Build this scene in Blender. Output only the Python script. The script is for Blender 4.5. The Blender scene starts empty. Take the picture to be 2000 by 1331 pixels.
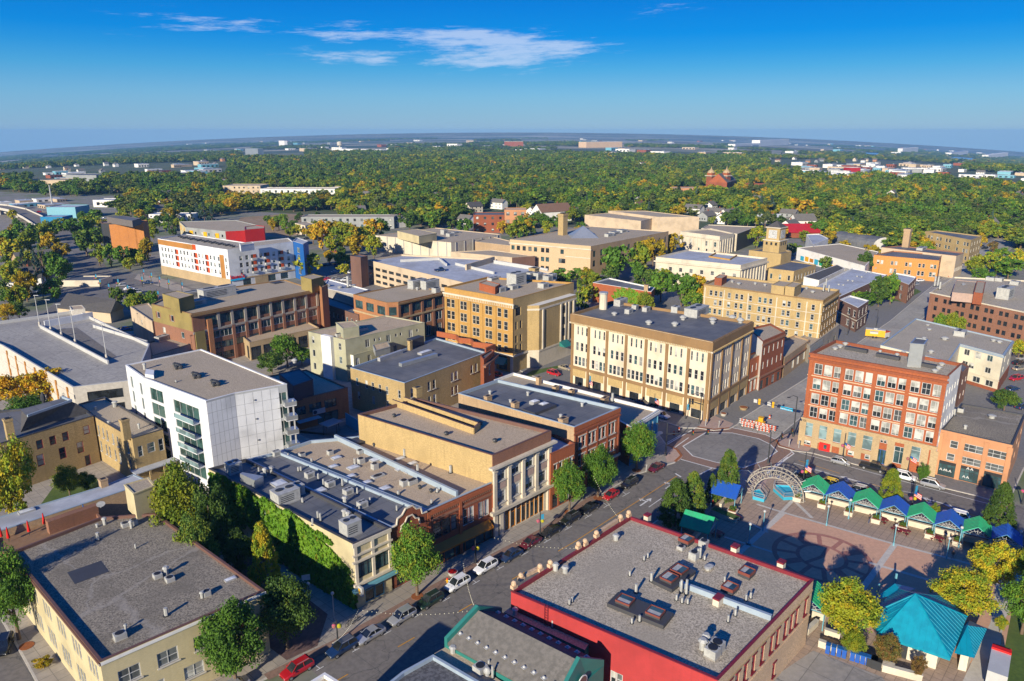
import bpy, bmesh, math, random
import numpy as np
from mathutils import Vector
R = random.Random(11)
NR = np.random.RandomState(5)
S = bpy.context.scene
COL = S.collection
# ---------------------------------------------------------------- camera
F = 1450.0; CX = 1000.0; CY = 665.5; HC = 72.0
PITCH = math.atan((CY - 257.0) / F)
cam = bpy.data.objects.new('camera', bpy.data.cameras.new('camera'))
COL.objects.link(cam); S.camera = cam
cam.location = (0, 0, HC); cam.rotation_euler = (math.pi / 2 - PITCH, 0, 0)
cam.data.sensor_width = 36; cam.data.lens = 36 * F / 2000; cam.data.clip_start = 1; cam.data.clip_end = 90000
# ---------------------------------------------------------------- light
SUN_AZ = 28.0; SUN_EL = 20.0     # shadows fall towards this azimuth, right of the view axis
sd = Vector((-math.sin(math.radians(SUN_AZ)) * math.cos(math.radians(SUN_EL)), -math.cos(math.radians(SUN_AZ)) * math.cos(math.radians(SUN_EL)), math.sin(math.radians(SUN_EL))))
sun = bpy.data.objects.new('sun', bpy.data.lights.new('sun', 'SUN')); COL.objects.link(sun)
sun.data.energy = 5.0; sun.data.angle = math.radians(0.6); sun.data.color = (1.0, 0.90, 0.71)
sun.rotation_euler = (-sd).to_track_quat('-Z', 'Y').to_euler()
S.view_settings.view_transform = 'Standard'; S.view_settings.look = 'None'; S.view_settings.gamma = 1
S.view_settings.use_curve_mapping = False; S.view_settings.exposure = 0.64
S.cycles.max_bounces = 5; S.cycles.diffuse_bounces = 3; S.cycles.glossy_bounces = 2; S.cycles.transparent_max_bounces = 8
S.cycles.volume_bounces = 0; S.cycles.sample_clamp_indirect = 4
try: S.cycles.use_denoising = True
except Exception: pass
world = bpy.data.worlds.new('World'); S.world = world; world.use_nodes = True
nt = world.node_tree; N = nt.nodes; L = nt.links
for n in list(N): N.remove(n)
def mk(nt, t, **k):
    n = nt.nodes.new(t)
    for a, v in k.items(): setattr(n, a, v)
    return n
def math_(nt, op, a, b=None, c=None):
    n = mk(nt, 'ShaderNodeMath', operation=op)
    for i, v in enumerate((a, b, c)):
        if v is None: continue
        if isinstance(v, (int, float)): n.inputs[i].default_value = v
        else: nt.links.new(v, n.inputs[i])
    return n.outputs[0]
def mixc(nt, f, a, b):
    n = mk(nt, 'ShaderNodeMix', data_type='RGBA')
    for s, v in ((n.inputs[0], f), (n.inputs[6], a), (n.inputs[7], b)):
        if isinstance(v, (int, float)): s.default_value = v
        elif isinstance(v, tuple): s.default_value = (v[0], v[1], v[2], 1)
        else: nt.links.new(v, s)
    return n.outputs[2]
def noise(nt, vec, scale, detail=3, rough=0.55):
    n = mk(nt, 'ShaderNodeTexNoise'); n.inputs['Scale'].default_value = scale
    n.inputs['Detail'].default_value = detail; n.inputs['Roughness'].default_value = rough
    if vec is not None: nt.links.new(vec, n.inputs['Vector'])
    return n.outputs['Fac']
def ramp(nt, f, a, b, smooth=True):
    n = mk(nt, 'ShaderNodeMapRange', interpolation_type='SMOOTHSTEP' if smooth else 'LINEAR')
    nt.links.new(f, n.inputs[0]); n.inputs[1].default_value = a; n.inputs[2].default_value = b
    return n.outputs[0]
sky = mk(nt, 'ShaderNodeTexSky', sky_type='NISHITA'); sky.sun_disc = False
sky.sun_elevation = math.radians(SUN_EL); sky.sun_rotation = math.radians(180 + SUN_AZ)
sky.altitude = 300; sky.air_density = 1.0; sky.dust_density = 0.3; sky.ozone_density = 4.0
hs = mk(nt, 'ShaderNodeHueSaturation'); hs.inputs['Saturation'].default_value = 1.95; hs.inputs['Value'].default_value = .88; hs.inputs['Hue'].default_value = .512
L.new(sky.outputs[0], hs.inputs['Color'])
tc = mk(nt, 'ShaderNodeTexCoord'); sp = mk(nt, 'ShaderNodeSeparateXYZ'); L.new(tc.outputs['Generated'], sp.inputs[0])
az = math_(nt, 'ARCTAN2', sp.outputs[0], sp.outputs[1]); el = sp.outputs[2]
# broad paling of the air towards the horizon, the same all round
gr = mk(nt, 'ShaderNodeValToRGB'); L.new(math_(nt, 'MULTIPLY', math_(nt, 'MAXIMUM', el, 0.0), 4.0), gr.inputs[0])
for i, (p, c) in enumerate(((0.0, (.21, .41, .69)), (.16, (.15, .40, .70)), (.30, (.062, .35, .71)), (.46, (.008, .24, .73)), (.72, (.003, .14, .62)), (1.0, (.003, .10, .50)))):
    e_ = gr.color_ramp.elements[i] if i < 2 else gr.color_ramp.elements.new(p)
    e_.position = p; e_.color = (*c, 1)
gs = mk(nt, 'ShaderNodeVectorMath', operation='SCALE'); L.new(gr.outputs[0], gs.inputs[0]); gs.inputs[3].default_value = 9.0
skc = mixc(nt, 0.78, hs.outputs[0], gs.outputs[0])
# thin cirrus at its real bearings and heights
cv = mk(nt, 'ShaderNodeCombineXYZ'); L.new(math_(nt, 'MULTIPLY', az, 11.0), cv.inputs[0])
L.new(math_(nt, 'ADD', math_(nt, 'MULTIPLY', el, 75.0), math_(nt, 'MULTIPLY', az, -3.0)), cv.inputs[1])
wn = noise(nt, cv.outputs[0], 1.5, 9, 0.70)
def skydir(px, py):
    a = (px - CX) / F; b = (py - CY) / F
    x = a; y = math.cos(PITCH) - b * math.sin(PITCH); z = -math.sin(PITCH) - b * math.cos(PITCH)
    return math.atan2(x, y), z / math.sqrt(x * x + y * y + z * z)
tot = None
for (px, py, sx, sy, w) in ((385, 40, 110, 13, 1.0), (255, 72, 50, 7, .6), (680, 42, 50, 9, .6), (800, 70, 200, 15, 1.2), (930, 66, 50, 14, .7), (990, 100, 150, 26, 1.25), (950, 122, 100, 17, 1.0), (1110, 95, 80, 12, 1.0), (640, 112, 80, 14, 1.1), (735, 117, 42, 11, 1.1), (560, 62, 160, 5, .6), (1320, 18, 60, 14, 1.0), (1000, 82, 50, 10, .7)):
    a0, e0 = skydir(px, py)
    u = math_(nt, 'POWER', math_(nt, 'ABSOLUTE', math_(nt, 'MULTIPLY', math_(nt, 'SUBTRACT', az, a0), F / sx)), 2.0)
    v = math_(nt, 'POWER', math_(nt, 'ABSOLUTE', math_(nt, 'MULTIPLY', math_(nt, 'SUBTRACT', el, e0), F / sy)), 2.0)
    g = math_(nt, 'MULTIPLY', math_(nt, 'EXPONENT', math_(nt, 'MULTIPLY', math_(nt, 'ADD', u, v), -1.0)), w)
    tot = g if tot is None else math_(nt, 'ADD', tot, g)
cm = ramp(nt, math_(nt, 'ADD', math_(nt, 'MULTIPLY', tot, 0.62), math_(nt, 'MULTIPLY', math_(nt, 'SUBTRACT', wn, 0.5), 3.0)), 0.30, 1.25)
cm = math_(nt, 'MULTIPLY', cm, math_(nt, 'MINIMUM', math_(nt, 'MULTIPLY', tot, 1.6), 0.62))
skc = mixc(nt, cm, skc, (5.2, 6.2, 8.0))
bg = mk(nt, 'ShaderNodeBackground'); L.new(skc, bg.inputs[0]); bg.inputs[1].default_value = 0.076
wo = mk(nt, 'ShaderNodeOutputWorld'); L.new(bg.outputs[0], wo.inputs[0])
# ---------------------------------------------------------------- terrain and rays
def gz(x, y):
    """height of the ground: level in town, falling away gently to both sides far out on the plain"""
    d = math.hypot(x, y)
    if d < 700 or y <= 0: return 0.0
    t = min(1.0, (d - 700) / 3300.0); t = t * t * (3 - 2 * t)
    a = x / y
    return -0.0218 * y * min(a * a / 0.4, 1.5) * t
def U(px, py, z=0.0):
    """world point at height z above the ground on the sight line of a place measured in the photograph"""
    a = (px - CX) / F; b = (py - CY) / F
    dx = a; dy = math.cos(PITCH) - b * math.sin(PITCH); dz = -math.sin(PITCH) - b * math.cos(PITCH)
    zz = z
    for _ in range(12):
        t = min((zz - HC) / dz if dz < -1e-4 else 6e4, 6e4)
        x, y = dx * t, dy * t
        g = gz(x, y)
        if abs(g + z - zz) < .01: break
        zz = 0.5 * zz + 0.5 * (g + z)
    return x, y
def PJ(x, y, z):
    d = y * math.cos(PITCH) - (z - HC) * math.sin(PITCH); v = -(z - HC) * math.cos(PITCH) - y * math.sin(PITCH)
    return CX + F * x / d, CY + F * v / d
def HT(px, yb, yt):
    x, y = U(px, yb); g = gz(x, y); lo, hi = -5, 90
    for _ in range(40):
        m = (lo + hi) / 2
        if PJ(x, y, g + m)[1] > yt: lo = m
        else: hi = m
    return lo
# ---------------------------------------------------------------- materials
MAT = {}
def newmat(name):
    m = bpy.data.materials.new(name); m.use_nodes = True
    MAT[name] = m; return m, m.node_tree, m.node_tree.nodes['Principled BSDF']
def sat(c, k=1.12):
    g = .3 * c[0] + .6 * c[1] + .1 * c[2]; return tuple(max(.003, g + (x - g) * k) for x in c)
def M(name, c, c2=None, sc=1.0, rough=.85, det=4, stretch=None, bump=0, metal=0, spec=None, big=None, bigs=.06, lo=.35, hi=.65, streak=0):
    """colour c broken up by noise towards c2, with an optional large-scale stain colour"""
    if name in MAT: return MAT[name]
    m, t, b = newmat(name)
    b.inputs['Roughness'].default_value = rough; b.inputs['Metallic'].default_value = metal
    if spec is not None: b.inputs['Specular IOR Level'].default_value = spec
    if c2 is None: c2 = tuple(x * .8 for x in c)
    c, c2 = sat(c), sat(c2); big = sat(big) if big else None
    g = mk(t, 'ShaderNodeNewGeometry'); vec = g.outputs['Position']
    if stretch:
        mp = mk(t, 'ShaderNodeMapping'); mp.inputs['Scale'].default_value = stretch; t.links.new(vec, mp.inputs[0]); v2 = mp.outputs[0]
    else: v2 = vec
    n = noise(t, v2, sc, det, .65)
    col = mixc(t, ramp(t, n, lo, hi), c, c2)
    bn = noise(t, vec, bigs, 3, .6)
    bc = big if big else tuple(x * .78 for x in c)
    col = mixc(t, math_(t, 'MULTIPLY', ramp(t, bn, .42, .72), .75 if big else .5), col, bc)
    if streak:
        mp = mk(t, 'ShaderNodeMapping'); mp.inputs['Scale'].default_value = (1.3, 1.3, .12); t.links.new(vec, mp.inputs[0])
        col = mixc(t, math_(t, 'MULTIPLY', ramp(t, noise(t, mp.outputs[0], 1.2, 4, .6), .5, .8), streak), col, tuple(x * .45 for x in c))
    t.links.new(col, b.inputs['Base Color'])
    if bump:
        bu = mk(t, 'ShaderNodeBump'); bu.inputs['Strength'].default_value = bump; bu.inputs['Distance'].default_value = .05
        t.links.new(n, bu.inputs['Height']); t.links.new(bu.outputs[0], b.inputs['Normal'])
    return m
def brick(name, c, k=.70, streak=.5): return M(name, c, tuple(x * k for x in c), 2.6, .9, 5, (1, 1, 3.2), .25, big=tuple(x * .66 for x in c), bigs=.16, streak=streak)
def gravel(name, c, c2, big, bigs=.09): return M(name, c, c2, 4.6, .95, 5, None, .6, big=big, bigs=bigs, lo=.36, hi=.66)
def flat(name, c, rough=.6, metal=0): return M(name, c, tuple(x * .9 for x in c), .8, rough, 2, metal=metal)
yb = brick('yellow_brick', (.45, .33, .165)); yb2 = brick('old_yellow_brick', (.42, .31, .16), .6, .6); ybs = brick('buff_paint', (.50, .43, .27), .9, .2)
gold = brick('golden_brick', (.44, .26, .09)); tanb = brick('tan_brick', (.42, .30, .19)); redb = brick('red_brick', (.26, .082, .042)); redb2 = brick('orange_red_brick', (.34, .105, .048))
brownb = brick('brown_brick', (.26, .13, .085)); darkb = brick('dark_brown_brick', (.16, .09, .07)); orb = brick('orange_brick', (.36, .17, .085)); orp = brick('salmon_stucco', (.46, .235, .13), .93, .2)
cream = brick('cream_stucco', (.66, .56, .43), .95, .12); creamst = brick('cream_stone', (.58, .52, .42), .85, .3); tanst = brick('tan_stone', (.44, .33, .20), .7, .4)
pinkst = brick('rough_pink_stone', (.64, .46, .31), .6, .4); olive = brick('olive_siding', (.24, .19, .075), .95, .1); sage = brick('sage_siding', (.36, .35, .25), .93, .12); white = brick('white_panel', (.60, .61, .63), .97, .08)
whitew = brick('white_plaster', (.74, .72, .68), .92, .15); rustp = brick('rust_panel', (.36, .17, .05), .85, .1); beige = brick('beige_block', (.50, .40, .29), .9, .2); greyst = brick('grey_stone', (.34, .31, .27), .8, .3)
brownt = brick('brown_trim', (.24, .15, .075), .9, .15); blockw = brick('pale_wall', (.60, .55, .44), .92, .3); greysd = brick('grey_siding', (.28, .29, .29), .9, .15); redpaint = brick('red_paint', (.36, .045, .045), .88, .3)
maroon = flat('maroon_trim', (.17, .02, .03), .5); tealp = flat('teal_paint', (.03, .16, .14), .55); bluep = brick('blue_paint', (.03, .19, .36), .85, .2); navy = flat('navy_panel', (.018, .024, .05), .6)
bluep2 = flat('strong_blue_panel', (.015, .09, .30), .6); redp2 = flat('deep_red_panel', (.34, .02, .02), .6); redor = flat('orange_red_panel', (.46, .075, .02), .6)
g_tan = gravel('tan_gravel', (.48, .385, .275), (.32, .25, .175), (.36, .28, .20)); g_grey = gravel('grey_gravel', (.50, .44, .35), (.18, .158, .125), (.30, .265, .21))
g_dark = gravel('dark_gravel', (.31, .272, .215), (.09, .08, .066), (.13, .115, .092), .11); g_brown = gravel('brown_gravel', (.45, .375, .28), (.24, .20, .15), (.31, .26, .19))
memb = M('dark_membrane', (.125, .13, .14), (.095, .10, .11), .35, .7, 4, big=(.19, .185, .18), bigs=.07); membl = M('pale_membrane', (.42, .44, .48), (.34, .36, .40), .5, .7, 3, big=(.28, .28, .29), bigs=.09)
conc = M('concrete', (.38, .36, .32), (.29, .275, .25), .9, .9, 4, big=(.25, .235, .215), bigs=.07); concl = M('pale_concrete', (.50, .47, .42), (.42, .39, .35), 1.3, .9, 4, streak=.25)
asph = M('asphalt', (.175, .158, .142), (.13, .118, .107), 1.2, .9, 5, (1, 1, 1), big=(.21, .195, .18), bigs=.05); asphl = M('worn_asphalt', (.30, .28, .26), (.22, .208, .195), .9, .9, 5, big=(.35, .33, .30), bigs=.06)
walk = M('sidewalk', (.36, .325, .28), (.30, .27, .235), .8, .9, 4, big=(.26, .23, .20), bigs=.08); walkd = M('dark_paving', (.19, .182, .175), (.15, .145, .14), 1.5, .85, 3); pavebr = M('brown_paving_bricks', (.24, .155, .12), (.18, .12, .095), 2.2, .9, 4)
plzo = M('orange_plaza_bricks', (.54, .33, .23), (.46, .28, .195), 1.6, .9, 4, big=(.44, .28, .20), bigs=.12); plzb = M('brown_plaza_bricks', (.38, .285, .22), (.31, .235, .18), 1.6, .9, 4, big=(.28, .215, .17)); plzr = M('dark_red_plaza_bricks', (.34, .165, .13), (.28, .13, .105), 1.6, .9, 4)
pinkc = M('pink_concrete', (.40, .29, .24), (.34, .25, .21), 1.2, .9, 3); rustk = flat('rusty_tactile', (.28, .10, .035), .8); linew = flat('white_road_paint', (.62, .62, .60), .7); liney = flat('yellow_road_paint', (.55, .27, .02), .7); liney.node_tree
grass = M('grass', (.07, .115, .022), (.045, .08, .015), 1.4, .95, 4, big=(.10, .12, .03), bigs=.1); dirt = M('bare_dirt', (.30, .21, .135), (.23, .16, .10), .25, .95, 5, big=(.20, .15, .09), bigs=.03)
met = flat('grey_metal', (.42, .42, .42), .45, .3); metw = flat('white_metal', (.47, .47, .46), .5); metd = flat('dark_metal', (.03, .032, .036), .5); metb = flat('galvanised_metal', (.45, .47, .48), .35, .6); black = flat('black', (.015, .015, .017), .6)
ltblue = flat('light_blue_metal', (.16, .36, .44), .5); cyan = flat('cyan_pool_paint', (.06, .34, .48), .5); signc = flat('cyan_sign', (.02, .45, .75), .5); yel = flat('signal_yellow', (.65, .36, .01), .5); orange = flat('orange_wood', (.42, .17, .03), .6); redm = flat('bright_red', (.55, .025, .02), .5)
shg = M('green_canopy', (.04, .36, .16), (.05, .28, .14), 1.1, .6, 4); shb = M('blue_canopy', (.012, .07, .36), (.02, .075, .27), 1.1, .6, 4); tealr = M('teal_metal_roof', (.01, .24, .33), (.014, .19, .27), .6, .4, 3); cap = flat('blue_grey_flashing', (.30, .36, .42), .4); capd = flat('dark_flashing', (.05, .05, .055), .6); juncm = M('junction_asphalt', (.215, .203, .19), (.16, .152, .142), .9, .9, 5, big=(.26, .245, .225), bigs=.07); capw = flat('white_coping', (.68, .67, .64), .6); capr = flat('brown_coping', (.13, .07, .055), .6)
shing = M('grey_shingles', (.16, .148, .135), (.10, .094, .086), 1.6, .95, 4, (1, 1, 1)); shingd = M('dark_and_shaded_shingles', (.075, .07, .07), (.05, .048, .048), 1.6, .95, 4); shred = flat('red_metal_roof', (.34, .025, .03), .5)
def glassm(name, c, r=.08, sp=.8):
    m, t, b = newmat(name); g = mk(t, 'ShaderNodeNewGeometry')
    n = noise(t, g.outputs['Position'], .35, 2)
    t.links.new(mixc(t, ramp(t, n, .4, .6), c, tuple(x * .45 for x in c)), b.inputs['Base Color'])
    b.inputs['Roughness'].default_value = r; b.inputs['Specular IOR Level'].default_value = sp; return m
gl_d = glassm('dark_glass', (.03, .035, .04)); gl_b = glassm('blue_green_glass', (.05, .10, .11)); gl_t = glassm('teal_glass', (.045, .095, .085)); gl_s = glassm('blinds_glass', (.50, .50, .46), .3, .5); gl_g = glassm('grey_glass', (.13, .14, .14), .12); gl_p = glassm('pale_blue_glass', (.20, .30, .32), .2, .6)
# ---------------------------------------------------------------- mesh helpers
class MB:
    def __init__(s): s.v = []; s.f = []; s.m = []; s.mats = []
    def mi(s, m):
        if m not in s.mats: s.mats.append(m)
        return s.mats.index(m)
    def face(s, pts, m):
        i = len(s.v); s.v += [tuple(p) for p in pts]; s.f.append(tuple(range(i, i + len(pts)))); s.m.append(s.mi(m))
    def box(s, c, d, m, rz=0, top=None):
        """c: centre of the base, d: full sizes; top: a second material for the upper face"""
        x, y, z = c; a, b, h = d[0] / 2, d[1] / 2, d[2]; co, si = math.cos(rz), math.sin(rz)
        P = [(x + u * co - v * si, y + u * si + v * co) for u, v in ((-a, -b), (a, -b), (a, b), (-a, b))]
        s.prism(P, z, z + h, m, top)
    def prism(s, P, z0, z1, m, top=None, bot=True):
        n = len(P)
        for i in range(n):
            p, q = P[i], P[(i + 1) % n]
            s.face([(p[0], p[1], z0), (q[0], q[1], z0), (q[0], q[1], z1), (p[0], p[1], z1)], m)
        s.face([(p[0], p[1], z1) for p in P], top or m)
        if bot: s.face([(p[0], p[1], z0) for p in reversed(P)], m)
    def tube(s, p, q, r, m, n=6, r2=None, caps=True):
        p = Vector(p); q = Vector(q); d = (q - p)
        if d.length < 1e-6: return
        u = d.orthogonal().normalized(); w = d.normalized().cross(u); r2 = r if r2 is None else r2
        A = [p + (u * math.cos(2 * math.pi * k / n) + w * math.sin(2 * math.pi * k / n)) * r for k in range(n)]
        Bq = [q + (u * math.cos(2 * math.pi * k / n) + w * math.sin(2 * math.pi * k / n)) * r2 for k in range(n)]
        for k in range(n): s.face([A[k], A[(k + 1) % n], Bq[(k + 1) % n], Bq[k]], m)
        if caps: s.face(Bq, m); s.face(A[::-1], m)
    def ball(s, c, r, m, n=8, k=5, sz=1):
        P = []
        for i in range(k + 1):
            a = math.pi * i / k
            P.append([(c[0] + r * math.sin(a) * math.cos(2 * math.pi * j / n), c[1] + r * math.sin(a) * math.sin(2 * math.pi * j / n), c[2] - r * sz * math.cos(a)) for j in range(n)])
        for i in range(k):
            for j in range(n): s.face([P[i][j], P[i][(j + 1) % n], P[i + 1][(j + 1) % n], P[i + 1][j]], m)
    def mesh(s, name, off=(0, 0, 0)):
        me = bpy.data.meshes.new(name)
        v = [(a - off[0], b - off[1], c - off[2]) for a, b, c in s.v]
        me.from_pydata(v, [], s.f)
        for m in s.mats: me.materials.append(m)
        if s.m: me.polygons.foreach_set('material_index', s.m)
        me.update(); return me
class T:
    """one thing: an Empty at its base that parents its parts"""
    def __init__(s, name, loc, label, cat, group=None, rz=0):
        s.o = bpy.data.objects.new(name, None); s.o.empty_display_size = .5; COL.objects.link(s.o); s.loc = tuple(loc); s.o.location = loc; s.o.rotation_euler = (0, 0, rz)
        s.o['label'] = label; s.o['category'] = cat
        if group: s.o['group'] = group
    def part(s, name, mb, parent=None, label=None):
        o = bpy.data.objects.new(name, mb.mesh(name, s.loc)); COL.objects.link(o); o.parent = parent or s.o
        if label: o['label'] = label
        return o
    def put(s, name, me, p, rz=0, sc=None, parent=None):
        o = bpy.data.objects.new(name, me); COL.objects.link(o); o.parent = parent or s.o
        o.location = (p[0] - s.loc[0], p[1] - s.loc[1], p[2] - s.loc[2]); o.rotation_euler = (0, 0, rz)
        if sc: o.scale = sc
        return o
def single(name, mb, loc, label, cat, group=None):
    o = bpy.data.objects.new(name, mb.mesh(name, loc)); COL.objects.link(o); o.location = loc
    o['label'] = label; o['category'] = cat
    if group: o['group'] = group
    return o
def setting(name, mb, kind='structure'):
    o = bpy.data.objects.new(name, mb.mesh(name)); COL.objects.link(o); o['kind'] = kind; return o
def inset(P, d):
    n = len(P); out = []
    for i in range(n):
        a = Vector(P[i - 1]); b = Vector(P[i]); c = Vector(P[(i + 1) % n])
        e = (b - a).normalized(); f = (c - b).normalized()
        n1 = Vector((-e.y, e.x)); n2 = Vector((-f.y, f.x)); k = 1 + n1.dot(n2)
        o = (n1 + n2) / max(k, .25); out.append((b.x + o.x * d, b.y + o.y * d))
    return out
# ---------------------------------------------------------------- windows
WC = {}
def win(w, h, st, fr, gl, blind):
    key = (round(w, 2), round(h, 2), st, fr.name, gl.name, blind)
    if key in WC: return WC[key]
    b = MB(); t = min(.11, w * .12)
    b.face([(-w / 2, .16, 0), (w / 2, .16, 0), (w / 2, .16, h), (-w / 2, .16, h)], gl)
    if blind:
        z = h * (.45 if blind == 1 else .1); b.face([(-w / 2 + t, .15, z), (w / 2 - t, .15, z), (w / 2 - t, .15, h), (-w / 2 + t, .15, h)], gl_s)
    def bar(x0, x1, z0, z1, y0=.06, y1=.17): b.box(((x0 + x1) / 2, (y0 + y1) / 2, z0), (x1 - x0, y1 - y0, z1 - z0), fr)
    bar(-w / 2, -w / 2 + t, 0, h); bar(w / 2 - t, w / 2, 0, h); bar(-w / 2 + t, w / 2 - t, 0, t); bar(-w / 2 + t, w / 2 - t, h - t, h)
    s = t * .7
    if 's' in st: bar(-w / 2 + t, w / 2 - t, h / 2 - s / 2, h / 2 + s / 2, .09, .155)
    n = sum(int(c) for c in st if c.isdigit())
    for k in range(1, n): x = -w / 2 + w * k / n; bar(x - s / 2, x + s / 2, t, h - t, .08, .158)
    if 't' in st: bar(-w / 2 + t, w / 2 - t, h * .72 - s / 2, h * .72 + s / 2, .09, .155)
    if 'l' in st: b.box((0, -.06, -.14), (w + .3, .3, .14), concl)
    if 'L' in st: b.box((0, -.06, -.14), (w + .3, .3, .14), concl); b.box((0, -.03, h), (w + .3, .2, .22), concl)
    if 'R' in st: b.box((0, -.04, h), (w + .2, .2, .25), maroon); b.box((0, -.06, -.1), (w + .2, .28, .12), maroon)
    WC[key] = b.mesh('window'); return WC[key]
def us_(us, Ln, w):
    if isinstance(us, int): return [Ln * (i + .5) / us for i in range(us)]
    if us[0] == 'b':      # n bays of k windows with a spacing, between two fractions
        _, n, k, sp, m0, m1 = us; o = []
        for i in range(n):
            c = Ln * (m0 + (m1 - m0) * (i + .5) / n)
            o += [c + (j - (k - 1) / 2) * sp for j in range(k)]
        return o
    return [Ln * u for u in us]
ALLP = []
class Bld:
    def __init__(s, name, label, px, h, wall, roof, par=.6, cop=None, walls={}, fac={}, cat='building', z=0, glass=(gl_d, gl_d, gl_b, gl_g), bl=.3, world=None, group=None, fr=None, over=.05):
        P = [U(a, b, z + h) for a, b in px] if world is None else world
        ar = sum(P[i][0] * P[(i + 1) % len(P)][1] - P[(i + 1) % len(P)][0] * P[i][1] for i in range(len(P)))
        if ar < 0: print('CW polygon!', name, label)
        z0 = gz(*P[0]) + z
        ALLP.append(P); s.P = P; s.h = h; s.z0 = z0; s.top = z0 + h; s.rz = z0 + h - par; s.par = par; n = len(P)
        s.t = T(name, (P[0][0], P[0][1], z0), label, cat, group)
        w = MB(); pend = []
        for e in range(n):
            A, Bp = P[e], P[(e + 1) % n]; Ln = math.dist(A, Bp)
            if Ln < .01: continue
            d = ((Bp[0] - A[0]) / Ln, (Bp[1] - A[1]) / Ln); o = (d[1], -d[0]); wm = walls.get(e, wall)
            rects = []
            for q in fac.get(e, ()):
                a0, a1, us, ww = q[:4]; st = q[4] if len(q) > 4 else 's'; frm = (q[5] if len(q) > 5 else None) or fr or metw; gg = q[6] if len(q) > 6 else None
                ww = -ww * Ln if ww < 0 else ww
                for u in us_(us, Ln, ww):
                    if u - ww / 2 < .05 or u + ww / 2 > Ln - .05: continue
                    rects.append((u - ww / 2, u + ww / 2, a0, a1))
                    g = gg or R.choice(glass); bb = 0
                    if gg is None and R.random() < bl: bb = R.choice((1, 1, 2))
                    pend.append((win(ww, a1 - a0, st, frm, g, bb), (A[0] + d[0] * u, A[1] + d[1] * u, z0 + a0), math.atan2(d[1], d[0]), ww, a1 - a0))
            s.wallface(w, A, d, o, Ln, -.3 if e not in () else 0, h - .12, rects, wm, z0)
        s.wall = s.t.part('wall', w)
        for me, p, rz, ww, hh in pend: s.t.put('window', me, p, rz)
        I = inset(P, .32); r = MB(); r.face([(x, y, s.rz) for x, y in I], roof)
        s.roof = s.t.part('roof', r)
        c = MB(); Oo = inset(P, -over); cm = cop or wall
        for i in range(n):
            j = (i + 1) % n
            c.face([(*Oo[i], s.top - .12), (*Oo[j], s.top - .12), (*Oo[j], s.top), (*Oo[i], s.top)], cm)
            c.face([(*Oo[i], s.top), (*Oo[j], s.top), (*I[j], s.top), (*I[i], s.top)], cm)
            c.face([(*I[j], s.rz), (*I[i], s.rz), (*I[i], s.top), (*I[j], s.top)], cm)
        s.t.part('parapet', c)
    def wallface(s, b, A, d, o, Ln, z0, z1, rects, m, zb):
        uc = sorted({0.0, Ln} | {r[0] for r in rects} | {r[1] for r in rects}); vc = sorted({z0, z1} | {r[2] for r in rects} | {r[3] for r in rects})
        X = lambda u, v, k=0: (A[0] + d[0] * u - o[0] * k, A[1] + d[1] * u - o[1] * k, zb + v)
        for j in range(len(vc) - 1):
            v0, v1 = vc[j], vc[j + 1]; vm = (v0 + v1) / 2; rr = [r for r in rects if r[2] < vm < r[3]]; u = 0.0
            for r in sorted(rr):
                if r[0] > u + 1e-4: b.face([X(u, v0), X(r[0], v0), X(r[0], v1), X(u, v1)], m)
                u = max(u, r[1])
            if Ln > u + 1e-4: b.face([X(u, v0), X(Ln, v0), X(Ln, v1), X(u, v1)], m)
        k = .2
        for a0, a1, v0, v1 in rects:
            b.face([X(a0, v0), X(a0, v0, k), X(a0, v1, k), X(a0, v1)], m); b.face([X(a1, v0, k), X(a1, v0), X(a1, v1), X(a1, v1, k)], m)
            b.face([X(a0, v0), X(a1, v0), X(a1, v0, k), X(a0, v0, k)], m); b.face([X(a0, v1, k), X(a1, v1, k), X(a1, v1), X(a0, v1)], m)
    def pt(s, e, u, out=0, z=0):
        A, Bp = s.P[e], s.P[(e + 1) % len(s.P)]; Ln = math.dist(A, Bp); d = ((Bp[0] - A[0]) / Ln, (Bp[1] - A[1]) / Ln); o = (d[1], -d[0])
        return (A[0] + d[0] * Ln * u + o[0] * out, A[1] + d[1] * Ln * u + o[1] * out, s.z0 + z), math.atan2(d[1], d[0]), Ln
    def band(s, e, z0, z1, dp, m, name='cornice', u0=0, u1=1):
        a, rz, Ln = s.pt(e, u0, 0, z0); c, _, _ = s.pt(e, u1, 0, z0); k = math.dist(a[:2], c[:2])
        mid, _, _ = s.pt(e, (u0 + u1) / 2, dp / 2 + .003, z0); b = MB(); b.box(mid, (k + (dp * 2 + .006 if (u0, u1) == (0, 1) else 0), dp, z1 - z0), m, rz)
        return s.t.part(name, b)
    def pil(s, e, us, w, z0, z1, dp, m, name='pilaster'):
        _, rz, Ln = s.pt(e, 0); me = MB(); me.box((0, -dp / 2 - .004, 0), (w, dp, z1 - z0), m); me = me.mesh(name)
        for u in us_(us, Ln, w):
            p, rz, _ = s.pt(e, u / Ln, 0, z0); s.t.put(name, me, p, rz)
    def dentils(s, e, n, w, z0, z1, dp, m):
        s.pil(e, n, w, z0, z1, dp, m, 'dentil')
    def put(s, name, kind, px, py, sc=(1, 1, 1), rz=None, dz=0):
        x, y = U(px, py, s.rz - gz(*s.P[0])); 
        if rz is None: rz = math.atan2(s.P[1][1] - s.P[0][1], s.P[1][0] - s.P[0][0])
        return s.t.put(name, unit(kind), (x, y, s.rz + dz), rz, sc)
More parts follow.
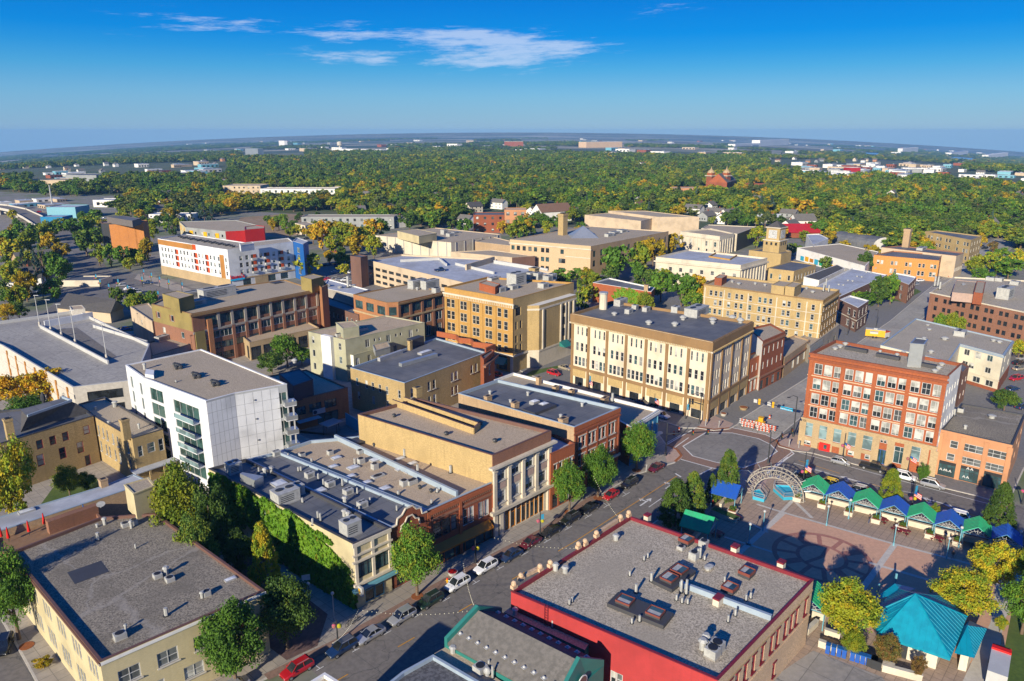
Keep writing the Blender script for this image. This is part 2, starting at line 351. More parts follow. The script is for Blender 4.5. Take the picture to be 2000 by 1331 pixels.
    def box(s, name, px, h, wall, roof=None, over=.0, z=None):
        """a raised block on the roof, from its top corners"""
        zb = s.rz if z is None else z; P = [U(a, c, zb + h - gz(*s.P[0])) for a, c in px]
        ar = sum(P[i][0] * P[(i + 1) % len(P)][1] - P[(i + 1) % len(P)][0] * P[i][1] for i in range(len(P)))
        if ar < 0: P = P[::-1]
        b = MB(); b.prism(P, zb, zb + h, wall, roof or wall, bot=False); o = s.t.part(name, b)
        if roof:
            c = MB(); O = inset(P, -.08); I = inset(P, .2)
            for i in range(len(P)):
                j = (i + 1) % len(P); zt = zb + h
                c.face([(*O[i], zt - .1), (*O[j], zt - .1), (*O[j], zt + .15), (*O[i], zt + .15)], wall); c.face([(*O[i], zt + .15), (*O[j], zt + .15), (*I[j], zt + .15), (*I[i], zt + .15)], wall); c.face([(*I[j], zt), (*I[i], zt), (*I[i], zt + .15), (*I[j], zt + .15)], wall)
            s.t.part('coping', c, o)
        return o
uw = M('dull_white_metal', (.40, .40, .38), (.30, .30, .29), 1.5, .6, 4)
UC = {}
def unit(k):
    if k in UC: return UC[k]
    b = MB()
    if k == 'ac':      # packaged rooftop unit, 1 x 1 x 1
        b.box((0, 0, 0), (1.06, 1.06, .1), met); b.box((0, 0, .1), (1, 1, .86), uw, top=met); b.box((0, 0, .96), (1.03, 1.03, .04), uw)
        for x in (-.22, .24): b.tube((x, .08, 1.0), (x, .08, 1.05), .18, metd, 12)
        for z in (.25, .4, .55, .7): b.box((-.1, -.505, z), (.62, .012, .05), metd)
        b.box((.505, 0, .2), (.012, .5, .55), met)
    elif k == 'cond':    # small condenser
        b.box((0, 0, 0), (1.1, 1.1, .08), conc); b.box((0, 0, .08), (1, 1, .85), uw)
        b.tube((0, 0, .93), (0, 0, 1.0), .4, black, 12); b.box((0, -.505, .2), (.8, .012, .6), met)
    elif k == 'vent': b.tube((0, 0, 0), (0, 0, .8), .32, uw, 8); b.tube((0, 0, .8), (0, 0, 1.0), .5, uw, 8, .3)
    elif k == 'flue': b.tube((0, 0, 0), (0, 0, .9), .5, creamst, 12); b.tube((0, 0, .9), (0, 0, 1), .58, met, 12)
    elif k == 'pipe': b.tube((0, 0, 0), (0, 0, 1.0), .5, uw, 6); b.tube((0, 0, 0), (0, 0, .08), .9, metd, 6)
    elif k == 'dpipe': b.tube((0, 0, 0), (0, 0, .7), .3, metd, 8); b.tube((0, 0, .55), (0, 0, .8), .5, metd, 8, .4); b.tube((0, 0, .8), (0, 0, 1), .4, metd, 8, .1)
    elif k == 'sky': 
        b.box((0, 0, 0), (1, 1, .8), met)
        for i in range(4):
            a, c = [(-.44, -.44), (.44, -.44), (.44, .44), (-.44, .44)][i], [(.44, -.44), (.44, .44), (-.44, .44), (-.44, -.44)][i]
            b.face([(a[0], a[1], .8), (c[0], c[1], .8), (c[0] * .45, c[1] * .45, 1.0), (a[0] * .45, a[1] * .45, 1.0)], gl_sk)
        b.face([(-.2, -.2, 1), (.2, -.2, 1), (.2, .2, 1), (-.2, .2, 1)], gl_sk)
    elif k == 'wchim': b.box((0, 0, 0), (1, 1, .8), creamst); b.box((0, 0, .8), (1.1, 1.1, .2), maroon)
    elif k == 'curb':
        b.box((0, 0, 0), (1, 1, 1), capd)
    elif k == 'redsky':
        b.box((0, 0, 0), (.98, .98, .7), capd)
        for x, y, a, c in ((0, -.48, 1, .05), (0, .48, 1, .05), (-.48, 0, .05, .9), (.48, 0, .05, .9)): b.box((x, y, .5), (a, c, .5), redf)
        b.face([(-.42, -.42, .86), (.42, -.42, .86), (.42, 0, .86), (-.42, 0, .86)], gl_b); b.face([(-.42, 0, .86), (.42, 0, .86), (.42, .42, .86), (-.42, .42, .86)], uw)
    elif k == 'chim': b.box((0, 0, 0), (1, 1, .86), tanb); b.box((0, 0, .86), (1.12, 1.12, .14), tanb); b.box((0, 0, 1.0), (.6, .6, .05), black)
    elif k == 'ychim': b.box((0, 0, 0), (1, 1, .9), yb2); b.box((0, 0, .9), (1.14, 1.14, .1), yb2); b.box((0, 0, 1.0), (.6, .6, .05), black)
    elif k == 'duct':
        b.prism([(-.5, -.15), (.5, -.5), (.5, .5), (-.5, .15)], 0, .25, metb); b.prism([(-.5, -.15), (.5, -.5), (.5, .5), (-.5, .15)], .25, 1, metb, bot=False)
    elif k == 'fan':
        b.tube((0, 0, 0), (0, 0, .35), .3, met, 10); b.tube((0, 0, .35), (0, 0, .5), .3, met, 10, .5); b.tube((0, 0, .5), (0, 0, .7), .5, uw, 10); b.tube((0, 0, .7), (0, 0, 1), .5, uw, 10, .2)
    elif k == 'dish':
        b.tube((0, 0, 0), (0, 0, .6), .05, met); 
        b.tube((0, -.05, .7), (0, -.2, .8), .1, uw, 12, .45)
    UC[k] = b.mesh(k); return UC[k]
gl_sk = flat('white_dome', (.60, .62, .64), .3); redf = flat('rust_red_frame', (.17, .05, .035), .6)
def text(t, name, body, size, p, rz, m, ext=.03, parent=None, tilt=math.pi / 2, align='CENTER'):
    cu = bpy.data.curves.new('lettering', 'FONT'); cu.body = body; cu.size = size; cu.extrude = ext; cu.align_x = align; cu.align_y = 'CENTER'; cu.resolution_u = 2
    o = bpy.data.objects.new(name, cu); COL.objects.link(o)
    me = bpy.data.meshes.new_from_object(o); bpy.data.objects.remove(o); me.materials.clear(); me.materials.append(m)
    o = t.put(name, me, p, rz, None, parent); o.rotation_euler = (tilt, 0, rz); return o
# ================================================================ ground, roads, blocks
def groundmat():
    m, t, b = newmat('plain'); b.inputs['Roughness'].default_value = .95
    g = mk(t, 'ShaderNodeNewGeometry'); pos = g.outputs['Position']
    mp = mk(t, 'ShaderNodeMapping'); mp.inputs['Scale'].default_value = (1 / 900., 1 / 520., 0); mp.inputs['Rotation'].default_value = (0, 0, .7); t.links.new(pos, mp.inputs[0])
    vo = mk(t, 'ShaderNodeTexVoronoi', distance='CHEBYCHEV'); t.links.new(mp.outputs[0], vo.inputs['Vector']); vo.inputs['Scale'].default_value = 1.0
    sx = mk(t, 'ShaderNodeSeparateColor'); t.links.new(vo.outputs['Color'], sx.inputs[0])
    fld = mixc(t, ramp(t, sx.outputs[0], .45, .55), (.03, .055, .025), (.36, .32, .22))
    fld = mixc(t, ramp(t, sx.outputs[1], .72, .78), fld, (.11, .09, .06))
    mp2 = mk(t, 'ShaderNodeMapping'); mp2.inputs['Scale'].default_value = (1 / 1500., 1 / 420., 0); t.links.new(pos, mp2.inputs[0])
    fld = mixc(t, ramp(t, noise(t, mp2.outputs[0], 2.2, 5, .6), .50, .60), fld, (.008, .018, .012))
    near = mixc(t, ramp(t, noise(t, pos, .02, 4, .6), .42, .6), (.04, .07, .02), (.085, .09, .045))
    ln = mk(t, 'ShaderNodeVectorMath', operation='LENGTH'); t.links.new(pos, ln.inputs[0])
    t.links.new(mixc(t, ramp(t, ln.outputs['Value'], 2400, 4200), near, fld), b.inputs['Base Color']); return m
gb = MB(); gm = groundmat(); rs = [0, 60, 200, 450] + [700 * (1.115 ** k) for k in range(0, 40)]; na = 120
ring = []
for r in rs: ring.append([(r * math.sin(2 * math.pi * k / na), r * math.cos(2 * math.pi * k / na)) for k in range(na)])
for i in range(len(rs) - 1):
    for k in range(na):
        q = [ring[i][k], ring[i + 1][k], ring[i + 1][(k + 1) % na], ring[i][(k + 1) % na]]
        q = [(x, y, gz(x, y) - .05) for x, y in q][::-1]
        gb.face(q if i else [q[0], q[1], q[2]], gm)
setting('ground', gb)
def PX(pts, z=0.0): return [(*U(a, b, z), z) for a, b in pts]
def sheet(name, pts, z, m, world=False):
    b = MB(); b.face([(p[0], p[1], z) for p in pts] if world else PX(pts, z), m); return setting(name, b)
def prismset(name, pts, z0, z1, m, kerb=None):
    P = [U(a, b, z1) for a, b in pts]
    ar = sum(P[i][0] * P[(i + 1) % len(P)][1] - P[(i + 1) % len(P)][0] * P[i][1] for i in range(len(P)))
    if ar < 0: P = P[::-1]
    b = MB(); b.prism(P, z0, z1, kerb or m, m, bot=False)
    if kerb:
        I = inset(P, .3)
        for i in range(len(P)):
            j = (i + 1) % len(P); b.face([(*P[i], z1 + .004), (*P[j], z1 + .004), (*I[j], z1 + .004), (*I[i], z1 + .004)], kerb)
    setting(name, b); return P
LZ = [0]
def line(b, pts, w, z, m, world=False, dash=None):
    LZ[0] = (LZ[0] + 1) % 6; z += LZ[0] * .0016
    P = [Vector((p[0], p[1])) for p in (pts if world else [U(a, c, z) for a, c in pts])]
    for i in range(len(P) - 1):
        p, q = P[i], P[i + 1]; d = (q - p); Ln = d.length
        if Ln < .01: continue
        d /= Ln; n = Vector((-d.y, d.x)) * w / 2
        segs = [(0, Ln)] if not dash else [(s, min(s + dash[0], Ln)) for s in np.arange(0, Ln, dash[0] + dash[1])]
        for s0, s1 in segs:
            a, c = p + d * s0, p + d * s1
            b.face([(*(a - n), z), (*(c - n), z), (*(c + n), z), (*(a + n), z)], m)
def gridmat(m, col, size, ang, mort=.02):
    """joints of the poured slabs, laid along the street"""
    t = m.node_tree; b = t.nodes['Principled BSDF']; src = b.inputs['Base Color'].links[0].from_socket
    g = mk(t, 'ShaderNodeNewGeometry'); mp = mk(t, 'ShaderNodeMapping'); mp.inputs['Rotation'].default_value = (0, 0, ang); t.links.new(g.outputs['Position'], mp.inputs[0])
    br = mk(t, 'ShaderNodeTexBrick'); br.offset = 0; br.inputs['Scale'].default_value = 1; br.inputs['Brick Width'].default_value = size; br.inputs['Row Height'].default_value = size; br.inputs['Mortar Size'].default_value = mort; br.inputs['Mortar Smooth'].default_value = .3
    br.inputs['Color1'].default_value = (0, 0, 0, 1); br.inputs['Color2'].default_value = (.25, .25, .25, 1); br.inputs['Mortar'].default_value = (1, 1, 1, 1); t.links.new(mp.outputs[0], br.inputs['Vector'])
    sc = mk(t, 'ShaderNodeSeparateColor'); t.links.new(br.outputs['Color'], sc.inputs[0])
    t.links.new(mixc(t, math_(t, 'MULTIPLY', sc.outputs[0], .75), src, col), b.inputs['Base Color'])
SA = math.radians(42)
def cracks(m, col, sc, k=.6, w=.012):
    t = m.node_tree; b = t.nodes['Principled BSDF']; src = b.inputs['Base Color'].links[0].from_socket; g = mk(t, 'ShaderNodeNewGeometry')
    nz = mk(t, 'ShaderNodeTexNoise'); nz.inputs['Scale'].default_value = .5; nz.inputs['Detail'].default_value = 4; t.links.new(g.outputs['Position'], nz.inputs['Vector'])
    ad = mk(t, 'ShaderNodeVectorMath', operation='MULTIPLY_ADD'); t.links.new(nz.outputs['Color'], ad.inputs[0]); ad.inputs[1].default_value = (4, 4, 0); t.links.new(g.outputs['Position'], ad.inputs[2])
    v = mk(t, 'ShaderNodeTexVoronoi', feature='DISTANCE_TO_EDGE'); v.inputs['Scale'].default_value = sc; t.links.new(ad.outputs[0], v.inputs['Vector'])
    f = math_(t, 'MULTIPLY', math_(t, 'SUBTRACT', 1.0, ramp(t, v.outputs[0], 0, w)), k); t.links.new(mixc(t, f, src, col), b.inputs['Base Color'])
gridmat(walk, (.13, .12, .11), 1.8, SA, .05); gridmat(asphl, (.11, .105, .10), 4.6, SA, .06); gridmat(conc, (.15, .145, .14), 4.0, SA, .05); gridmat(plzb, (.15, .11, .085), 1.2, SA, .05); gridmat(asph, (.08, .08, .08), 6.5, SA, .05); gridmat(memb, (.05, .05, .055), 3.1, SA, .05)
cracks(asph, (.05, .05, .05), .09); cracks(asphl, (.10, .10, .10), .10); cracks(conc, (.16, .15, .14), .09); cracks(g_dark, (.36, .33, .29), .05, .4, .02); cracks(g_tan, (.22, .17, .12), .07, .4, .02)
# the broad town floor
sheet('town_ground', [(-330, -60), (330, -60), (420, 300), (380, 470), (230, 500), (120, 560), (-60, 610), (-240, 700), (-420, 860), (-700, 960), (-900, 800), (-500, 200)], -.02, M('town_floor', (.22, .205, .185), (.15, .145, .13), .15, .95, 5, big=(.085, .13, .035), bigs=.03), True)
sheet('main_street', [(560, 1420), (640, 1340), (590, 1290), (872, 1130), (1168, 965), (1330, 870), (1460, 905), (1380, 960), (1280, 1025), (1010, 1220), (760, 1420)], .0, asph)
sheet('street_lower_left', [(-200, 1420), (100, 1420), (30, 1240), (-60, 1090), (-200, 900)], .0, asph)
sheet('cross_street', [(560, 560), (840, 625), (1010, 722), (1340, 838), (1470, 850), (1530, 868), (1700, 912), (1960, 980), (2120, 1020), (2200, 1180), (1950, 1075), (1700, 995), (1520, 935), (1440, 925), (1290, 860), (985, 735), (830, 670), (560, 610)], .004, asph)
sheet('concrete_street', [(1430, 842), (1452, 815), (1576, 740), (1740, 628), (1804, 574), (1900, 500), (2030, 400), (2060, 420), (1990, 475), (1880, 565), (1817, 610), (1700, 700), (1585, 790), (1522, 862)], .008, conc)
IX = [(1334, 872), (1379, 845), (1430, 846), (1481, 857), (1504, 868), (1518, 882), (1492, 900), (1452, 914), (1397, 903), (1353, 891)]
Pin = [Vector(U(a, b)) for a, b in IX]
if sum(Pin[i].x * Pin[(i + 1) % 10].y - Pin[(i + 1) % 10].x * Pin[i].y for i in range(10)) < 0: Pin = Pin[::-1]
Pout = inset([(p.x, p.y) for p in Pin], -3.4)
def ringset(name, A, B_, z, m):
    b = MB(); n = len(A)
    for i in range(n):
        j = (i + 1) % n; b.face([(*A[i], z), (*A[j], z), (*B_[j], z), (*B_[i], z)], m)
    setting(name, b)
inP = [(p.x, p.y) for p in Pin]
gridmat(juncm, (.11, .105, .10), 4.6, SA, .06); cracks(juncm, (.08, .08, .08), .10)
sheet('intersection', inP, .012, juncm, True)
ringset('crosswalk', Pout, inP, .012, pavebr)
ringset('crosswalk_line', inset(inP, -.15), inset(inP, .15), .016, linew); ringset('crosswalk_line', inset(inP, -3.5), inset(inP, -3.2), .016, linew)
blk1 = prismset('pavement', [(440, 1365), (650, 1262), (760, 1200), (872, 1138), (965, 1090), (1058, 1043), (1168, 970), (1240, 928), (1285, 914), (1318, 904), (1333, 891), (1324, 878), (1302, 868), (1290, 852), (1000, 728), (860, 676), (640, 612), (420, 640), (200, 650), (-150, 700), (-150, 880), (-60, 1100), (-10, 1190), (37, 1272), (85, 1360)], -.05, .12, walk, concl)
blk2 = prismset('pavement', [(1450, 818), (1442, 829), (1425, 838), (1395, 841), (1360, 836), (1335, 836), (1230, 803), (1112, 765), (1010, 722), (930, 690), (868, 655), (780, 622), (640, 580), (640, 540), (1000, 520), (1280, 510), (1640, 500), (1860, 500), (1990, 430), (1900, 498), (1804, 573), (1740, 627), (1576, 739)], -.05, .12, walkd, concl)
blk3 = prismset('pavement', [(1513, 857), (1520, 872), (1552, 881), (1585, 885), (1700, 915), (1800, 943), (1905, 968), (1955, 984), (1976, 970), (2000, 918), (2060, 820), (2200, 600), (2050, 540), (1900, 575), (1817, 610), (1700, 700), (1560, 818)], -.05, .12, walkd, concl)
blk4 = prismset('plaza', [(700, 1420), (850, 1300), (1010, 1195), (1150, 1112), (1280, 1018), (1375, 957), (1425, 924), (1450, 918), (1480, 921), (1520, 931), (1600, 958), (1700, 987), (1830, 1027), (1950, 1065), (2060, 1100), (2300, 1400)], -.05, .12, plzb, concl)
bm_ = MB()
line(bm_, [(1115, 1063), (1300, 944), (1322, 930)], .16, .02, liney)
for a, c in (((1090, 1077), (1116, 1062)), ((1000, 1132), (1025, 1118)), ((896, 1195), (922, 1180)), ((777, 1264), (810, 1245)), ((640, 1340), (680, 1317)), ((1560, 900), (1640, 925)), ((1700, 945), (1960, 1025))): line(bm_, [a, c], .16, .02, liney)
for (x, y) in ((625, 1306), (695, 1270), (757, 1236), (817, 1202), (872, 1171), (930, 1138), (977, 1110), (1025, 1082), (1069, 1057), (1110, 1032), (1149, 1009), (1186, 988), (1223, 966)):
    line(bm_, [(x - 7, y + 4), (x + 7, y - 4)], .12, .02, linew); line(bm_, [(x - 8, y - 6), (x, y)], .12, .02, linew)
line(bm_, [(1267, 991), (1303, 966)], .16, .02, linew); line(bm_, [(1319, 925), (1330, 932)], .4, .02, linew); line(bm_, [(1355, 933), (1390, 915)], .3, .02, linew)
line(bm_, [(1540, 893), (1498, 925)], .5, .02, linew); line(bm_, [(1546, 884), (1512, 910)], .2, .02, linew)
line(bm_, [(1560, 884), (1660, 912), (1800, 950), (1960, 992)], .2, .02, linew); line(bm_, [(1550, 905), (1620, 925)], .2, .02, linew); line(bm_, [(1580, 915), (1670, 940), (1790, 965)], .16, .02, linew)
line(bm_, [(1303, 885), (1345, 855)], .25, .02, linew); line(bm_, [(1290, 872), (1330, 850)], .2, .02, linew)
def arrow(px, py, ang, s=1.0):
    x, y = U(px, py, .02); sh = [[(-.12, -1.6), (.12, -1.6), (.12, .9), (-.12, .9)], [(-.5, .7), (.5, .7), (0, 1.7)], [(-.12, .1), (-.12, .35), (-.9, .35), (-.9, .1)], [(-.8, .75), (-1.4, .22), (-.8, -.3)]]
    for q in sh: bm_.face([(x + s * (u * math.cos(ang) - v * math.sin(ang)), y + s * (u * math.sin(ang) + v * math.cos(ang)), .021) for u, v in q][::1], linew)
arrow(1310, 948, -SA, 1.3); arrow(1261, 981, -SA, 1.3)
AV = math.atan2(U(1800, 950)[1] - U(1660, 912)[1], U(1800, 950)[0] - U(1660, 912)[0])
for q in ((1661, 936), (1821, 978), (1867, 992)): arrow(q[0], q[1], AV + math.pi / 2, 1.3)
setting('road_markings', bm_)
pv = MB()
line(pv, [(520, 1323), (653, 1257), (762, 1196), (872, 1134), (965, 1086), (1058, 1038), (1166, 966)], 1.5, .126, pavebr)
setting('paver_strip', pv)
for pts, m in (([(1326, 901), (1334, 891), (1326, 880), (1305, 870), (1297, 885), (1303, 903)], pinkc), ([(1365, 834), (1395, 838), (1425, 835), (1433, 828), (1395, 812), (1372, 822)], pinkc), ([(1516, 860), (1523, 871), (1552, 879), (1578, 882), (1592, 868), (1560, 850), (1532, 848)], pinkc), ([(1437, 928), (1452, 920), (1478, 923), (1500, 930), (1490, 965), (1445, 960)], pinkc)):
    sheet('corner_paving', pts, .13, m)
rk = MB()
line(rk, [(1302, 869), (1322, 878), (1331, 890), (1318, 902)], .6, .136, rustk); line(rk, [(1362, 834), (1395, 839), (1424, 836)], .6, .136, rustk); line(rk, [(1515, 858), (1522, 870), (1552, 879)], .6, .136, rustk)
setting('kerb_edging', rk)
# plaza floor pattern
sheet('plaza_brick_field', [(1532, 1004), (1747, 1064), (1882, 1099), (2080, 1150), (2000, 1330), (1790, 1260), (1560, 1190), (1440, 1085)], .126, plzo)
pl = MB()
for pts, w in (([(1532, 1000), (1444, 1080), (1400, 1120)], 1.0), ([(1478, 985), (1532, 1002), (1747, 1063), (1882, 1098), (2000, 1130)], .6), ([(1747, 1064), (1684, 1150)], 1.0), ([(1697, 1099), (1825, 1136)], .7), ([(1548, 975), (1586, 1012)], .7), ([(1548, 978), (1500, 1028)], .7), ([(1415, 1049), (1520, 1082)], .5), ([(1462, 1020), (1500, 1040)], .5), ([(1395, 1070), (1462, 1090), (1530, 1112)], .5), ([(1500, 1150), (1700, 1210)], .5)):
    line(pl, pts, w, .13, concl)
setting('plaza_bands', pl)
ck = MB(); cx, cy = U(1605, 1088, .134); rr = (math.dist(U(1511, 1088), U(1699, 1092))) / 2
def ann(r0, r1, n=56):
    for k in range(n):
        a, c = 2 * math.pi * k / n, 2 * math.pi * (k + 1) / n
        ck.face([(cx + r0 * math.cos(a), cy + r0 * math.sin(a), .134), (cx + r1 * math.cos(a), cy + r1 * math.sin(a), .134), (cx + r1 * math.cos(c), cy + r1 * math.sin(c), .134), (cx + r0 * math.cos(c), cy + r0 * math.sin(c), .134)], plzr)
ann(rr * .9, rr); ann(rr * .44, rr * .52)
for k in range(12):
    a = 2 * math.pi * (k + .4) / 12; line(ck, [(cx + rr * .52 * math.cos(a), cy + rr * .52 * math.sin(a)), (cx + rr * .9 * math.cos(a), cy + rr * .9 * math.sin(a))], .8 if k % 3 else 1.5, .134, plzr, True)
for a in (0.9, 3.6): line(ck, [(cx, cy), (cx + rr * .45 * math.cos(a), cy + rr * .45 * math.sin(a))], .7, .134, plzr, True)
setting('plaza_circle_pattern', ck)
sheet('parking_lot', [(1588, 1271), (1722, 1322), (1800, 1420), (1400, 1420), (1500, 1330)], .13, asphl)
sheet('lawn', [(80, 985), (120, 930), (190, 935), (196, 975), (150, 1000)], .13, grass)
sheet('lawn', [(1950, 1330), (1975, 1200), (2060, 1120), (2200, 1300), (2100, 1420)], .14, grass)
sheet('footpath', [(1880, 1331), (1935, 1215), (1945, 1140), (1990, 1110), (2010, 1120), (1960, 1215), (1945, 1331)], .14, concl)
sheet('lawn', [(1026, 732), (1040, 724), (1092, 714), (1100, 717), (1060, 728), (1030, 737)], .13, grass)
sheet('brick_alley', [(440, 1200), (455, 1090), (480, 1075), (640, 1200), (620, 1262), (560, 1290)], .13, M('alley_bricks', (.12, .075, .07), (.09, .058, .055), 2, .9))
sheet('lawn', [(1700, 600), (1725, 585), (1760, 590), (1800, 570), (1780, 560), (1745, 560), (1700, 580)], .13, grass)
sheet('bare_lot', [(455, 445), (470, 425), (560, 418), (660, 425), (640, 450), (560, 462)], .01, dirt)
sheet('avenue', [(60, 640), (135, 560), (150, 500), (120, 468), (60, 430), (95, 425), (160, 460), (190, 500), (215, 530), (330, 545), (430, 585), (420, 600), (260, 590), (180, 640)], .004, asph)
sheet('rail_yard', [(-60, 480), (60, 440), (140, 400), (110, 385), (-40, 400)], .004, M('yard_gravel', (.26, .235, .205), (.18, .165, .145), .2, .95))
sheet('car_park', [(600, 560), (610, 520), (690, 500), (720, 515), (690, 570)], .14, asph)
sheet('footpath', [(262, 545), (330, 565), (425, 605), (440, 595), (330, 548), (270, 535)], .05, walk)
# ================================================================ buildings
B = Bld
RC = {}
def scatter(b, kind, name, pts, sc):
    for q in pts: b.put(name, kind, q[0], q[1], q[2] if len(q) > 2 else sc)
# --- foreground left: pale yellow sided block
b = B('corner_building', 'long cream yellow sided building with a wide grey gravel roof, lower left of the photo', [(195, 1292), (516, 1153), (304, 1002), (196, 1010), (20, 1078)], 10.2, ybs, g_dark, .5, capr,
      fac={0: [(5.6, 7.7, [.14, .36, .58, .80], 2.6, '2sl'), (2.0, 3.9, [.26, .50, .72], 2.6, '2sl')], 4: [(6.2, 8.6, ('b', 6, 3, 1.15, .03, .99), .8, 's'), (1.5, 4.2, ('b', 6, 3, 1.15, .03, .99), .9, 's')]}, bl=.1)
b.band(0, 9.6, 9.95, .18, capw); b.band(4, 9.6, 9.95, .18, capr)
scatter(b, 'pipe', 'vent_pipe', [(325, 1203, (.5, .5, 1.2)), (192, 1055, (.5, .5, 1.3)), (265, 1072, (.25, .25, .8))], None)
scatter(b, 'cond', 'condenser', [(308, 1128, (1.1, 1.1, .7)), (332, 1135, (1.1, 1.1, .7)), (235, 1247, (1.4, 1.1, .9)), (245, 1028, (1.1, 1.1, .7)), (262, 1025, (1, 1, 1)), (404, 1163, (.9, .9, .8))], None)
scatter(b, 'vent', 'roof_vent', [(325, 1122, (1, 1, 1.3)), (395, 1168, (.7, .7, 1.0)), (246, 1231, (.5, .5, .9)), (205, 1025, (.9, .9, 1.3)), (190, 1030, (.6, .6, .6)), (257, 1032, (.7, .7, 1.4))], None)
b.box('stair_tower', [(261, 966), (302, 950), (290, 934), (243, 948)], 4.6, ybs, g_brown)
b.put('roof_patch', 'curb', 172, 1118, (4.5, 4, .03)); b.put('skylight', 'sky', 450, 1133, (1.6, .8, .3)); b.put('satellite_dish', 'dish', 197, 992, (1.6, 1.6, 1.0))
# --- ivy building
b = B('ivy_building', 'two-storey corner shop building with a blue-black flat roof and an ivy-covered long side wall', [(690, 1062), (760, 1031), (480, 896), (407, 915)], 11.6, ybs, memb, .5, capd,
      fac={3: [(7.2, 9.4, [.40, .435], 1.2, 'sl'), (6.4, 7.9, [.62, .67, .80, .85], .9, 's'), (.2, 3.2, [.345], 3.0, '3', metd)],
           0: [(5.2, 8.0, [.27, .73], 3.2, '3t', metd, gl_b), (.35, 3.2, [.13, .38, .63, .88], 2.0, '1t', ltblue, gl_d)]})
ivyb = b
b.pil(0, [.03, .5, .97], .5, 4.4, 10.9, .25, creamst); b.band(0, 8.2, 8.5, .45, creamst); b.band(0, 9.3, 9.6, .35, creamst); b.band(0, 10.9, 11.5, .25, creamst); b.band(0, 4.2, 4.6, .5, creamst); b.band(0, 3.9, 4.2, .2, redb); b.band(0, 3.35, 3.9, .75, ltblue, 'shopfront_canopy')
scatter(b, 'ac', 'rooftop_unit', [(457, 922, (2.4, 2.2, 2.0)), (685, 1042, (2.6, 2.4, 2.4)), (558, 978, (4.0, 3.0, 2.2)), (578, 965, (2.4, 2.2, 1.8))], None)
b.put('air_duct', 'duct', 490, 945, (4.5, 2.0, 1.6), rz=-.5); b.put('skylight', 'sky', 545, 946, (2.4, 2.4, .4))
scatter(b, 'vent', 'roof_vent', [(518, 930, (1, 1, 1.6)), (530, 925, (1.2, 1.2, 1.4)), (512, 933, (.8, .8, .9)), (673, 1008, (1.1, 1.1, 1.2)), (680, 1011, (1.0, 1, 1.1))], None)
scatter(b, 'pipe', 'vent_pipe', [(621, 1012, (.35, .35, 1.2)), (626, 1018, (.35, .35, 1.4)), (611, 1026, (.35, .35, 1.2)), (591, 982, (.35, .35, .9)), (506, 925, (.3, .3, 1.2))], None)
b = B('curved_gable_shop', 'narrow red brick shop with a stepped cream-edged gable next to the ivy building', [(764, 1030), (833, 998), (545, 882), (481, 897)], 11.4, redb, memb, .5, cap,
      fac={0: [(5.0, 7.6, [.28, .72], 2.2, '3t', metd), (.3, 3.3, [.2, .5, .8], 1.7, '1t', metd)]})
x0, rz, Ln = b.pt(0, .5, .06, 11.2); g_ = MB(); W_ = Ln / 2
prof = [(-1, 0), (-.72, .1), (-.66, .9), (-.4, 1.1), (-.2, 1.75), (.2, 1.75), (.4, 1.1), (.66, .9), (.72, .1), (1, 0)]
def slab(mb, p0, rz, pts, t0, t1, m):
    c, s_ = math.cos(rz), math.sin(rz); f = [(p0[0] + u * c + t0 * s_, p0[1] + u * s_ - t0 * c, p0[2] + v) for u, v in pts]; k = [(p0[0] + u * c + t1 * s_, p0[1] + u * s_ - t1 * c, p0[2] + v) for u, v in pts]
    mb.face(f[::-1], m); mb.face(k, m); n = len(pts)
    for i in range(n): mb.face([f[i], k[i], k[(i + 1) % n], f[(i + 1) % n]], m)
slab(g_, x0, rz, [(u * W_, v * 1.3) for u, v in prof[::-1]], -.3, .05, redb); b.t.part('gable', g_)
g_ = MB()
for i in range(len(prof) - 1):
    a, c = prof[i], prof[i + 1]; ca, sa = math.cos(rz), math.sin(rz)
    A_ = (x0[0] + a[0] * W_ * ca, x0[1] + a[0] * W_ * sa, x0[2] + a[1] * 1.3 + .05); C_ = (x0[0] + c[0] * W_ * ca, x0[1] + c[0] * W_ * sa, x0[2] + c[1] * 1.3 + .05); g_.tube(A_, C_, .17, creamst, 6)
    A2 = (A_[0] + .15 * sa, A_[1] - .15 * ca, A_[2] - 1.5); C2 = (C_[0] + .15 * sa, C_[1] - .15 * ca, C_[2] - 1.5)
    if 1 <= i <= 7: g_.tube((x0[0] + a[0] * W_ * .75 * ca + .15 * sa, x0[1] + a[0] * W_ * .75 * sa - .15 * ca, A2[2]), (x0[0] + c[0] * W_ * .75 * ca + .15 * sa, x0[1] + c[0] * W_ * .75 * sa - .15 * ca, C2[2]), .14, creamst, 6)
b.t.part('gable_trim', g_)
scatter(b, 'ac', 'rooftop_unit', [(605, 932, (1.5, 1.2, 1.0)), (645, 950, (1.5, 1.2, 1.0)), (680, 964, (1.5, 1.3, .9)), (708, 990, (1.5, 1.3, 1.0)), (540, 890, (1.4, 1.2, 1))], None)
scatter(b, 'pipe', 'vent_pipe', [(583, 921, (.35, .35, .9)), (588, 920, (.35, .35, .9)), (622, 938, (.35, .35, 1.3)), (632, 949, (.35, .35, 1.3)), (669, 950, (.35, .35, 1.5)), (698, 965, (.3, .3, 1.2)), (723, 984, (.3, .3, 1.2)), (775, 998, (.3, .3, 1)), (702, 997, (.3, .3, .8)), (563, 893, (.3, .3, .8))], None)
b.put('roof_vent', 'vent', 674, 983, (1.1, 1.1, 1.3)); b.put('skylight', 'sky', 622, 961, (2.6, 1.6, .4))
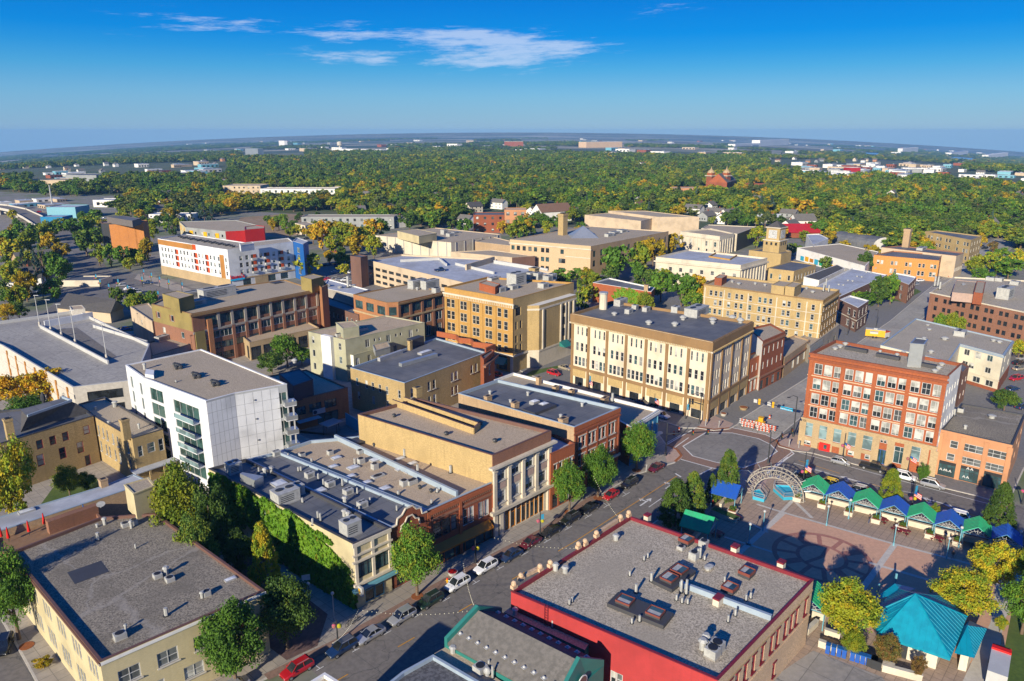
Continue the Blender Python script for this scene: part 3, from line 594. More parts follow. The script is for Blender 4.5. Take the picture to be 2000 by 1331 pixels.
# --- two-bay red brick shops with tan roofs
b = B('brick_shop_row', 'low red brick shop row with orange awning and tan flat roofs full of skylights', [(835, 997), (964, 941), (700, 852), (607, 860), (546, 881)], 11.3, redb, g_tan, .6, cap,
      fac={0: [(5.2, 8.3, [.13, .26], 1.9, 's', metd), (5.4, 8.3, [.375], 1.3, 's', metd), (5.2, 8.4, [.56, .63, .80, .87], 1.5, 's', metw), (.3, 3.2, [.14, .30, .46, .62, .78, .92], 2.3, '1t', metd, gl_b)]})
b.band(0, 8.9, 9.3, .15, brownb); b.band(0, 10.2, 10.9, .22, redb2); b.dentils(0, 34, .22, 9.8, 10.2, .16, brownb); b.pil(0, [.01, .47, .99], .6, 0, 10.2, .22, redb2); b.band(0, 3.4, 3.8, .3, black, 'sign_board')
x0, rz, Ln = b.pt(0, .03, 0, 3.3); x1, _, _ = b.pt(0, .92, 0, 3.3); ca, sa = math.cos(rz), math.sin(rz); aw = MB()
o_ = 1.3; aw.face([(x0[0], x0[1], 4.2), (x0[0] + sa * o_, x0[1] - ca * o_, 3.3), (x1[0] + sa * o_, x1[1] - ca * o_, 3.3), (x1[0], x1[1], 4.2)], orange); aw.face([(x0[0] + sa * o_, x0[1] - ca * o_, 3.3), (x0[0] + sa * o_, x0[1] - ca * o_, 3.0), (x1[0] + sa * o_, x1[1] - ca * o_, 3.0), (x1[0] + sa * o_, x1[1] - ca * o_, 3.3)], orange); b.t.part('awning', aw)
P0 = U(655, 858, b.rz); P1 = U(893, 970, b.rz); w = MB(); d = math.dist(P0, P1); w.box(((P0[0] + P1[0]) / 2, (P0[1] + P1[1]) / 2, b.rz), (d, .5, 1.0), cap, math.atan2(P1[1] - P0[1], P1[0] - P0[0])); b.t.part('party_wall', w)
scatter(b, 'sky', 'skylight', [(657, 896, (1.8, 1.3, .4)), (651, 913, (1.6, 1.2, .4)), (690, 915, (2.2, 1.5, .4)), (685, 932, (1.7, 1.2, .4)), (717, 944, (1.6, 1.2, .4)), (751, 956, (2, 1.5, .4)), (733, 900, (2, 1.5, .4)), (781, 897, (2, 1.0, .3)), (806, 906, (1.7, 1.1, .3)), (782, 917, (2.0, 1.1, .3)), (800, 922, (2.0, 1.1, .3))], None)
scatter(b, 'cond', 'condenser', [(645, 888, (1, 1, .9)), (590, 892, (1, 1, .8)), (705, 905, (1.2, 1.2, 1.1)), (703, 886, (1, 1, .8)), (789, 948, (1.2, 1.2, 1.1)), (801, 947, (1, 1, .9)), (808, 944, (1.1, 1.1, .9)), (732, 916, (1.1, 1.1, 1.2)), (738, 931, (2.4, 1.3, .3))], None)
scatter(b, 'pipe', 'vent_pipe', [(790, 892, (.5, .5, 1.6)), (816, 926, (.5, .5, 1.9)), (880, 924, (.5, .5, 1.5)), (693, 907, (.4, .4, 1.2)), (609, 905, (.4, .4, 1.0)), (778, 966, (.5, .5, .7)), (854, 962, (.4, .4, .8)), (843, 984, (.4, .4, .8))], None)
scatter(b, 'dpipe', 'dark_vent', [(820, 955, (.8, .8, .8)), (842, 962, (.8, .8, .8)), (731, 872, (.8, .8, .8)), (594, 890, (.6, .6, .8))], None)
b.put('roof_hatch', 'curb', 700, 864, (4, 3, .5))
# --- tall yellow building with the cream classical front
b = B('classical_front_building', 'tall yellow brick building with a white columned street front and tan gravel roof', [(962, 889), (1075, 841), (815, 778), (699, 809)], 16.7, yb, g_tan, .7, capr, walls={0: creamst},
      fac={0: [(11.0, 13.6, [.14, .38, .62, .86], 2.1, '2tl'), (6.6, 8.9, [.14, .38, .62, .86], 2.1, '2tl'), (.3, 4.7, [.60, .68, .76], 1.2, '1t', orange, gl_b), (.3, 4.7, [.24, .34, .44, .53, .85], 1.3, '1t', orange, gl_d)]})
b.band(0, 14.5, 16.55, .12, brownb, 'brick_parapet'); b.band(0, 14.1, 14.5, 1.0, creamst); b.band(0, 13.75, 14.1, .5, creamst); b.dentils(0, 34, .16, 13.9, 14.1, .8, creamst)
b.pil(0, [.025, .26, .5, .74, .975], .75, 5.6, 13.75, .38, creamst, 'column'); b.pil(0, [.025, .26, .5, .74, .975], 1.0, 5.6, 6.3, .5, creamst, 'column_base'); b.pil(0, [.025, .26, .5, .74, .975], 1.0, 13.2, 13.75, .5, creamst, 'capital'); b.pil(0, [.14, .38, .62, .86], 2.2, 9.4, 10.6, .1, pinkc, 'panel')
b.band(0, 5.0, 5.6, .8, creamst); b.pil(0, [.03, .12, .97], .9, 0, 5.0, .4, creamst, 'pier')
P0 = U(768, 792, b.rz); P1 = U(925, 848, b.rz); P2 = U(936, 838, b.rz); P3 = U(790, 787, b.rz); w = MB()
for p, q in ((P0, P1), (P1, P2), (P2, P3)):
    d = math.dist(p, q); w.box(((p[0] + q[0]) / 2, (p[1] + q[1]) / 2, b.rz), (d + .3, .4, 1.3), yb, math.atan2(q[1] - p[1], q[0] - p[0]), capr)
b.t.part('light_well_wall', w)
scatter(b, 'dpipe', 'roof_fan', [(770, 815, (.9, .9, .8)), (938, 830, (1.1, 1.1, .8)), (872, 850, (1.1, 1.1, .8)), (967, 864, (1.1, 1.1, .8)), (832, 800, (1.1, 1.1, .8))], None); b.put('chimney', 'ychim', 816, 775, (1.6, 1.2, 2.2))
# --- white-roofed link and lower brick front
b = B('small_brick_front', 'small red brick storefront with white flat roof between columned front and larger brick block', [(1076, 887), (1123, 866), (1060, 838), (1020, 858)], 12.2, redb2, membl, .7, redb, fac={0: [(7.2, 9.6, [.2, .42, .64, .86], .9, 'sL'), (.3, 3.2, [.2, .5, .8], 1.6, '1t', metd)]})
# --- red brick block with dark roof
b = B('brick_block', 'three-storey red brick block with cream-trimmed windows and a dark chimneyed roof', [(1122, 834), (1211, 796), (972, 741), (895, 768)], 15.1, tanb, memb, .7, cap, walls={0: redb2},
      fac={0: [(9.8, 12.4, ('b', 4, 2, 1.3, .06, .94), .95, 'sL', None, None), (5.8, 8.4, ('b', 4, 2, 1.3, .06, .94), .95, 'sL'), (.3, 3.4, [.15, .38, .62, .85], 2.2, '2t', metd)], 3: [(9.4, 11.4, [.12, .24, .36, .47, .54], .9, 'sl'), (4.5, 6.5, [.12, .24, .36, .47, .54], .9, 'sl')]})
b.band(0, 4.0, 4.5, .4, creamst); b.band(0, 13.2, 13.6, .2, redb); b.band(0, 9.2, 9.5, .12, redb); b.band(0, 14.0, 15.0, .14, redb2); b.pil(0, [.02, .27, .5, .73, .98], .4, 4.5, 13.2, .15, redb)
scatter(b, 'chim', 'chimney', [(953, 783, (1.5, 1.1, 1.2)), (1006, 797, (1.5, 1.1, 1.3)), (1100, 829, (1.8, 1.2, 1.4))], None)
b.put('skylight_curb', 'curb', 1054, 800, (7, 3.6, .6)); b.put('skylight', 'sky', 1044, 789, (2, 1.4, .9)); b.put('skylight', 'sky', 1062, 794, (2, 1.4, .9))
scatter(b, 'vent', 'roof_vent', [(957, 771, (.9, .9, 1)), (1031, 773, (.9, .9, 1)), (997, 786, (.9, .9, .7)), (1095, 817, (.9, .9, .9)), (1137, 794, (.9, .9, .9))], None)
# --- grey-brown low building ending in the blue front
b = B('blue_front_shop', 'long low shop with brown-grey roof ending in a bright blue street front', [(1232, 834), (1287, 800), (1003, 728), (965, 742), (1185, 808)], 9.6, redb, g_brown, .7, capw, walls={0: bluep},
      fac={0: [(5.2, 7.6, [.22, .5, .78], .9, 's', metw), (.3, 3.2, [.2, .5, .8], 1.8, '2t', metw)]})
b.band(0, 3.5, 3.9, .9, metw, 'canopy'); b.band(0, 8.6, 9.3, .3, capw); b.pil(0, [.04, .36, .64, .96], .3, 3.9, 8.6, .12, ltblue)
scatter(b, 'chim', 'chimney', [(1052, 751, (1.2, 1.0, 2)), (1085, 764, (1.6, 1.1, 1.3)), (1116, 771, (1.4, 1.1, 1.3)), (1181, 787, (2.2, 1.1, 1.4))], None); b.put('vent_pipe', 'pipe', 1196, 785, (.6, .6, 2.2))
# --- big beige four-storey
b = B('beige_block', 'large four-storey cream block with brown pilasters and a black flat roof at the junction', [(1392, 668), (1470, 628), (1195, 588), (1117, 612)], 21.4, cream, memb, .8, brownt,
      fac={3: [(15.4, 17.9, ('b', 7, 3, 1.55, .02, .98), .62, 's'), (10.6, 13.2, ('b', 7, 3, 1.7, .02, .98), 1.05, 's'), (6.2, 8.9, ('b', 7, 4, 1.35, .02, .98), 1.1, 's'), (.2, 2.6, ('b', 7, 1, 0, .0, 1), 3.0, '3', metd, gl_d)],
           0: [(15.4, 17.9, ('b', 4, 3, 1.6, .02, .98), .62, 's'), (10.6, 13.2, ('b', 4, 3, 1.7, .02, .98), 1.05, 's'), (6.2, 8.9, ('b', 4, 3, 1.7, .02, .98), 1.2, 's'), (.2, 2.8, ('b', 4, 1, 0, 0, 1), 3.4, '3', metd, gl_d)]}, bl=.1)
for e, n in ((3, 7), (0, 4)):
    b.band(e, 18.9, 21.2, .32, brownt, 'frieze'); b.band(e, 18.5, 18.9, .5, creamst); b.dentils(e, n * 13, .25, 18.55, 18.95, .62, yb); b.band(e, 5.0, 5.8, .3, brownt); b.pil(e, [i / n for i in range(1, n)] + [.012, .988], .8, 0, 18.5, .28, brownt)
    b.pil(e, ('b', n, 1, 0, 0, 1), 4.6 if e == 3 else 5.2, 2.75, 4.9, .22, yb, 'awning_panel')
b.put('penthouse', 'ac', 1360, 615, (8, 4, 2.4)); b.put('round_flue', 'flue', 1178, 604, (2.4, 2.4, 5.2))
scatter(b, 'fan', 'exhaust_fan', [(1267, 634, (2, 2, 1.2)), (1318, 637, (2, 2, 1.2)), (1334, 625, (2, 2, 1.3)), (1392, 628, (2.2, 2.2, 1.2)), (1392, 633, (1.6, 1.6, 1)), (1430, 625, (2.2, 2.2, 1.4)), (1446, 631, (2, 2, 1.5)), (1200, 616, (1.8, 1.8, 1))], None)
scatter(b, 'ac', 'rooftop_unit', [(1228, 612, (2.4, 1.5, 1.3)), (1262, 608, (2.4, 1.5, 1.3)), (1212, 596, (4.6, 2.2, 2.0)), (1320, 610, (2.5, 2, 1.8)), (1240, 606, (1.5, 1.5, 1.6))], None)
# --- brick row to its right
b = B('narrow_brick_building', 'narrow three-storey dark red brick building beside the cream block', [(1490, 667), (1534, 648), (1505, 632), (1462, 642)], 15, redb, g_brown, .5, redb, walls={3: whitew}, fac={0: [(10.6, 12.8, 5, .9, 's'), (6.4, 8.6, 5, .9, 's'), (.3, 3, 4, 1.8, '2t', metd)]})
b.band(0, 13.6, 14.2, .3, brownb); b.band(0, 4, 4.5, .4, brownb)
b = B('narrow_shop', 'small two-storey brick shop with white-framed front squeezed against the cream block', [(1467, 703), (1490, 692), (1478, 686), (1455, 695)], 10.2, redb2, g_brown, .4, fac={0: [(6.2, 8.4, 3, .9, 's'), (.3, 3.6, 3, 1.4, '2t', metw)]}); b.band(0, 4, 4.4, .3, creamst)
b = B('tan_shop', 'one-storey tan brick shop with gravel roof between the brick row and the yellow hotel', [(1533, 699), (1582, 664), (1552, 655), (1508, 672)], 6.6, tanb, g_brown, .5, fac={0: [(1, 3.8, [.35, .55, .8], 1.9, '2', metw, gl_b)]}); b.band(0, 4.4, 4.7, .3, brownb)
b = B('grey_shop', 'one-storey dark shopfront under a blank sign panel beside the hotel', [(1582, 676), (1640, 634), (1630, 628), (1560, 660)], 6.0, greyst, g_brown, .4, fac={0: [(.4, 2.8, [.15, .35], 2.2, '2', metd), (.4, 2.8, [.65, .85], 2.6, '2', metd)]}); b.band(0, 3.3, 5.3, .15, metb, 'sign_panel', 0, .42)
# --- yellow hotel
b = B('yellow_hotel', 'five-storey yellow brick hotel with pale bands and tall rooftop stair block', [(1608, 587), (1640, 566), (1411, 538), (1375, 555)], 18.6, yb, g_brown, .7, yb2, walls={0: gold},
      fac={3: [(z, z + 1.9, [.07, .115, .16, .235, .30, .345, .42, .50, .545, .59, .70, .74, .82, .93][i % 2::1], 1.15, 'sl') for i, z in enumerate((14.8, 11.5, 8.2, 4.9, 1.6))], 0: [(z, z + 1.8, 6, 1.0, 'sl') for z in (14.6, 11.3, 8.0, 4.7)]}, bl=.2)
for z in (13.8, 10.5, 7.2, 3.9): b.band(3, z, z + .22, .06, creamst)
b.pil(3, [.19, .40, .64, .88, .985, .015], .35, 0, 17.4, .08, creamst); b.band(0, 16.8, 17.3, .6, yb2); b.band(3, 18.2, 18.55, .1, brownt)
b.box('stair_block', [(1507, 557.5), (1532, 561), (1547, 552), (1523, 549)], 3.4, yb, g_brown); b.box('stair_block', [(1534, 560), (1552, 562.5), (1566, 554), (1549, 551)], 3.6, yb, g_brown); b.box('stair_block', [(1396, 543), (1410, 545), (1420, 539), (1406, 537)], 2.6, redb, g_brown)
scatter(b, 'fan', 'exhaust_fan', [(1443, 556, (2.2, 1.6, .8)), (1475, 556, (1.2, 1.2, .8)), (1494, 559, (1.2, 1.2, .8)), (1430, 552, (1.2, 1.2, .8)), (1587, 572, (1.6, 1.6, .8)), (1575, 565, (1.2, 1.2, .8))], None)
scatter(b, 'pipe', 'vent_pipe', [(1608, 570, (.5, .5, 3)), (1612, 566, (.5, .5, 4)), (1618, 571, (.5, .5, 2.5))], None)
b = B('brown_corner_shop', 'small two-storey brown brick building with a white roof beyond the hotel', [(1676, 601), (1697, 587), (1660, 577), (1641, 585)], 9.6, darkb, membl, .5, capw, fac={3: [(5.6, 7.8, [.55, .85], 1.6, 'sL'), (1.4, 3.4, [.55, .85], 1.6, 'sL')], 0: [(5.6, 7.8, 3, 1.0, 'sL'), (1.4, 3.4, 3, 1.0, 'sL')]}); b.band(3, 4.4, 4.7, .15, creamst); b.band(0, 4.4, 4.7, .15, creamst)
# --- big red office block
rows = [18.1, 14.5, 10.9, 7.6]
b = B('red_office_block', 'tall red brick office block with white windows over a tan stone base, facing the plaza', [(1852, 735), (1879, 710), (1632, 664), (1583, 689)], 23, redb2, g_grey, .7, redb, walls={0: whitew},
      fac={3: [(z, z + 2.6, ('b', 4, 3, 2.15, .035, .99), 1.75, '2s') for z in rows] + [(2.7, 6.1, [.055, .175, .285, .40, .515, .86], 2.3, '1t', metw, gl_p), (.5, 1.6, [.03, .065, .40, .435, .53, .565], 1.0, '1'), (.2, 3.6, [.635], 2.2, '3', bluep2, gl_b), (1.2, 5.2, [.76], 2.4, '2t', metw, gl_b), (5.2, 6.2, [.62, .645, .67], .6, '1')],
           0: [(z, z + 1.5, 5, .7, 's') for z in rows]}, bl=.8)
b.band(3, 6.75, 7.15, .35, tanst); b.band(3, 21.4, 21.9, .3, redb); b.band(3, 22.5, 22.98, .25, redb)
for z in (17.6, 14.0, 10.4): b.band(3, z, z + .22, .12, pinkst, 'string_course')
b.band(3, -.1, 6.7, .12, tanst, 'stone_base', 0, .03); b.band(3, 6.1, 6.75, .12, tanst, 'stone_base'); b.band(3, 1.7, 2.6, .12, tanst, 'stone_base', 0, .6)
b.pil(3, [.005, .115, .23, .342, .457, .58, .69, .81, .93, .995], 1.5, -.1, 6.1, .12, tanst, 'stone_pier'); b.pil(3, [.265, .505, .745, .985, .015], .8, 7.2, 21.4, .14, redb2)
scatter(b, 'curb', 'skylight_box', [(1672, 686, (1.2, 5, .8)), (1734, 700, (1.2, 5, .8)), (1804, 716, (1.2, 5, .8))], None); b.box('stair_tower', [(1778, 672), (1805, 674), (1812, 664), (1788, 661)], 5.2, metb, memb)
scatter(b, 'fan', 'exhaust_fan', [(1631, 683, (1.4, 1.4, .7)), (1641, 679, (1.4, 1.4, .7)), (1651, 674, (1.4, 1.4, .7)), (1826, 727, (1.4, 1.4, .7)), (1833, 721, (1.4, 1.4, .7)), (1839, 714, (1.4, 1.4, .7)), (1785, 700, (1.6, 1.6, 1)), (1660, 682, (.9, .9, .8)), (1719, 688, (.8, .8, .5)), (1752, 695, (1, 1, .6)), (1764, 693, (1.1, 1.1, .9))], None)
# --- grey/cream L block
b = B('cream_apartment_block', 'cream and blue-grey apartment block with an L-shaped grey roof behind the red office block', [(1960, 694), (1980, 666), (1789, 622), (1720, 674), (1853, 706), (1876, 672)], 11.3, blockw, g_grey, .4, cap, walls={0: blockw}, fac={5: [(8.4, 10.2, [.18, .45, .72], 1.7, '2'), (4.9, 6.6, [.18, .33, .72], 1.7, '2'), (1.2, 3.0, [.2, .5, .8], 2.2, '2')], 0: [(8, 9.8, 2, 1.4, 's'), (4.8, 6.6, 2, 1.4, 's')]})
b.band(5, 8.0, 11.1, .09, greysd, 'upper_cladding', 0, 1) if 0 else None
b.band(5, -.2, 1.1, .12, redb); b.band(5, 3.4, 3.7, .15, creamst); b.band(5, 10.5, 11.1, .2, cap); b.band(0, 10.5, 11.1, .2, cap); b.band(0, -.2, 3.6, .12, redb)
scatter(b, 'fan', 'exhaust_fan', [(1805, 662, (1.4, 1.4, .6)), (1815, 645, (1.4, 1.4, .6)), (1812, 636, (1.4, 1.4, .5)), (1845, 664, (2.2, 2.2, 1)), (1940, 667, (1.6, 1.6, .8)), (1952, 670, (1.6, 1.6, .8)), (1818, 690, (1.6, 1.6, 1))], None); b.put('rooftop_unit', 'ac', 1875, 655, (4, 3, 1.6))
b = B('rear_wing', 'narrow dark rear wing with fire stairs behind the red office block', [(1880, 728), (1893, 716), (1880, 708), (1870, 716)], 10, brownb, memb, .4, fac={0: [(6, 7.6, 2, 1, 's'), (2, 3.6, 2, 1, 's')]})
# --- salmon two-storey
b = B('salmon_office_building', 'two-storey salmon stucco building with black shopfront and grey roof, right edge', [(1978, 869), (2003, 810), (1878, 788), (1838, 838)], 10.6, orp, g_dark, .35, capd,
      fac={3: [(6.9, 8.6, [.22], 1.5, 's'), (6.9, 8.6, [.48, .82], 4.0, '3s'), (4.0, 5.6, [.20], 1.5, 's'), (4.0, 5.6, [.48, .82], 4.0, '3s'), (.2, 3.0, [.175, .50, .825], -.27, '4t', metd, gl_b)], 0: [(6.8, 8.4, 3, 1.6, 's'), (3.6, 5.2, 3, 1.6, 's')]})
b.pil(3, [.02, .335, .665, .98], .9, 0, 9.9, .2, orp); b.band(3, 3.0, 3.6, .16, black, 'black_fascia'); b.put('condenser', 'cond', 1876, 805, (1.2, 1.2, 1)); b.put('roof_vent', 'vent', 1937, 817, (1.8, 1.8, .8)); b.put('roof_vent', 'vent', 1885, 838, (.9, .9, .9))
b.put('exhaust_pipe', 'pipe', 1863, 812, (.6, .6, 1.6)); p, rz, _ = b.pt(3, .5, .36, 3.1)
for u, z in ((.5, 3.3), (.46, 1.2), (.12, 1.6), (.2, 1.6)):
    lg = MB(); p, rz, _ = b.pt(3, u, .22 if z > 2.5 else .0, z); c_, s_ = math.cos(rz), math.sin(rz)
    for dx in (-.35, .35):
        slab(lg, (p[0] + dx * c_, p[1] + dx * s_, p[2] - .25), rz, [(0, .6), (-.32, 0), (-.12, 0), (0, .25), (.12, 0), (.32, 0)][::-1], 0, .03, metw)
    b.t.part('triangle_logo', lg)
# --- brick slab at upper right
b = B('long_brick_building', 'long plain brown brick building with small square windows at the right edge', [(2150, 640), (2250, 560), (1863, 541), (1817, 571)], 14.3, orb, g_grey, .5, creamst, walls={3: brownb}, fac={3: [(z, z + 1.6, [.035 + .0 * z] + [.10 + .068 * i for i in range(13)] if 0 else [.05] + [.11, .145, .20, .235, .29, .325, .38, .415, .47, .505, .56, .595, .65, .685, .74, .775], 1.3, '1', metd, gl_d) for z in (11.2, 8.0, 4.8, 1.6)]})
b.band(3, 13.9, 14.25, .2, creamst); b.box('brick_penthouse', [(1860, 572), (1905, 576), (1912, 552), (1868, 548)], 3.0, pinkc, g_brown); b.box('brick_penthouse', [(1902, 572), (1920, 574), (1925, 552), (1908, 550)], 4.0, redb, g_brown); b.put('rooftop_unit', 'ac', 1962, 582, (7, 4, 4))
scatter(b, 'pipe', 'vent_pipe', [(1825, 560, (.7, .7, 4)), (1831, 560, (.7, .7, 4)), (1835, 566, (.7, .7, 3))], None); b.put('satellite_dish', 'dish', 1878, 572, (5, 5, 3.2)); scatter(b, 'ac', 'rooftop_unit', [(1935, 548, (3, 3, 1.4)), (1950, 549, (3, 3, 1.4)), (1982, 556, (3, 3, 1.4))], None)
# --- big foreground red-walled building
b = B('red_walled_building', 'big foreground building with wide brown gravel roof, red painted side wall and stone rear wall', [(1402, 1328), (1589, 1132), (1231, 1008), (998, 1155)], 10.9, pinkst, g_grey, .55, maroon, walls={3: redpaint, 2: redb},
      fac={0: [(6.0, 8.7, [.05, .12, .19, .27, .35, .44, .535, .60, .69, .76, .82, .93], 1.0, 'sR', maroon), (1.2, 3.4, [.19, .27, .60, .12], .9, 'sR', maroon)], 3: [(3.6, 5.6, [.40, .425, .55, .575], 1.0, 's', metw)], 2: [(6, 8.4, 8, 1.2, 's')]}, bl=.15)
rwb = b
b.band(0, 9.0, 9.25, .08, tanst); b.band(0, 5.0, 5.2, .1, pinkst)
def twin(px, py, n, ang, sx, sy, off):
    x, y = U(px, py, b.rz + .4)
    c, s_ = math.cos(ang), math.sin(ang); b.t.put('skylight_curb', unit('curb'), (x, y, b.rz), ang, (sx, sy, .55))
    for o in off: b.t.put('skylight', unit('redsky'), (x + c * o, y + s_ * o, b.rz + .55), ang, (2.1, 1.9, .55))
a3 = math.atan2(b.P[3][1] - b.P[0][1], b.P[3][0] - b.P[0][0])
a0 = math.atan2(b.P[1][1] - b.P[0][1], b.P[1][0] - b.P[0][0])
twin(1317, 1126, 2, a0, 6.4, 3.2, (-1.35, 1.35)); twin(1250, 1190, 2, a3, 8.2, 3.2, (-2.2, 2.2))
scatter(b, 'redsky', 'skylight', [(1340, 1061, (2.0, 1.8, 1.0)), (1458, 1124, (2.0, 1.8, .9)), (1425, 1154, (1.9, 1.8, .9))], None)
P0 = U(1328, 1145, b.rz); P1 = U(1506, 1212, b.rz); w = MB(); d = math.dist(P0, P1); w.box(((P0[0] + P1[0]) / 2, (P0[1] + P1[1]) / 2, b.rz), (d, .45, .8), cap, math.atan2(P1[1] - P0[1], P1[0] - P0[0])); b.t.part('fire_wall', w)
scatter(b, 'cond', 'condenser', [(1355, 1092, (1.2, 1.2, 1.3)), (1391, 1281, (1.5, 1.5, 1.3)), (1400, 1270, (1.5, 1.5, 1.3)), (1330, 1073, (1.0, 1.0, .6)), (1374, 1068, (1.2, 1.2, 1.2))], None)
scatter(b, 'pipe', 'vent_pipe', [(1330, 1158, (.35, .35, 2.0)), (1340, 1162, (.35, .35, 2.4)), (1321, 1173, (.3, .3, .9)), (1332, 1178, (.3, .3, .8)), (1343, 1180, (.3, .3, .8)), (1363, 1090, (.35, .35, 1.6)), (1367, 1091, (.35, .35, 1.8)), (1415, 1138, (.3, .3, 1)), (1422, 1215, (.3, .3, 1)), (1436, 1203, (.3, .3, 1)), (1457, 1173, (.3, .3, .9)), (1466, 1169, (.3, .3, .9)), (1272, 1136, (.4, .4, 1.4)), (1242, 1158, (.4, .4, 1.4)), (1258, 1095, (.3, .3, .8)), (1265, 1090, (.3, .3, .8)), (1234, 1218, (.3, .3, .8)), (1249, 1214, (.35, .35, .9)), (1112, 1181, (.3, .3, .8)), (1117, 1176, (.3, .3, .8)), (1230, 1125, (.3, .3, .8)), (1376, 1094, (.3, .3, .7))], None)
scatter(b, 'vent', 'roof_vent', [(1085, 1114, (1.2, 1.2, 1.2)), (1104, 1119, (1.2, 1.2, 1.1)), (1203, 1055, (1.2, 1.2, 1.0)), (1372, 1268, (1.3, 1.3, 1.5)), (1378, 1258, (1.2, 1.2, 1.5)), (1384, 1112, (2.0, 1.2, .6))], None)
scatter(b, 'wchim', 'brick_chimney', [(1264, 1018, (1.0, .8, 1.3)), (1435, 1082, (1.1, .9, 1.5)), (1525, 1112, (1.0, .9, 1.4)), (1402, 1180, (1.4, .9, 1.2))], None)
# carved stone blocks on the street parapet
me = MB(); me.box((0, 0, 0), (.9, .6, .5), pinkst); me.ball((0, 0, .75), .42, pinkst, 8, 5); me = me.mesh('finial')
for (x, y) in ((1004, 1146), (1018, 1130), (1055, 1112), (1075, 1104), (1130, 1068), (1143, 1062), (1165, 1046), (1212, 1014), (1228, 1006)):
    q = U(x, y + 3, b.top); b.t.put('finial', me, (q[0], q[1], b.top), a0)
for (p, q) in (((1026, 1127), (1052, 1114)), ((1168, 1044), (1205, 1020))):
    A_, C_ = U(*p, b.top), U(*q, b.top); w = MB(); w.box(((A_[0] + C_[0]) / 2, (A_[1] + C_[1]) / 2, b.top), (math.dist(A_, C_), .5, .55), pinkst, math.atan2(C_[1] - A_[1], C_[0] - A_[0])); b.t.part('stone_cresting', w)
lad = MB(); pA, rzl, _ = b.pt(3, .20, .15, 6.2)
for dx in (-.25, .25): lad.tube((pA[0] + dx * math.cos(rzl), pA[1] + dx * math.sin(rzl), 6.6), (pA[0] + dx * math.cos(rzl), pA[1] + dx * math.sin(rzl), 11.2), .05, maroon)
for k in range(11): lad.tube((pA[0] - .25 * math.cos(rzl), pA[1] - .25 * math.sin(rzl), 6.8 + k * .4), (pA[0] + .25 * math.cos(rzl), pA[1] + .25 * math.sin(rzl), 6.8 + k * .4), .03, maroon, 4)
b.t.part('ladder', lad)
# --- green gabled building at the bottom
t = T('green_gabled_building', (*U(870, 1290), 0), 'green trimmed building with a grey shingled gable roof and gravel side roofs, bottom centre', 'building')
zr, ze = 11.2, 8.4
Rf, Rb = U(929, 1190, zr), U(1133, 1292, zr); Lf, Lb = U(868, 1254, ze), U(1090, 1375, ze); Ef, Eb = U(975, 1186, ze + .6), U(1180, 1288, ze + .6)
rf = MB()
def th(P4, m, k=.25):
    rf.face(P4, m); rf.face([(p[0], p[1], p[2] - k) for p in reversed(P4)], m)
th([(*Lf, ze), (*Lb, ze), (*Rb, zr), (*Rf, zr)], shing); th([(*Rf, zr), (*Rb, zr), (*Eb, ze), (*Ef, ze)], shingd)  # right slope turned from the sun: its shade is put into darker shingles
t.part('shingle_roof', rf); w = MB()
def gab(Lp, Rp, Ep, m, up, nm):
    q = [(*Lp, -.1), (*Ep, -.1), (*Ep, ze + up), (*Rp, zr + up), (*Lp, ze + up)]; d = Vector((Rb[0] - Rf[0], Rb[1] - Rf[1])).normalized() * .5
    if nm == 'b': d = -d
    q2 = [(p[0] - d.x * 0 + d.x, p[1] + d.y, p[2]) for p in q]; b_ = MB(); b_.face(q, m); b_.face(q2[::-1], m)
    for i in range(5): b_.face([q[i], q2[i], q2[(i + 1) % 5], q[(i + 1) % 5]], m)
    t.part('gable_wall', b_)
gab(Lf, Rf, Ef, tealp, .7, 'f'); gab(Lb, Rb, Eb, tealp, .5, 'b')
w.prism([Lf, Lb, Eb, Ef], -.1, ze - .3, tealp); t.part('wall', w)
dm = MB(); dm.box((0, 0, 0), (.6, .6, .1), met); dm.ball((0, 0, .12), .22, metw, 8, 4); dm = dm.mesh('snow_guard')
for k in range(11):
    u = .06 + .085 * k
    for (P, Q, zz, f) in ((Lf, Lb, ze, .32), (Ef, Eb, ze, .3)):
        x = P[0] * (1 - u) + Q[0] * u; y = P[1] * (1 - u) + Q[1] * u; rx = Rf[0] * (1 - u) + Rb[0] * u; ry = Rf[1] * (1 - u) + Rb[1] * u
        t.put('roof_light', dm, (x * (1 - f) + rx * f, y * (1 - f) + ry * f, ze * (1 - f) + zr * f + .05), .7)
wn_ = MB(); g0 = U(1137, 1320, 8.2); d_ = Vector((Eb[0] - Lb[0], Eb[1] - Lb[1])).normalized(); o_ = Vector((d_.y, -d_.x))
cxw = (Lb[0] + Eb[0]) / 2 + o_.x * .06; cyw = (Lb[1] + Eb[1]) / 2 + o_.y * .06
wn_.tube((cxw, cyw, 8.6), (cxw + o_.x * .08, cyw + o_.y * .08, 8.6), .9, linew, 16); wn_.tube((cxw + o_.x * .09, cyw + o_.y * .09, 8.6), (cxw + o_.x * .1, cyw + o_.y * .1, 8.6), .75, gl_t, 16); t.part('round_window', wn_)
b = B('gravel_roof_annex', 'low annex with a brown gravel roof between the red wall and the gable', [(1150, 1249), (982, 1180), (977, 1192), (1140, 1268)][::-1], 8.2, tealp, g_brown, .3, tealp) if 0 else None
an = MB(); q = [U(980, 1186, 7.9), U(1160, 1260, 7.9), U(1148, 1252, 7.9), U(1003, 1180, 7.9)]
A1, A2 = U(984, 1196, 8.0), U(1142, 1270, 8.0); A3, A4 = U(1158, 1246, 8.0), U(1006, 1180, 8.0)
an.prism([A1, A2, A3, A4] if 1 else q, -.1, 8.0, tealp, g_brown); t.part('side_roof', an)
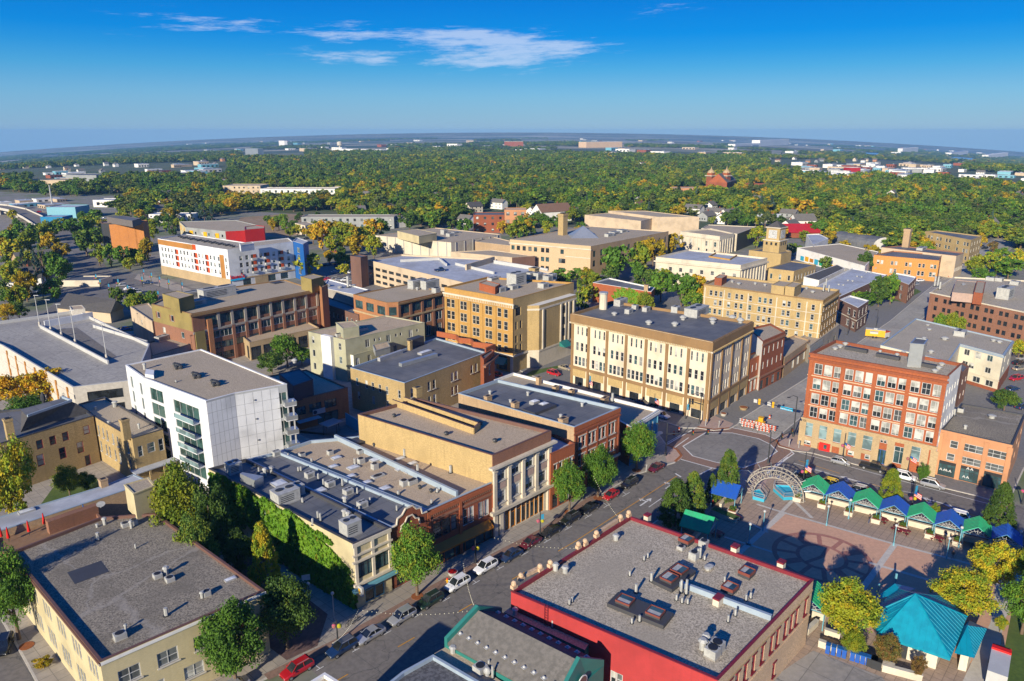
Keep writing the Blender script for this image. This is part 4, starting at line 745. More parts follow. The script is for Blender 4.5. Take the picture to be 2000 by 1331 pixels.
x, y = U(1006, 1200, 8.0); t.put('roof_vent', unit('vent'), (x, y, 8.0), 0, (1, 1, 1)); x, y = U(1079, 1226, 8.0); t.put('vent_pipe', unit('pipe'), (x, y, 8.0), 0, (.3, .3, 1.1))
an = MB(); an.prism([U(845, 1276, 7.6), U(935, 1325, 7.6) , U(1060, 1400, 7.6), U(1075, 1385, 7.6), U(940, 1312, 7.6), U(876, 1258, 7.6)] if 0 else [U(848, 1277, 7.6), U(1010, 1400, 7.6), U(1085, 1400, 7.6), U(874, 1262, 7.6)], -.1, 7.6, tealp, g_tan); t.part('side_roof', an)
for (x, y, k, s) in ((885, 1275, 'vent', (1.1, 1.1, 1)), (938, 1312, 'cond', (1.4, 1.4, 1)), (952, 1320, 'fan', (1, 1, 1.2)), (962, 1325, 'pipe', (.3, .3, 1.8)), (955, 1308, 'pipe', (.3, .3, 1.4)), (972, 1313, 'pipe', (.3, .3, 1.2))):
    p = U(x, y, 7.6); t.put('roof_vent' if k != 'cond' else 'condenser', unit(k), (*p, 7.6), a0, s)
b = B('dark_roof_block', 'building with a black gravel roof edged in pale blue, cut off by the bottom edge', [(846, 1279), (786, 1312), (700, 1380), (980, 1440), (965, 1348)], 8.3, greysd, M('black_gravel', (.12, .12, .125), (.06, .06, .065), 2.2, .95, 3, lo=.4, hi=.6), .5, cap)
b = B('white_edged_block', 'small roof corner with white coping poking in at the bottom edge', [(634, 1314), (600, 1335), (560, 1400), (720, 1400), (668, 1335)][0:5], 9.0, greysd, g_grey, .5, capw)
# --- white modern block
jnt = flat('panel_joint', (.36, .37, .38), .8); b = B('white_modern_block', 'white panelled five-storey block with green glass corner balconies and brown gravel roof', [(402, 783), (458, 768), (560, 750), (393, 682), (245, 713), (281, 738)], 20.2, white, g_brown, .25, white, walls={0: jnt, 1: jnt},
      fac={5: [(z, z + 2.9, [.67], -.40, '4', metw, gl_t) for z in (14.9, 11.6, 8.3, 5.0, 1.7)] + [(z, z + 2.9, [.19], -.22, '2', metw, gl_t) for z in (15.6, 12.2, 8.8, 5.4, 2.0)], 1: [(z, z + 2.7, [.88], 2.2, '2', metw, gl_t) for z in (15.8, 12.6, 9.4, 6.2, 3.0)], 4: [(z, z + 2.8, [.25, .75], 1.4, '1', metw, gl_t) for z in (15.4, 11.9, 8.4, 5.0)]})
wmb = b
pn = MB()
for e, n in ((0, 6), (1, 6)):
    _, rz, Ln = b.pt(e, 0); pm = MB(); W_ = Ln / n - .09; pm.box((0, -.02, 0), (W_, .04, 2.27), white); pm = pm.mesh('panel')
    for i in range(n):
        for k in range(8):
            if e == 1 and i == n - 1: continue
            p, rz, _ = b.pt(e, (i + .5) / n, .003, .9 + k * 2.36); b.t.put('panel', pm, p, rz)
for z in (14.4, 11.2, 8.0, 4.8):
    p, rz, Ln = b.pt(5, .72, .75, z + .1); k_ = Ln * .3; s_ = MB(); s_.box(p, (k_, 1.5, .2), white, rz); bal = b.t.part('balcony', s_); s_ = MB()
    p, rz, Ln = b.pt(5, .72, 1.5, z + .3); s_.box(p, (k_, .04, 1.0), gl_p, rz); s_.box((p[0], p[1], p[2] + 1), (k_, .08, .07), metw, rz); b.t.part('glass_railing', s_, bal)
    p, rz, Ln = b.pt(1, 1.0, .9, z + 1.2); s_ = MB(); s_.box(p, (2.4, 2.0, .2), white, rz); bal = b.t.part('balcony', s_); s_ = MB(); s_.box((p[0], p[1], p[2] + .2), (2.5, 2.1, .9), metb, rz); b.t.part('railing', s_, bal)
p, rz, _ = b.pt(1, 1.05, 1.6, 0); s_ = MB(); s_.box(p, (.25, .25, 17), metw, rz); b.t.part('balcony_post', s_)
for (x, y) in ((347, 717), (383, 735), (420, 750)):
    for k, (dx, dy) in enumerate(((-5, -1), (3, 1), (-2, 5), (7, 4), (0, 0))): b.put('roof_fan', 'dpipe', x + dx, y + dy, (1.1, 1.1, 1.0))
b.box('stair_head', [(283, 731), (300, 733), (301, 723), (285, 721)], .9, white); b.put('exhaust_fan', 'vent', 283, 722, (1, 1, 1.5)); b.put('roof_vent', 'pipe', 344, 747, (.4, .4, .5))
for i in range(4):
    for k in range(3): p, rz, _ = b.pt(0, .9, .1, 3 + k * 4.5)
for z in (4, 8.8, 13.6, 17.8): p, rz, _ = b.pt(1, .35, .12, z); s_ = MB(); s_.box(p, (.35, .25, .3), metb, rz); b.t.part('wall_lamp', s_)
# flag in the window
# --- parking deck at left
b = B('parking_deck', 'open-top concrete parking deck with white parapets and light poles, left edge', [(142, 756), (262, 742), (292, 672), (185, 622), (150, 606), (-80, 655), (-80, 640), (0, 668)][0:5] + [(-60, 636), (-60, 650), (4, 674)], 11.0, concl, conc, 1.0, metw, fac={0: [(6.8, 9.2, [.2, .5, .8], 8, '1', metd, gl_d), (3, 5.4, [.2, .5, .8], 8, '1', metd, gl_d)]})
dk = b
def wallrun(b, pts, h, w, m, name, z0=None):
    z0 = b.rz if z0 is None else z0
    for p, q in zip(pts[:-1], pts[1:]):
        A_, C_ = U(*p, z0), U(*q, z0); s_ = MB(); s_.box(((A_[0] + C_[0]) / 2, (A_[1] + C_[1]) / 2, z0), (math.dist(A_, C_), w, h), m, math.atan2(C_[1] - A_[1], C_[0] - A_[0])); b.t.part(name, s_)
wallrun(b, [(79, 641), (212, 712)], 1.1, .4, metw, 'ramp_parapet'); wallrun(b, [(183, 640), (288, 672)], 1.0, .4, metw, 'ramp_parapet'); wallrun(b, [(88, 640), (182, 622)], 2.2, .5, white, 'ramp_beam'); b.box('stair_tower', [(140, 606), (166, 604), (160, 597), (136, 599)], 2.2, concl, g_tan)
rmp = MB(); rmp.face([(*U(100, 645, dk.rz), dk.rz + .03), (*U(210, 703, dk.rz), dk.rz + .03), (*U(228, 697, dk.rz), dk.rz + .03), (*U(150, 640, dk.rz), dk.rz + .03)], asph); dk.t.part('ramp_lane', rmp)
for k in range(7):
    p, rz, Ln = b.pt(7, (k + .5) / 7, .1, 0); s_ = MB(); s_.box(p, (.9, .3, 10), rustp, rz); b.t.part('brick_pier', s_)
for e in (7,):
    for z in (1.5, 4.7, 7.8): b.band(e, z, z + 1.1, .12, concl, 'spandrel')
# --- old building with mansard
b = B('mansard_building', 'old yellow brick building with a black mansard roof at the left edge', [(182, 812), (150, 790), (20, 800), (-60, 810), (-60, 872), (0, 866)], 11.2, yb2, memb, .4, capd,
      fac={5: [(7.4, 9.4, [.38, .52, .66, .90], 1.3, 's', maroon), (3.6, 6.2, [.24, .36, .60, .80], 1.4, 's', maroon), (.2, 2.6, [.86], 1.2, '1', maroon)]})
mz = b.rz; lo = [U(178, 806, mz), U(148, 788, mz), U(42, 803, mz), U(40, 845, mz)]; zt = mz + 3.2; up = [U(140, 785, zt), U(122, 778, zt), U(40, 800, zt), U(54, 815, zt)]
ar_ = [lo, up]; ms = MB(); 
for i in range(4):
    j = (i + 1) % 4; ms.face([(*lo[i], mz), (*lo[j], mz), (*up[j], zt), (*up[i], zt)], shingd)
ms.face([(*p, zt) for p in up], memb); b.t.part('mansard_roof', ms); wallrun(b, [(54, 815), (140, 785), (122, 778)], .5, .3, cap, 'roof_edge', zt)
b.put('chimney', 'ychim', 22, 858, (1.5, 1.4, 4.5)); b.put('roof_vent', 'dpipe', 88, 800, (1.2, 1.2, 4.2))
b = B('yellow_brick_wing', 'narrow yellow brick wing with tall chimney and tan roof behind the mansard building', [(258, 856), (318, 838), (204, 775), (153, 789), (182, 812)], 10.8, yb2, g_brown, .35, capd,
      fac={4: [(6.6, 9.0, [.10, .22, .33, .48, .60, .86], .8, 'sl'), (2.8, 5.2, [.10, .24, .33, .48, .60, .86], .8, 'sl')], 0: [(6.2, 8.6, [.20], 1.0, 's'), (6.4, 8.6, [.55], 1.6, 's'), (6.0, 8.8, [.88], 1.1, 's')], 3: []})
b.put('chimney', 'ychim', 248, 858, (1.5, 1.2, 4.4)); b.put('roof_vent', 'vent', 225, 795, (1.5, 1.2, 1.4)); b.put('roof_vent', 'vent', 186, 800, (.8, .8, .8)); b.put('roof_vent', 'vent', 213, 829, (.8, .8, .8)); b.put('roof_vent', 'vent', 272, 838, (.7, .7, 1.2))
p, rz, _ = b.pt(0, .5, 1.2, 3.6); s_ = MB(); s_.box(p, (9, 2.4, .2), membl, rz); pc = b.t.part('porch_roof', s_); s_ = MB()
for k in (-4, -1.5, 1.5, 4): s_.box((p[0] + k * math.cos(rz) + 1.0 * math.sin(rz), p[1] + k * math.sin(rz) - 1.0 * math.cos(rz), 0), (.35, .35, 3.6), yb2, rz)
b.t.part('porch_post', s_)
b = B('long_shed', 'long low shed with a weathered pale metal roof behind the gravel-roofed block', [(0, 1037), (294, 941), (261, 926), (199, 950), (-10, 1012), (-120, 1045), (-120, 1075)][0:7], 5.6, tanb, membl, .15, cap)
b.put('skylight', 'sky', 52, 1000, (2.6, 1.4, .4)); b.put('chimney', 'chim', 203, 950, (1.3, 1.3, 1.6))
b = B('terrace_bar', 'sunken brown terrace with closed red parasols beside the long shed', [(22, 1078), (198, 1012), (178, 985), (0, 1038), (-30, 1048), (-30, 1080)], 5.0, brownb, M('terrace_boards', (.26, .16, .09), (.2, .12, .07), 1.2, .8), .9, brownb)
wallrun(b, [(95, 1042), (192, 1008)], 2.4, 1.4, brownb, 'bar_counter')
b = B('patio_building', 'orange brown single-storey building with a black box on its roof behind the white block', [(565, 785), (679, 757), (598, 722), (520, 735)], 8.2, orb, g_brown, .3, brownb, fac={0: [(4.0, 6.2, [.15, .42, .68, .90], 3.4, '3s', metd, gl_b), (.3, 3, [.5, .62, .74], 2.0, '1t', metd, gl_b)]})
b.box('black_roof_box', [(573, 755), (611, 742), (585, 722), (545, 731)], 4.2, navy, memb); b.put('exhaust_fan', 'fan', 578, 738, (1.6, 1.6, 1.2), dz=4.2)
p, rz, _ = b.pt(0, .27, .8, 2.6); s_ = MB(); s_.box(p, (6, 2.2, .15), ltblue, rz); b.t.part('metal_canopy', s_); p, rz, _ = b.pt(0, .47, .2, 3.2); s_ = MB(); s_.box(p, (3.4, .12, 1.3), metw, rz); b.t.part('sign_board', s_)
p, rz, _ = b.pt(0, .40, .3, 3.6); s_ = MB(); s_.tube((p[0], p[1], 3.85), (p[0] + .1 * math.sin(rz), p[1] - .1 * math.cos(rz), 3.85), .5, navy, 10); b.t.part('round_emblem', s_)
# patio, shelter roof and turquoise fence
sheet('patio', [(572, 845), (696, 820), (700, 855), (655, 872), (607, 858), (560, 838)], .14, walkd)
s_ = MB(); q = U(646, 825, 3.0); s_.box((q[0], q[1], 2.8), (4.6, 3.4, .2), metb, .95)
for dx, dy in ((-1.6, -1.3), (1.6, -1.3), (1.6, 1.3), (-1.6, 1.3)): s_.box((q[0] + dx, q[1] + dy, .1), (.15, .15, 2.7), metd)
single('patio_shelter', s_, (q[0], q[1], .1), 'flat-roofed grey metal shelter standing on the dark patio', 'shelter')
s_ = MB(); A_, C_ = U(676, 830), U(702, 846); s_.box(((A_[0] + C_[0]) / 2, (A_[1] + C_[1]) / 2, .1), (math.dist(A_, C_), .15, 3.2), cyan, math.atan2(C_[1] - A_[1], C_[0] - A_[0])); single('turquoise_fence', s_, (*A_, .1), 'turquoise painted fence closing the end of the patio', 'fence')
# --- brown brick medical building
b = B('brown_medical_building', 'long four-storey brown brick building with dark ribbon windows, centre left', [(374, 613), (616, 566), (556, 546), (330, 578), (296, 594)], 17.6, brownb, g_brown, .4, brownt, walls={4: brownb},
      fac={0: [(12.6, 15.8, [.04, .14] + [.235 + .103 * i for i in range(8)], 5.0, '3', metd, gl_b), (8.2, 10.6, [.05, .14, .235, .34, .44, .545, .65, .75, .855, .95], 4.2, '3', metw, gl_b), (4.6, 6.8, [.05, .14, .235, .34, .44, .545, .65, .75, .855, .95], 4.2, '3', metd, gl_b), (.8, 3.2, [.05, .14, .235], 4.0, '3', metd, gl_d)], 4: [(13.4, 15.4, [.15, .5], 1.5, '1'), (8.6, 10.6, [.25, .72], 1.6, '1'), (4.4, 6.4, [.72], 1.4, '1')]})
for z0_, z1_, u0_, u1_ in ((11.8, 13.35, 0, .99), (15.45, 17.4, 0, .99), (13.35, 15.45, 0, .09), (13.35, 15.45, .21, .44), (13.35, 15.45, .56, .99)): b.band(4, z0_, z1_, .1, olive, 'olive_cladding', u0_, u1_)
b.pil(0, [.185 + .103 * i for i in range(9)], .9, 11.6, 17.0, .3, greyst); b.pil(0, [.29 + .103 * i for i in range(8)], 1.0, 0, 11.4, .3, brownb); b.band(0, 16.6, 17.4, .7, brownt, 'eave'); b.band(0, 10.9, 11.6, .25, greyst)
b.pil(0, [.04], 3.2, .1, 11.6, .4, olive, 'olive_bay'); b.pil(0, [.115], 1.6, 0, 14.8, .6, orb, 'brick_pier')
b.box('stair_block', [(349, 585), (378, 577), (345, 569), (317, 575)], 4.4, olive, g_brown); b.put('air_handler', 'ac', 425, 580, (12, 4, 3.4)); b.put('air_handler', 'ac', 395, 578, (16, 3, 2.2)); b.box('glass_stair_tower', [(608, 547), (632, 541), (611, 536), (587, 541)], 4.6, olive, g_brown)
b.put('rooftop_unit', 'ac', 385, 596, (5, 3, 1.8)); b.put('roof_hatch', 'curb', 541, 553, (4, 3, .3))
b = B('tower_end', 'brick and glass stair end rising at the right end of the brown medical building', [(628, 562), (640, 556), (630, 548), (616, 552)], 19, orb, g_brown, .4, brownt)
b = B('arcade_podium', 'one-storey buff stone arcade projecting in front of the brown medical building', [(487, 669), (623, 640), (600, 628), (470, 655)], 6.4, tanst, g_tan, .4, tanst, fac={0: [(.3, 4.6, 6, 3.6, '2', metd, gl_d)], 3: [(.3, 4.6, 2, 2.4, '2', metd, gl_d)]})
b = B('beige_rear_wing', 'beige block wing at the left end of the brown medical building', [(300, 606), (296, 594), (256, 598), (254, 600), (300, 632)][0:1] + [(300, 632), (330, 640), (300, 596), (254, 599)], 10, beige, g_brown, .4, beige) if 0 else B('beige_rear_wing', 'low beige block wing at the left end of the brown medical building', [(297, 628), (320, 622), (290, 592), (254, 599)], 10.4, beige, g_brown, .4, beige, fac={3: [(6.2, 8.2, [.5], 1.4, '1')]})
b = B('garage_link', 'low flat-roofed link with rooftop units between the parking deck and the brown medical building', [(297, 695), (372, 672), (345, 655), (290, 668)], 7.4, greyst, g_brown, .4, capd, fac={0: [(.4, 4.6, 4, 3, '1', metd, gl_d)]}); b.put('rooftop_unit', 'ac', 318, 665, (4.5, 2.2, 1.6)); b.put('rooftop_unit', 'ac', 340, 660, (2.5, 2.2, 1.4))
b = B('brick_office_building', 'three-storey brown brick building with gravel roof and long white roof units, centre', [(778, 590), (867, 570), (800, 554), (690, 575), (755, 591)], 15.4, orb, g_brown, .4, brownt, walls={},
      fac={0: [(10.8, 13.8, 4, 4.6, '2', metd, gl_b), (5.6, 8.6, 4, 3.0, '2', metw, gl_b), (.5, 4.2, 4, 2.2, '2', metw, gl_b)], 3: [(10.6, 13.6, 3, 4.4, '2', metd, gl_b), (5.6, 8.4, [.6, .85], 2.4, '1')], 4: [(10.6, 13.6, 1, 2.6, '2', metd, gl_b)]})
b.pil(0, [.01, .25, .5, .75, .99], 1.1, 0, 15, .25, brownb); b.band(0, 9.2, 9.8, .3, tanst); b.band(3, 9.2, 9.8, .3, tanst); b.band(0, 14.4, 15, .6, brownt)
b.put('air_handler', 'ac', 815, 562, (7, 3, 3.2)); b.put('air_handler', 'ac', 840, 563, (7, 3, 3.2)); b.put('rooftop_unit', 'cond', 852, 572, (2.5, 2.2, 2)); b.put('roof_vent', 'fan', 815, 567, (1.2, 1.2, 1.2))
b = B('dark_link_building', 'low dark brick link with flat roofs between the two brown brick buildings', [(700, 615), (715, 606), (640, 580), (630, 592)], 8.4, darkb, memb, .4, capd, fac={3: [(4, 6, 8, 1.2, '1')]})
b = B('flat_roof_store', 'low flat-roofed store with white rooftop units in front of the parking ramp', [(690, 575), (720, 566), (640, 545), (630, 562)], 8.0, greyst, membl, .4, capw); b.put('exhaust_stack', 'pipe', 680, 562, (1.2, 1.2, 5)); scatter(b, 'fan', 'exhaust_fan', [(640, 560, (3, 3, 1.2)), (665, 563, (3, 2, 1)), (690, 560, (3, 2, 1))], None)
# --- sage apartments
b = B('sage_apartments', 'grey-green sided three-storey apartments with a white stair shaft and gravel roof', [(674, 664), (829, 630), (753, 616), (602, 648)], 13.2, sage, g_tan, .3, sage,
      fac={0: [(9.4, 11.8, [.26, .52, .81], 1.5, '2', metw), (10.6, 11.6, [.35, .41, .62, .68, .90], .8, '1', metw), (5.6, 8.0, [.30, .60], 1.4, '2', metw)], 3: [(9.8, 12, [.12], 1.2, '1', metw), (5.6, 7.8, [.12], 1.2, '1', metw), (1.4, 3.6, [.12], 1.2, '1', metw), (9.6, 11.8, [.85], 1.2, '2s', metw), (5.4, 7.6, [.85], 1.2, '2s', metw)]})
b.box('roof_stair', [(670, 643), (701, 638), (690, 628), (656, 631)], 3.0, sage, g_tan); p, rz, _ = b.pt(3, .56, .5, -.1); s_ = MB(); s_.box(p, (4.2, 1.4, 13.6), whitew, rz); b.t.part('stair_shaft', s_)
for k in range(10): b.put('condenser', 'cond', 660 + k * 6, 658 - k * 1.4, (1.2, 1.2, 1))
b = B('sage_lower_wing', 'lower stepped wing of grey-green siding beside the dark-roofed warehouse', [(690, 694), (765, 674), (745, 664), (673, 690)], 8.4, sage, g_tan, .3, sage, walls={3: whitew}, fac={0: [(4.6, 7.2, [.1, .4, .7], 1.3, '2', metw)]}); b.box('bay_box', [(733, 686), (762, 678), (757, 668), (728, 675)], 1.8, greysd, g_tan)
# --- dark roofed warehouse
b = B('dark_roofed_warehouse', 'tan brick building with big dark roof and red stepped parapet, middle of the photo', [(790, 748), (950, 688), (852, 660), (684, 718)], 11.6, yb2, memb, .5, cap,
      fac={3: [(7, 9.2, [.12, .30, .42, .55, .68, .90], .95, 's'), (3.2, 5.4, [.14, .42, .68], .95, 's')], 0: [(7.0, 9.4, [.08, .27, .33, .55, .60, .80, .86], 1.1, 'sl'), (3.0, 5.4, [.10, .27, .33, .55, .60], 1.1, 'sl')]})
wallrun(b, [(854, 657), (892, 664), (897, 670), (920, 672), (925, 678), (966, 683)], 1.6, .45, redb2, 'stepped_parapet'); wallrun(b, [(948, 692), (967, 684)], 1.8, .5, redb, 'stepped_parapet')
b.put('skylight', 'sky', 830, 690, (4.5, 1.6, .7)); wallrun(b, [(782, 716), (852, 696)], .9, 1.3, metb, 'long_skylight'); wallrun(b, [(740, 706), (785, 690)], 1.0, 1.0, met, 'duct_run'); b.put('roof_box', 'curb', 812, 676, (5, 2.2, 2.6)); b.put('chimney', 'ychim', 801, 684, (1, 1, 2.8))
b = B('red_front_building', 'narrow red brick front with cornice at the right end of the dark-roofed building', [(945, 703), (966, 685), (960, 682), (938, 695)], 12.6, redb2, memb, .4, redb, fac={0: [(7, 9.6, [.5], 1.2, 'sL'), (2, 4.4, [.5], 1.2, 'sL')]}); b.band(0, 10.6, 11.2, .9, brownb)
# --- golden five-storey
b = B('golden_brick_building', 'five-storey golden brick building with cream cornice and green entrance awnings', [(1002, 584), (1121, 552), (951, 541), (868, 561)], 23.6, gold, g_brown, .6, gold, walls={0: yb},
      fac={3: [(z, z + 2.8, [.07, .125, .875, .93] if 0 else [.06, .125, .265, .31, .45, .495, .635, .68, .81, .90], 1.6, 's', creamst, gl_d) for z in (17.2, 13.3, 9.4)] + [(6.2, 8.4, [.06, .125, .265, .31, .45, .495, .635, .68, .81, .90], 1.6, 's', creamst, gl_d), (.6, 5.0, [.13, .29, .46, .64, .86], 3.2, '2t', metd, gl_b)], 0: [(z, z + 2.4, [.05, .12], 1.1, 's', yb, gl_d) for z in (9.4, 6.4)] + [(13.6, 16.2, [.05, .12], 1.1, 's', yb), (17.8, 20.6, [.08], 2.6, '1', yb, gl_d)]})
b.band(3, 20.6, 21.5, .25, creamst); b.band(3, 21.5, 22.0, .5, creamst); b.dentils(3, 40, .4, 20.7, 21.4, .35, gold); b.band(3, 5.2, 5.8, .35, creamst); b.band(0, 5.2, 5.8, .35, creamst); b.band(3, 0, 5.2, .1, creamst, 'stone_base', 0, .06); b.pil(3, [.02, .20, .38, .56, .75, .985], 1.0, 5.8, 20.4, .2, gold); b.pil(3, [.02, .20, .38, .56, .75, .985], 1.0, 0, 5.2, .25, creamst)
# projecting vault-like annex
P_ = [b.pt(0, .22, 0)[0][:2], b.pt(0, .30, 2.6)[0][:2], b.pt(0, .93, 2.6)[0][:2], b.pt(0, .93, 0)[0][:2]]; s_ = MB(); s_.prism(P_, 0, 20.2, yb, capw); s_.prism(inset(P_, -.12), 18.6, 19.2, creamst); s_.prism(inset(P_, -.2), 5.2, 5.8, creamst); s_.prism(inset(P_, -.06), 0, 5.2, creamst); an_ = b.t.part('annex', s_)
b.pil(0, [.36, .66, .74, .80, .88], .7, 5.8, 18.6, 2.9, creamst) 
me = MB(); me.box((0, -2.75, 0), (1.8, .1, 2.4), gl_d); me = me.mesh('window')
for z in (15.4, 11.6, 7.8): p, rz, _ = b.pt(0, .70, 0, z); b.t.put('window', me, p, rz)
me = MB(); me.face([(-2, 0, 1.6), (2, 0, 1.6), (2.2, -2.4, 0), (-2.2, -2.4, 0)][::-1], tealp); me.face([(-2, 0, 1.6), (-2.2, -2.4, 0), (-2, 0, 0)], tealp); me.face([(2, 0, 1.6), (2, 0, 0), (2.2, -2.4, 0)], tealp); me = me.mesh('awning')
p, rz, _ = b.pt(3, .86, .4, 3.0); b.t.put('awning', me, p, rz); p, rz, _ = b.pt(0, .70, 2.8, 4.6); b.t.put('awning', me, p, rz)
b.box('brick_penthouse', [(967, 562), (977, 556), (950, 549), (936, 554)], 2.2, redb2, g_brown); b.put('penthouse', 'ac', 1009, 556, (5.5, 4, 4)); b.put('chimney', 'ychim', 1043, 541, (2.6, 2.6, 3.2))
scatter(b, 'ac', 'rooftop_unit', [(977, 570, (3, 2.4, 1.6)), (1002, 565, (3, 2, 1.4)), (965, 547, (5, 2, 1)), (1035, 546, (3, 2.6, 2.6)), (1050, 546, (3, 2.6, 2.4)), (1061, 562, (3, 2.4, 1.6)), (1070, 550, (2.6, 2.4, 2)), (1078, 546, (2.6, 2.4, 2))], None)
# --- ivy red cottage block
b = B('ivy_brick_house', 'small red brick building half covered in ivy behind the cream block', [(1272, 570), (1279, 562), (1190, 543), (1158, 552)], 8.6, redb2, memb, .5, capw, fac={3: [(4.4, 6.4, [.5, .75], 1.2, 's')]}); b.put('chimney', 'chim', 1262, 570, (2, 1.6, 3)); iv2 = b
# --- parking ramp, centre
b = B('parking_ramp', 'tan concrete parking ramp with long open levels and a white-edged top deck', [(909, 553), (1085, 534), (966, 506), (784, 497), (718, 508)], 11.6, beige, membl, .8, beige, fac={4: [(7.2, 8.8, 13, 4.4, '1', beige, gl_d), (4.2, 5.8, 13, 4.4, '1', beige, gl_d), (1.2, 2.8, 13, 4.4, '1', beige, gl_d)]}, bl=0)
b.box('stair_tower', [(683, 501), (708, 502), (718, 500), (694, 498)], 4.5, darkb, memb) if 0 else None
wallrun(b, [(782, 512), (858, 508), (872, 520)], 1.2, .6, metw, 'ramp_parapet'); wallrun(b, [(890, 518), (965, 536)], 1.2, .6, metw, 'ramp_parapet'); wallrun(b, [(910, 528), (965, 512)], 2.6, .8, beige, 'ramp_beam'); wallrun(b, [(965, 515), (1070, 532)], 1.6, .6, metw, 'ramp_parapet')
b = B('ramp_stair_tower', 'dark brown brick stair tower standing at the left end of the parking ramp', [(704, 503), (718, 500), (700, 497), (684, 500)], 14.8, darkb, memb, .3, darkb)
b = B('low_tan_block', 'low tan block with dark brown end wall between the ramp and the school', [(1000, 503), (1045, 500), (960, 488), (880, 492)], 9, beige, g_brown, .4, beige, walls={0: darkb})
# --- school
b = B('tan_school', 'large tan brick school with rows of dark windows, chimney and glass pyramid skylight', [(1154, 481), (1306, 452), (1150, 441), (996, 468)], 15.8, tanb, g_brown, .5, beige, walls={3: M('school_brick', (.50, .37, .24), (.42, .31, .2), 2, .9)},
      fac={3: [(10.4, 12.8, [.04, .11, .185, .26, .33, .42, .48, .66], 2.0, '1s', metd), (5.6, 8.0, [.04, .11, .185, .26, .33, .42, .48, .64, .68], 2.0, '1s', metd), (1, 3.2, [.04, .11, .185, .26, .33, .42, .48, .64, .68], 2.0, '1s', metd)], 0: [(9.8, 13, 12, 2.2, '1s', metd), (4.8, 8, 12, 2.2, '1s', metd)]}, bl=.05)
b.band(3, 13.6, 14.2, .4, creamst); b.band(3, 9.2, 9.6, .2, creamst, 'string_course', .7, 1); b.put('chimney', 'ychim', 1099, 459, (4.2, 3.6, 12))
x, y = U(1139, 462, b.rz); s_ = MB(); P4 = [(x + 11 * math.cos(a + .8), y + 11 * math.sin(a + .8)) for a in (0, math.pi / 2, math.pi, 1.5 * math.pi)]
for i in range(4): s_.face([(*P4[i], b.rz), (*P4[(i + 1) % 4], b.rz), (x, y, b.rz + 6)], metb)
b.t.part('pyramid_skylight', s_); scatter(b, 'ac', 'rooftop_unit', [(1200, 458, (6, 4, 1.6)), (1215, 454, (6, 4, 1.6)), (1190, 462, (6, 2.5, 1.6))], None)
b = B('school_annex', 'low tan annex at the left end of the school', [(996, 480), (1010, 474), (960, 462), (928, 472)], 8.6, tanb, g_brown, .4, beige)
b = B('storage_building', 'pale panelled storage building with cream penthouse beyond the parking ramp', [(881, 474), (979, 458), (850, 445), (733, 460)], 9.6, creamst, g_brown, .4, beige)
b.pil(3, 9, .5, 0, 9.4, .3, met); b.pil(0, 6, .5, 0, 9.4, .3, met); b.box('penthouse', [(818, 462), (853, 456), (815, 448), (776, 452)], 4.4, ybs, g_brown); scatter(b, 'ac', 'rooftop_unit', [(868, 458, (4, 3, 3)), (880, 462, (5, 3, 2)), (890, 456, (6, 3, 1))], None)
b = B('big_tan_hall', 'two huge windowless tan boxes behind the school, one stepped in front of the other', [(1285, 424), (1366, 424), (1260, 412), (1188, 412)], 13.5, beige, g_brown, .4, beige)
b = B('tan_hall_front', 'windowless tan hall stepped in front of the bigger tan box', [(1252, 432), (1285, 424), (1210, 414), (1142, 420)], 12, beige, g_brown, .4, beige); b = B('low_tan_box', 'small low tan box at the foot of the windowless tan hall', [(1283, 433), (1300, 430), (1270, 425), (1250, 428)], 9, beige, g_brown, .3, beige)
# --- neoclassical pair
b = B('stone_courthouse', 'cream stone classical building with balustrade and pale blue roof right of the trees', [(1447, 518), (1499, 504), (1345, 487), (1281, 502)], 13, creamst, membl, .8, creamst, fac={3: [(6.8, 8.8, 8, 1.7, '1s'), (2.2, 4.6, 8, 1.6, '1s')], 0: [(3.0, 8.4, 8, 1.5, '2t')]}, bl=.1)
b.band(3, 10.6, 11.3, .7, creamst); b.band(0, 10.6, 11.3, .7, creamst); b.pil(0, 9, .8, .5, 10.5, .4, creamst, 'column'); wallrun(b, [(1385, 503), (1425, 509), (1440, 500), (1400, 495), (1385, 503)], .7, .5, gold, 'light_well')
b = B('stone_library', 'cream stone columned building standing behind the courthouse', [(1406, 462), (1434, 456), (1388, 446), (1329, 452)], 11.5, creamst, g_brown, .8, creamst, fac={3: [(4.8, 7.6, [.06, .28, .68, .9], 1.8, 'sL'), (1, 3, 5, 1.4, '1')], 0: [(4.6, 7.6, 4, 1.4, '1')]}); b.band(3, 9, 9.6, .7, creamst); b.pil(3, 10, .9, 0, 9, .35, creamst, 'column'); b.pil(0, 6, .9, 0, 9, .35, creamst, 'column')
b = B('library_extension', 'dark glass and stone extension joined to the rear of the columned building', [(1440, 457), (1478, 443), (1383, 439), (1370, 446)], 11, creamst, g_brown, .4, creamst, walls={0: metd})
b = B('yellow_city_hall', 'pale yellow brick block carrying a square clock tower', [(1526, 496), (1546, 491), (1500, 483), (1463, 489)], 10.5, yb, memb, .5, yb2)
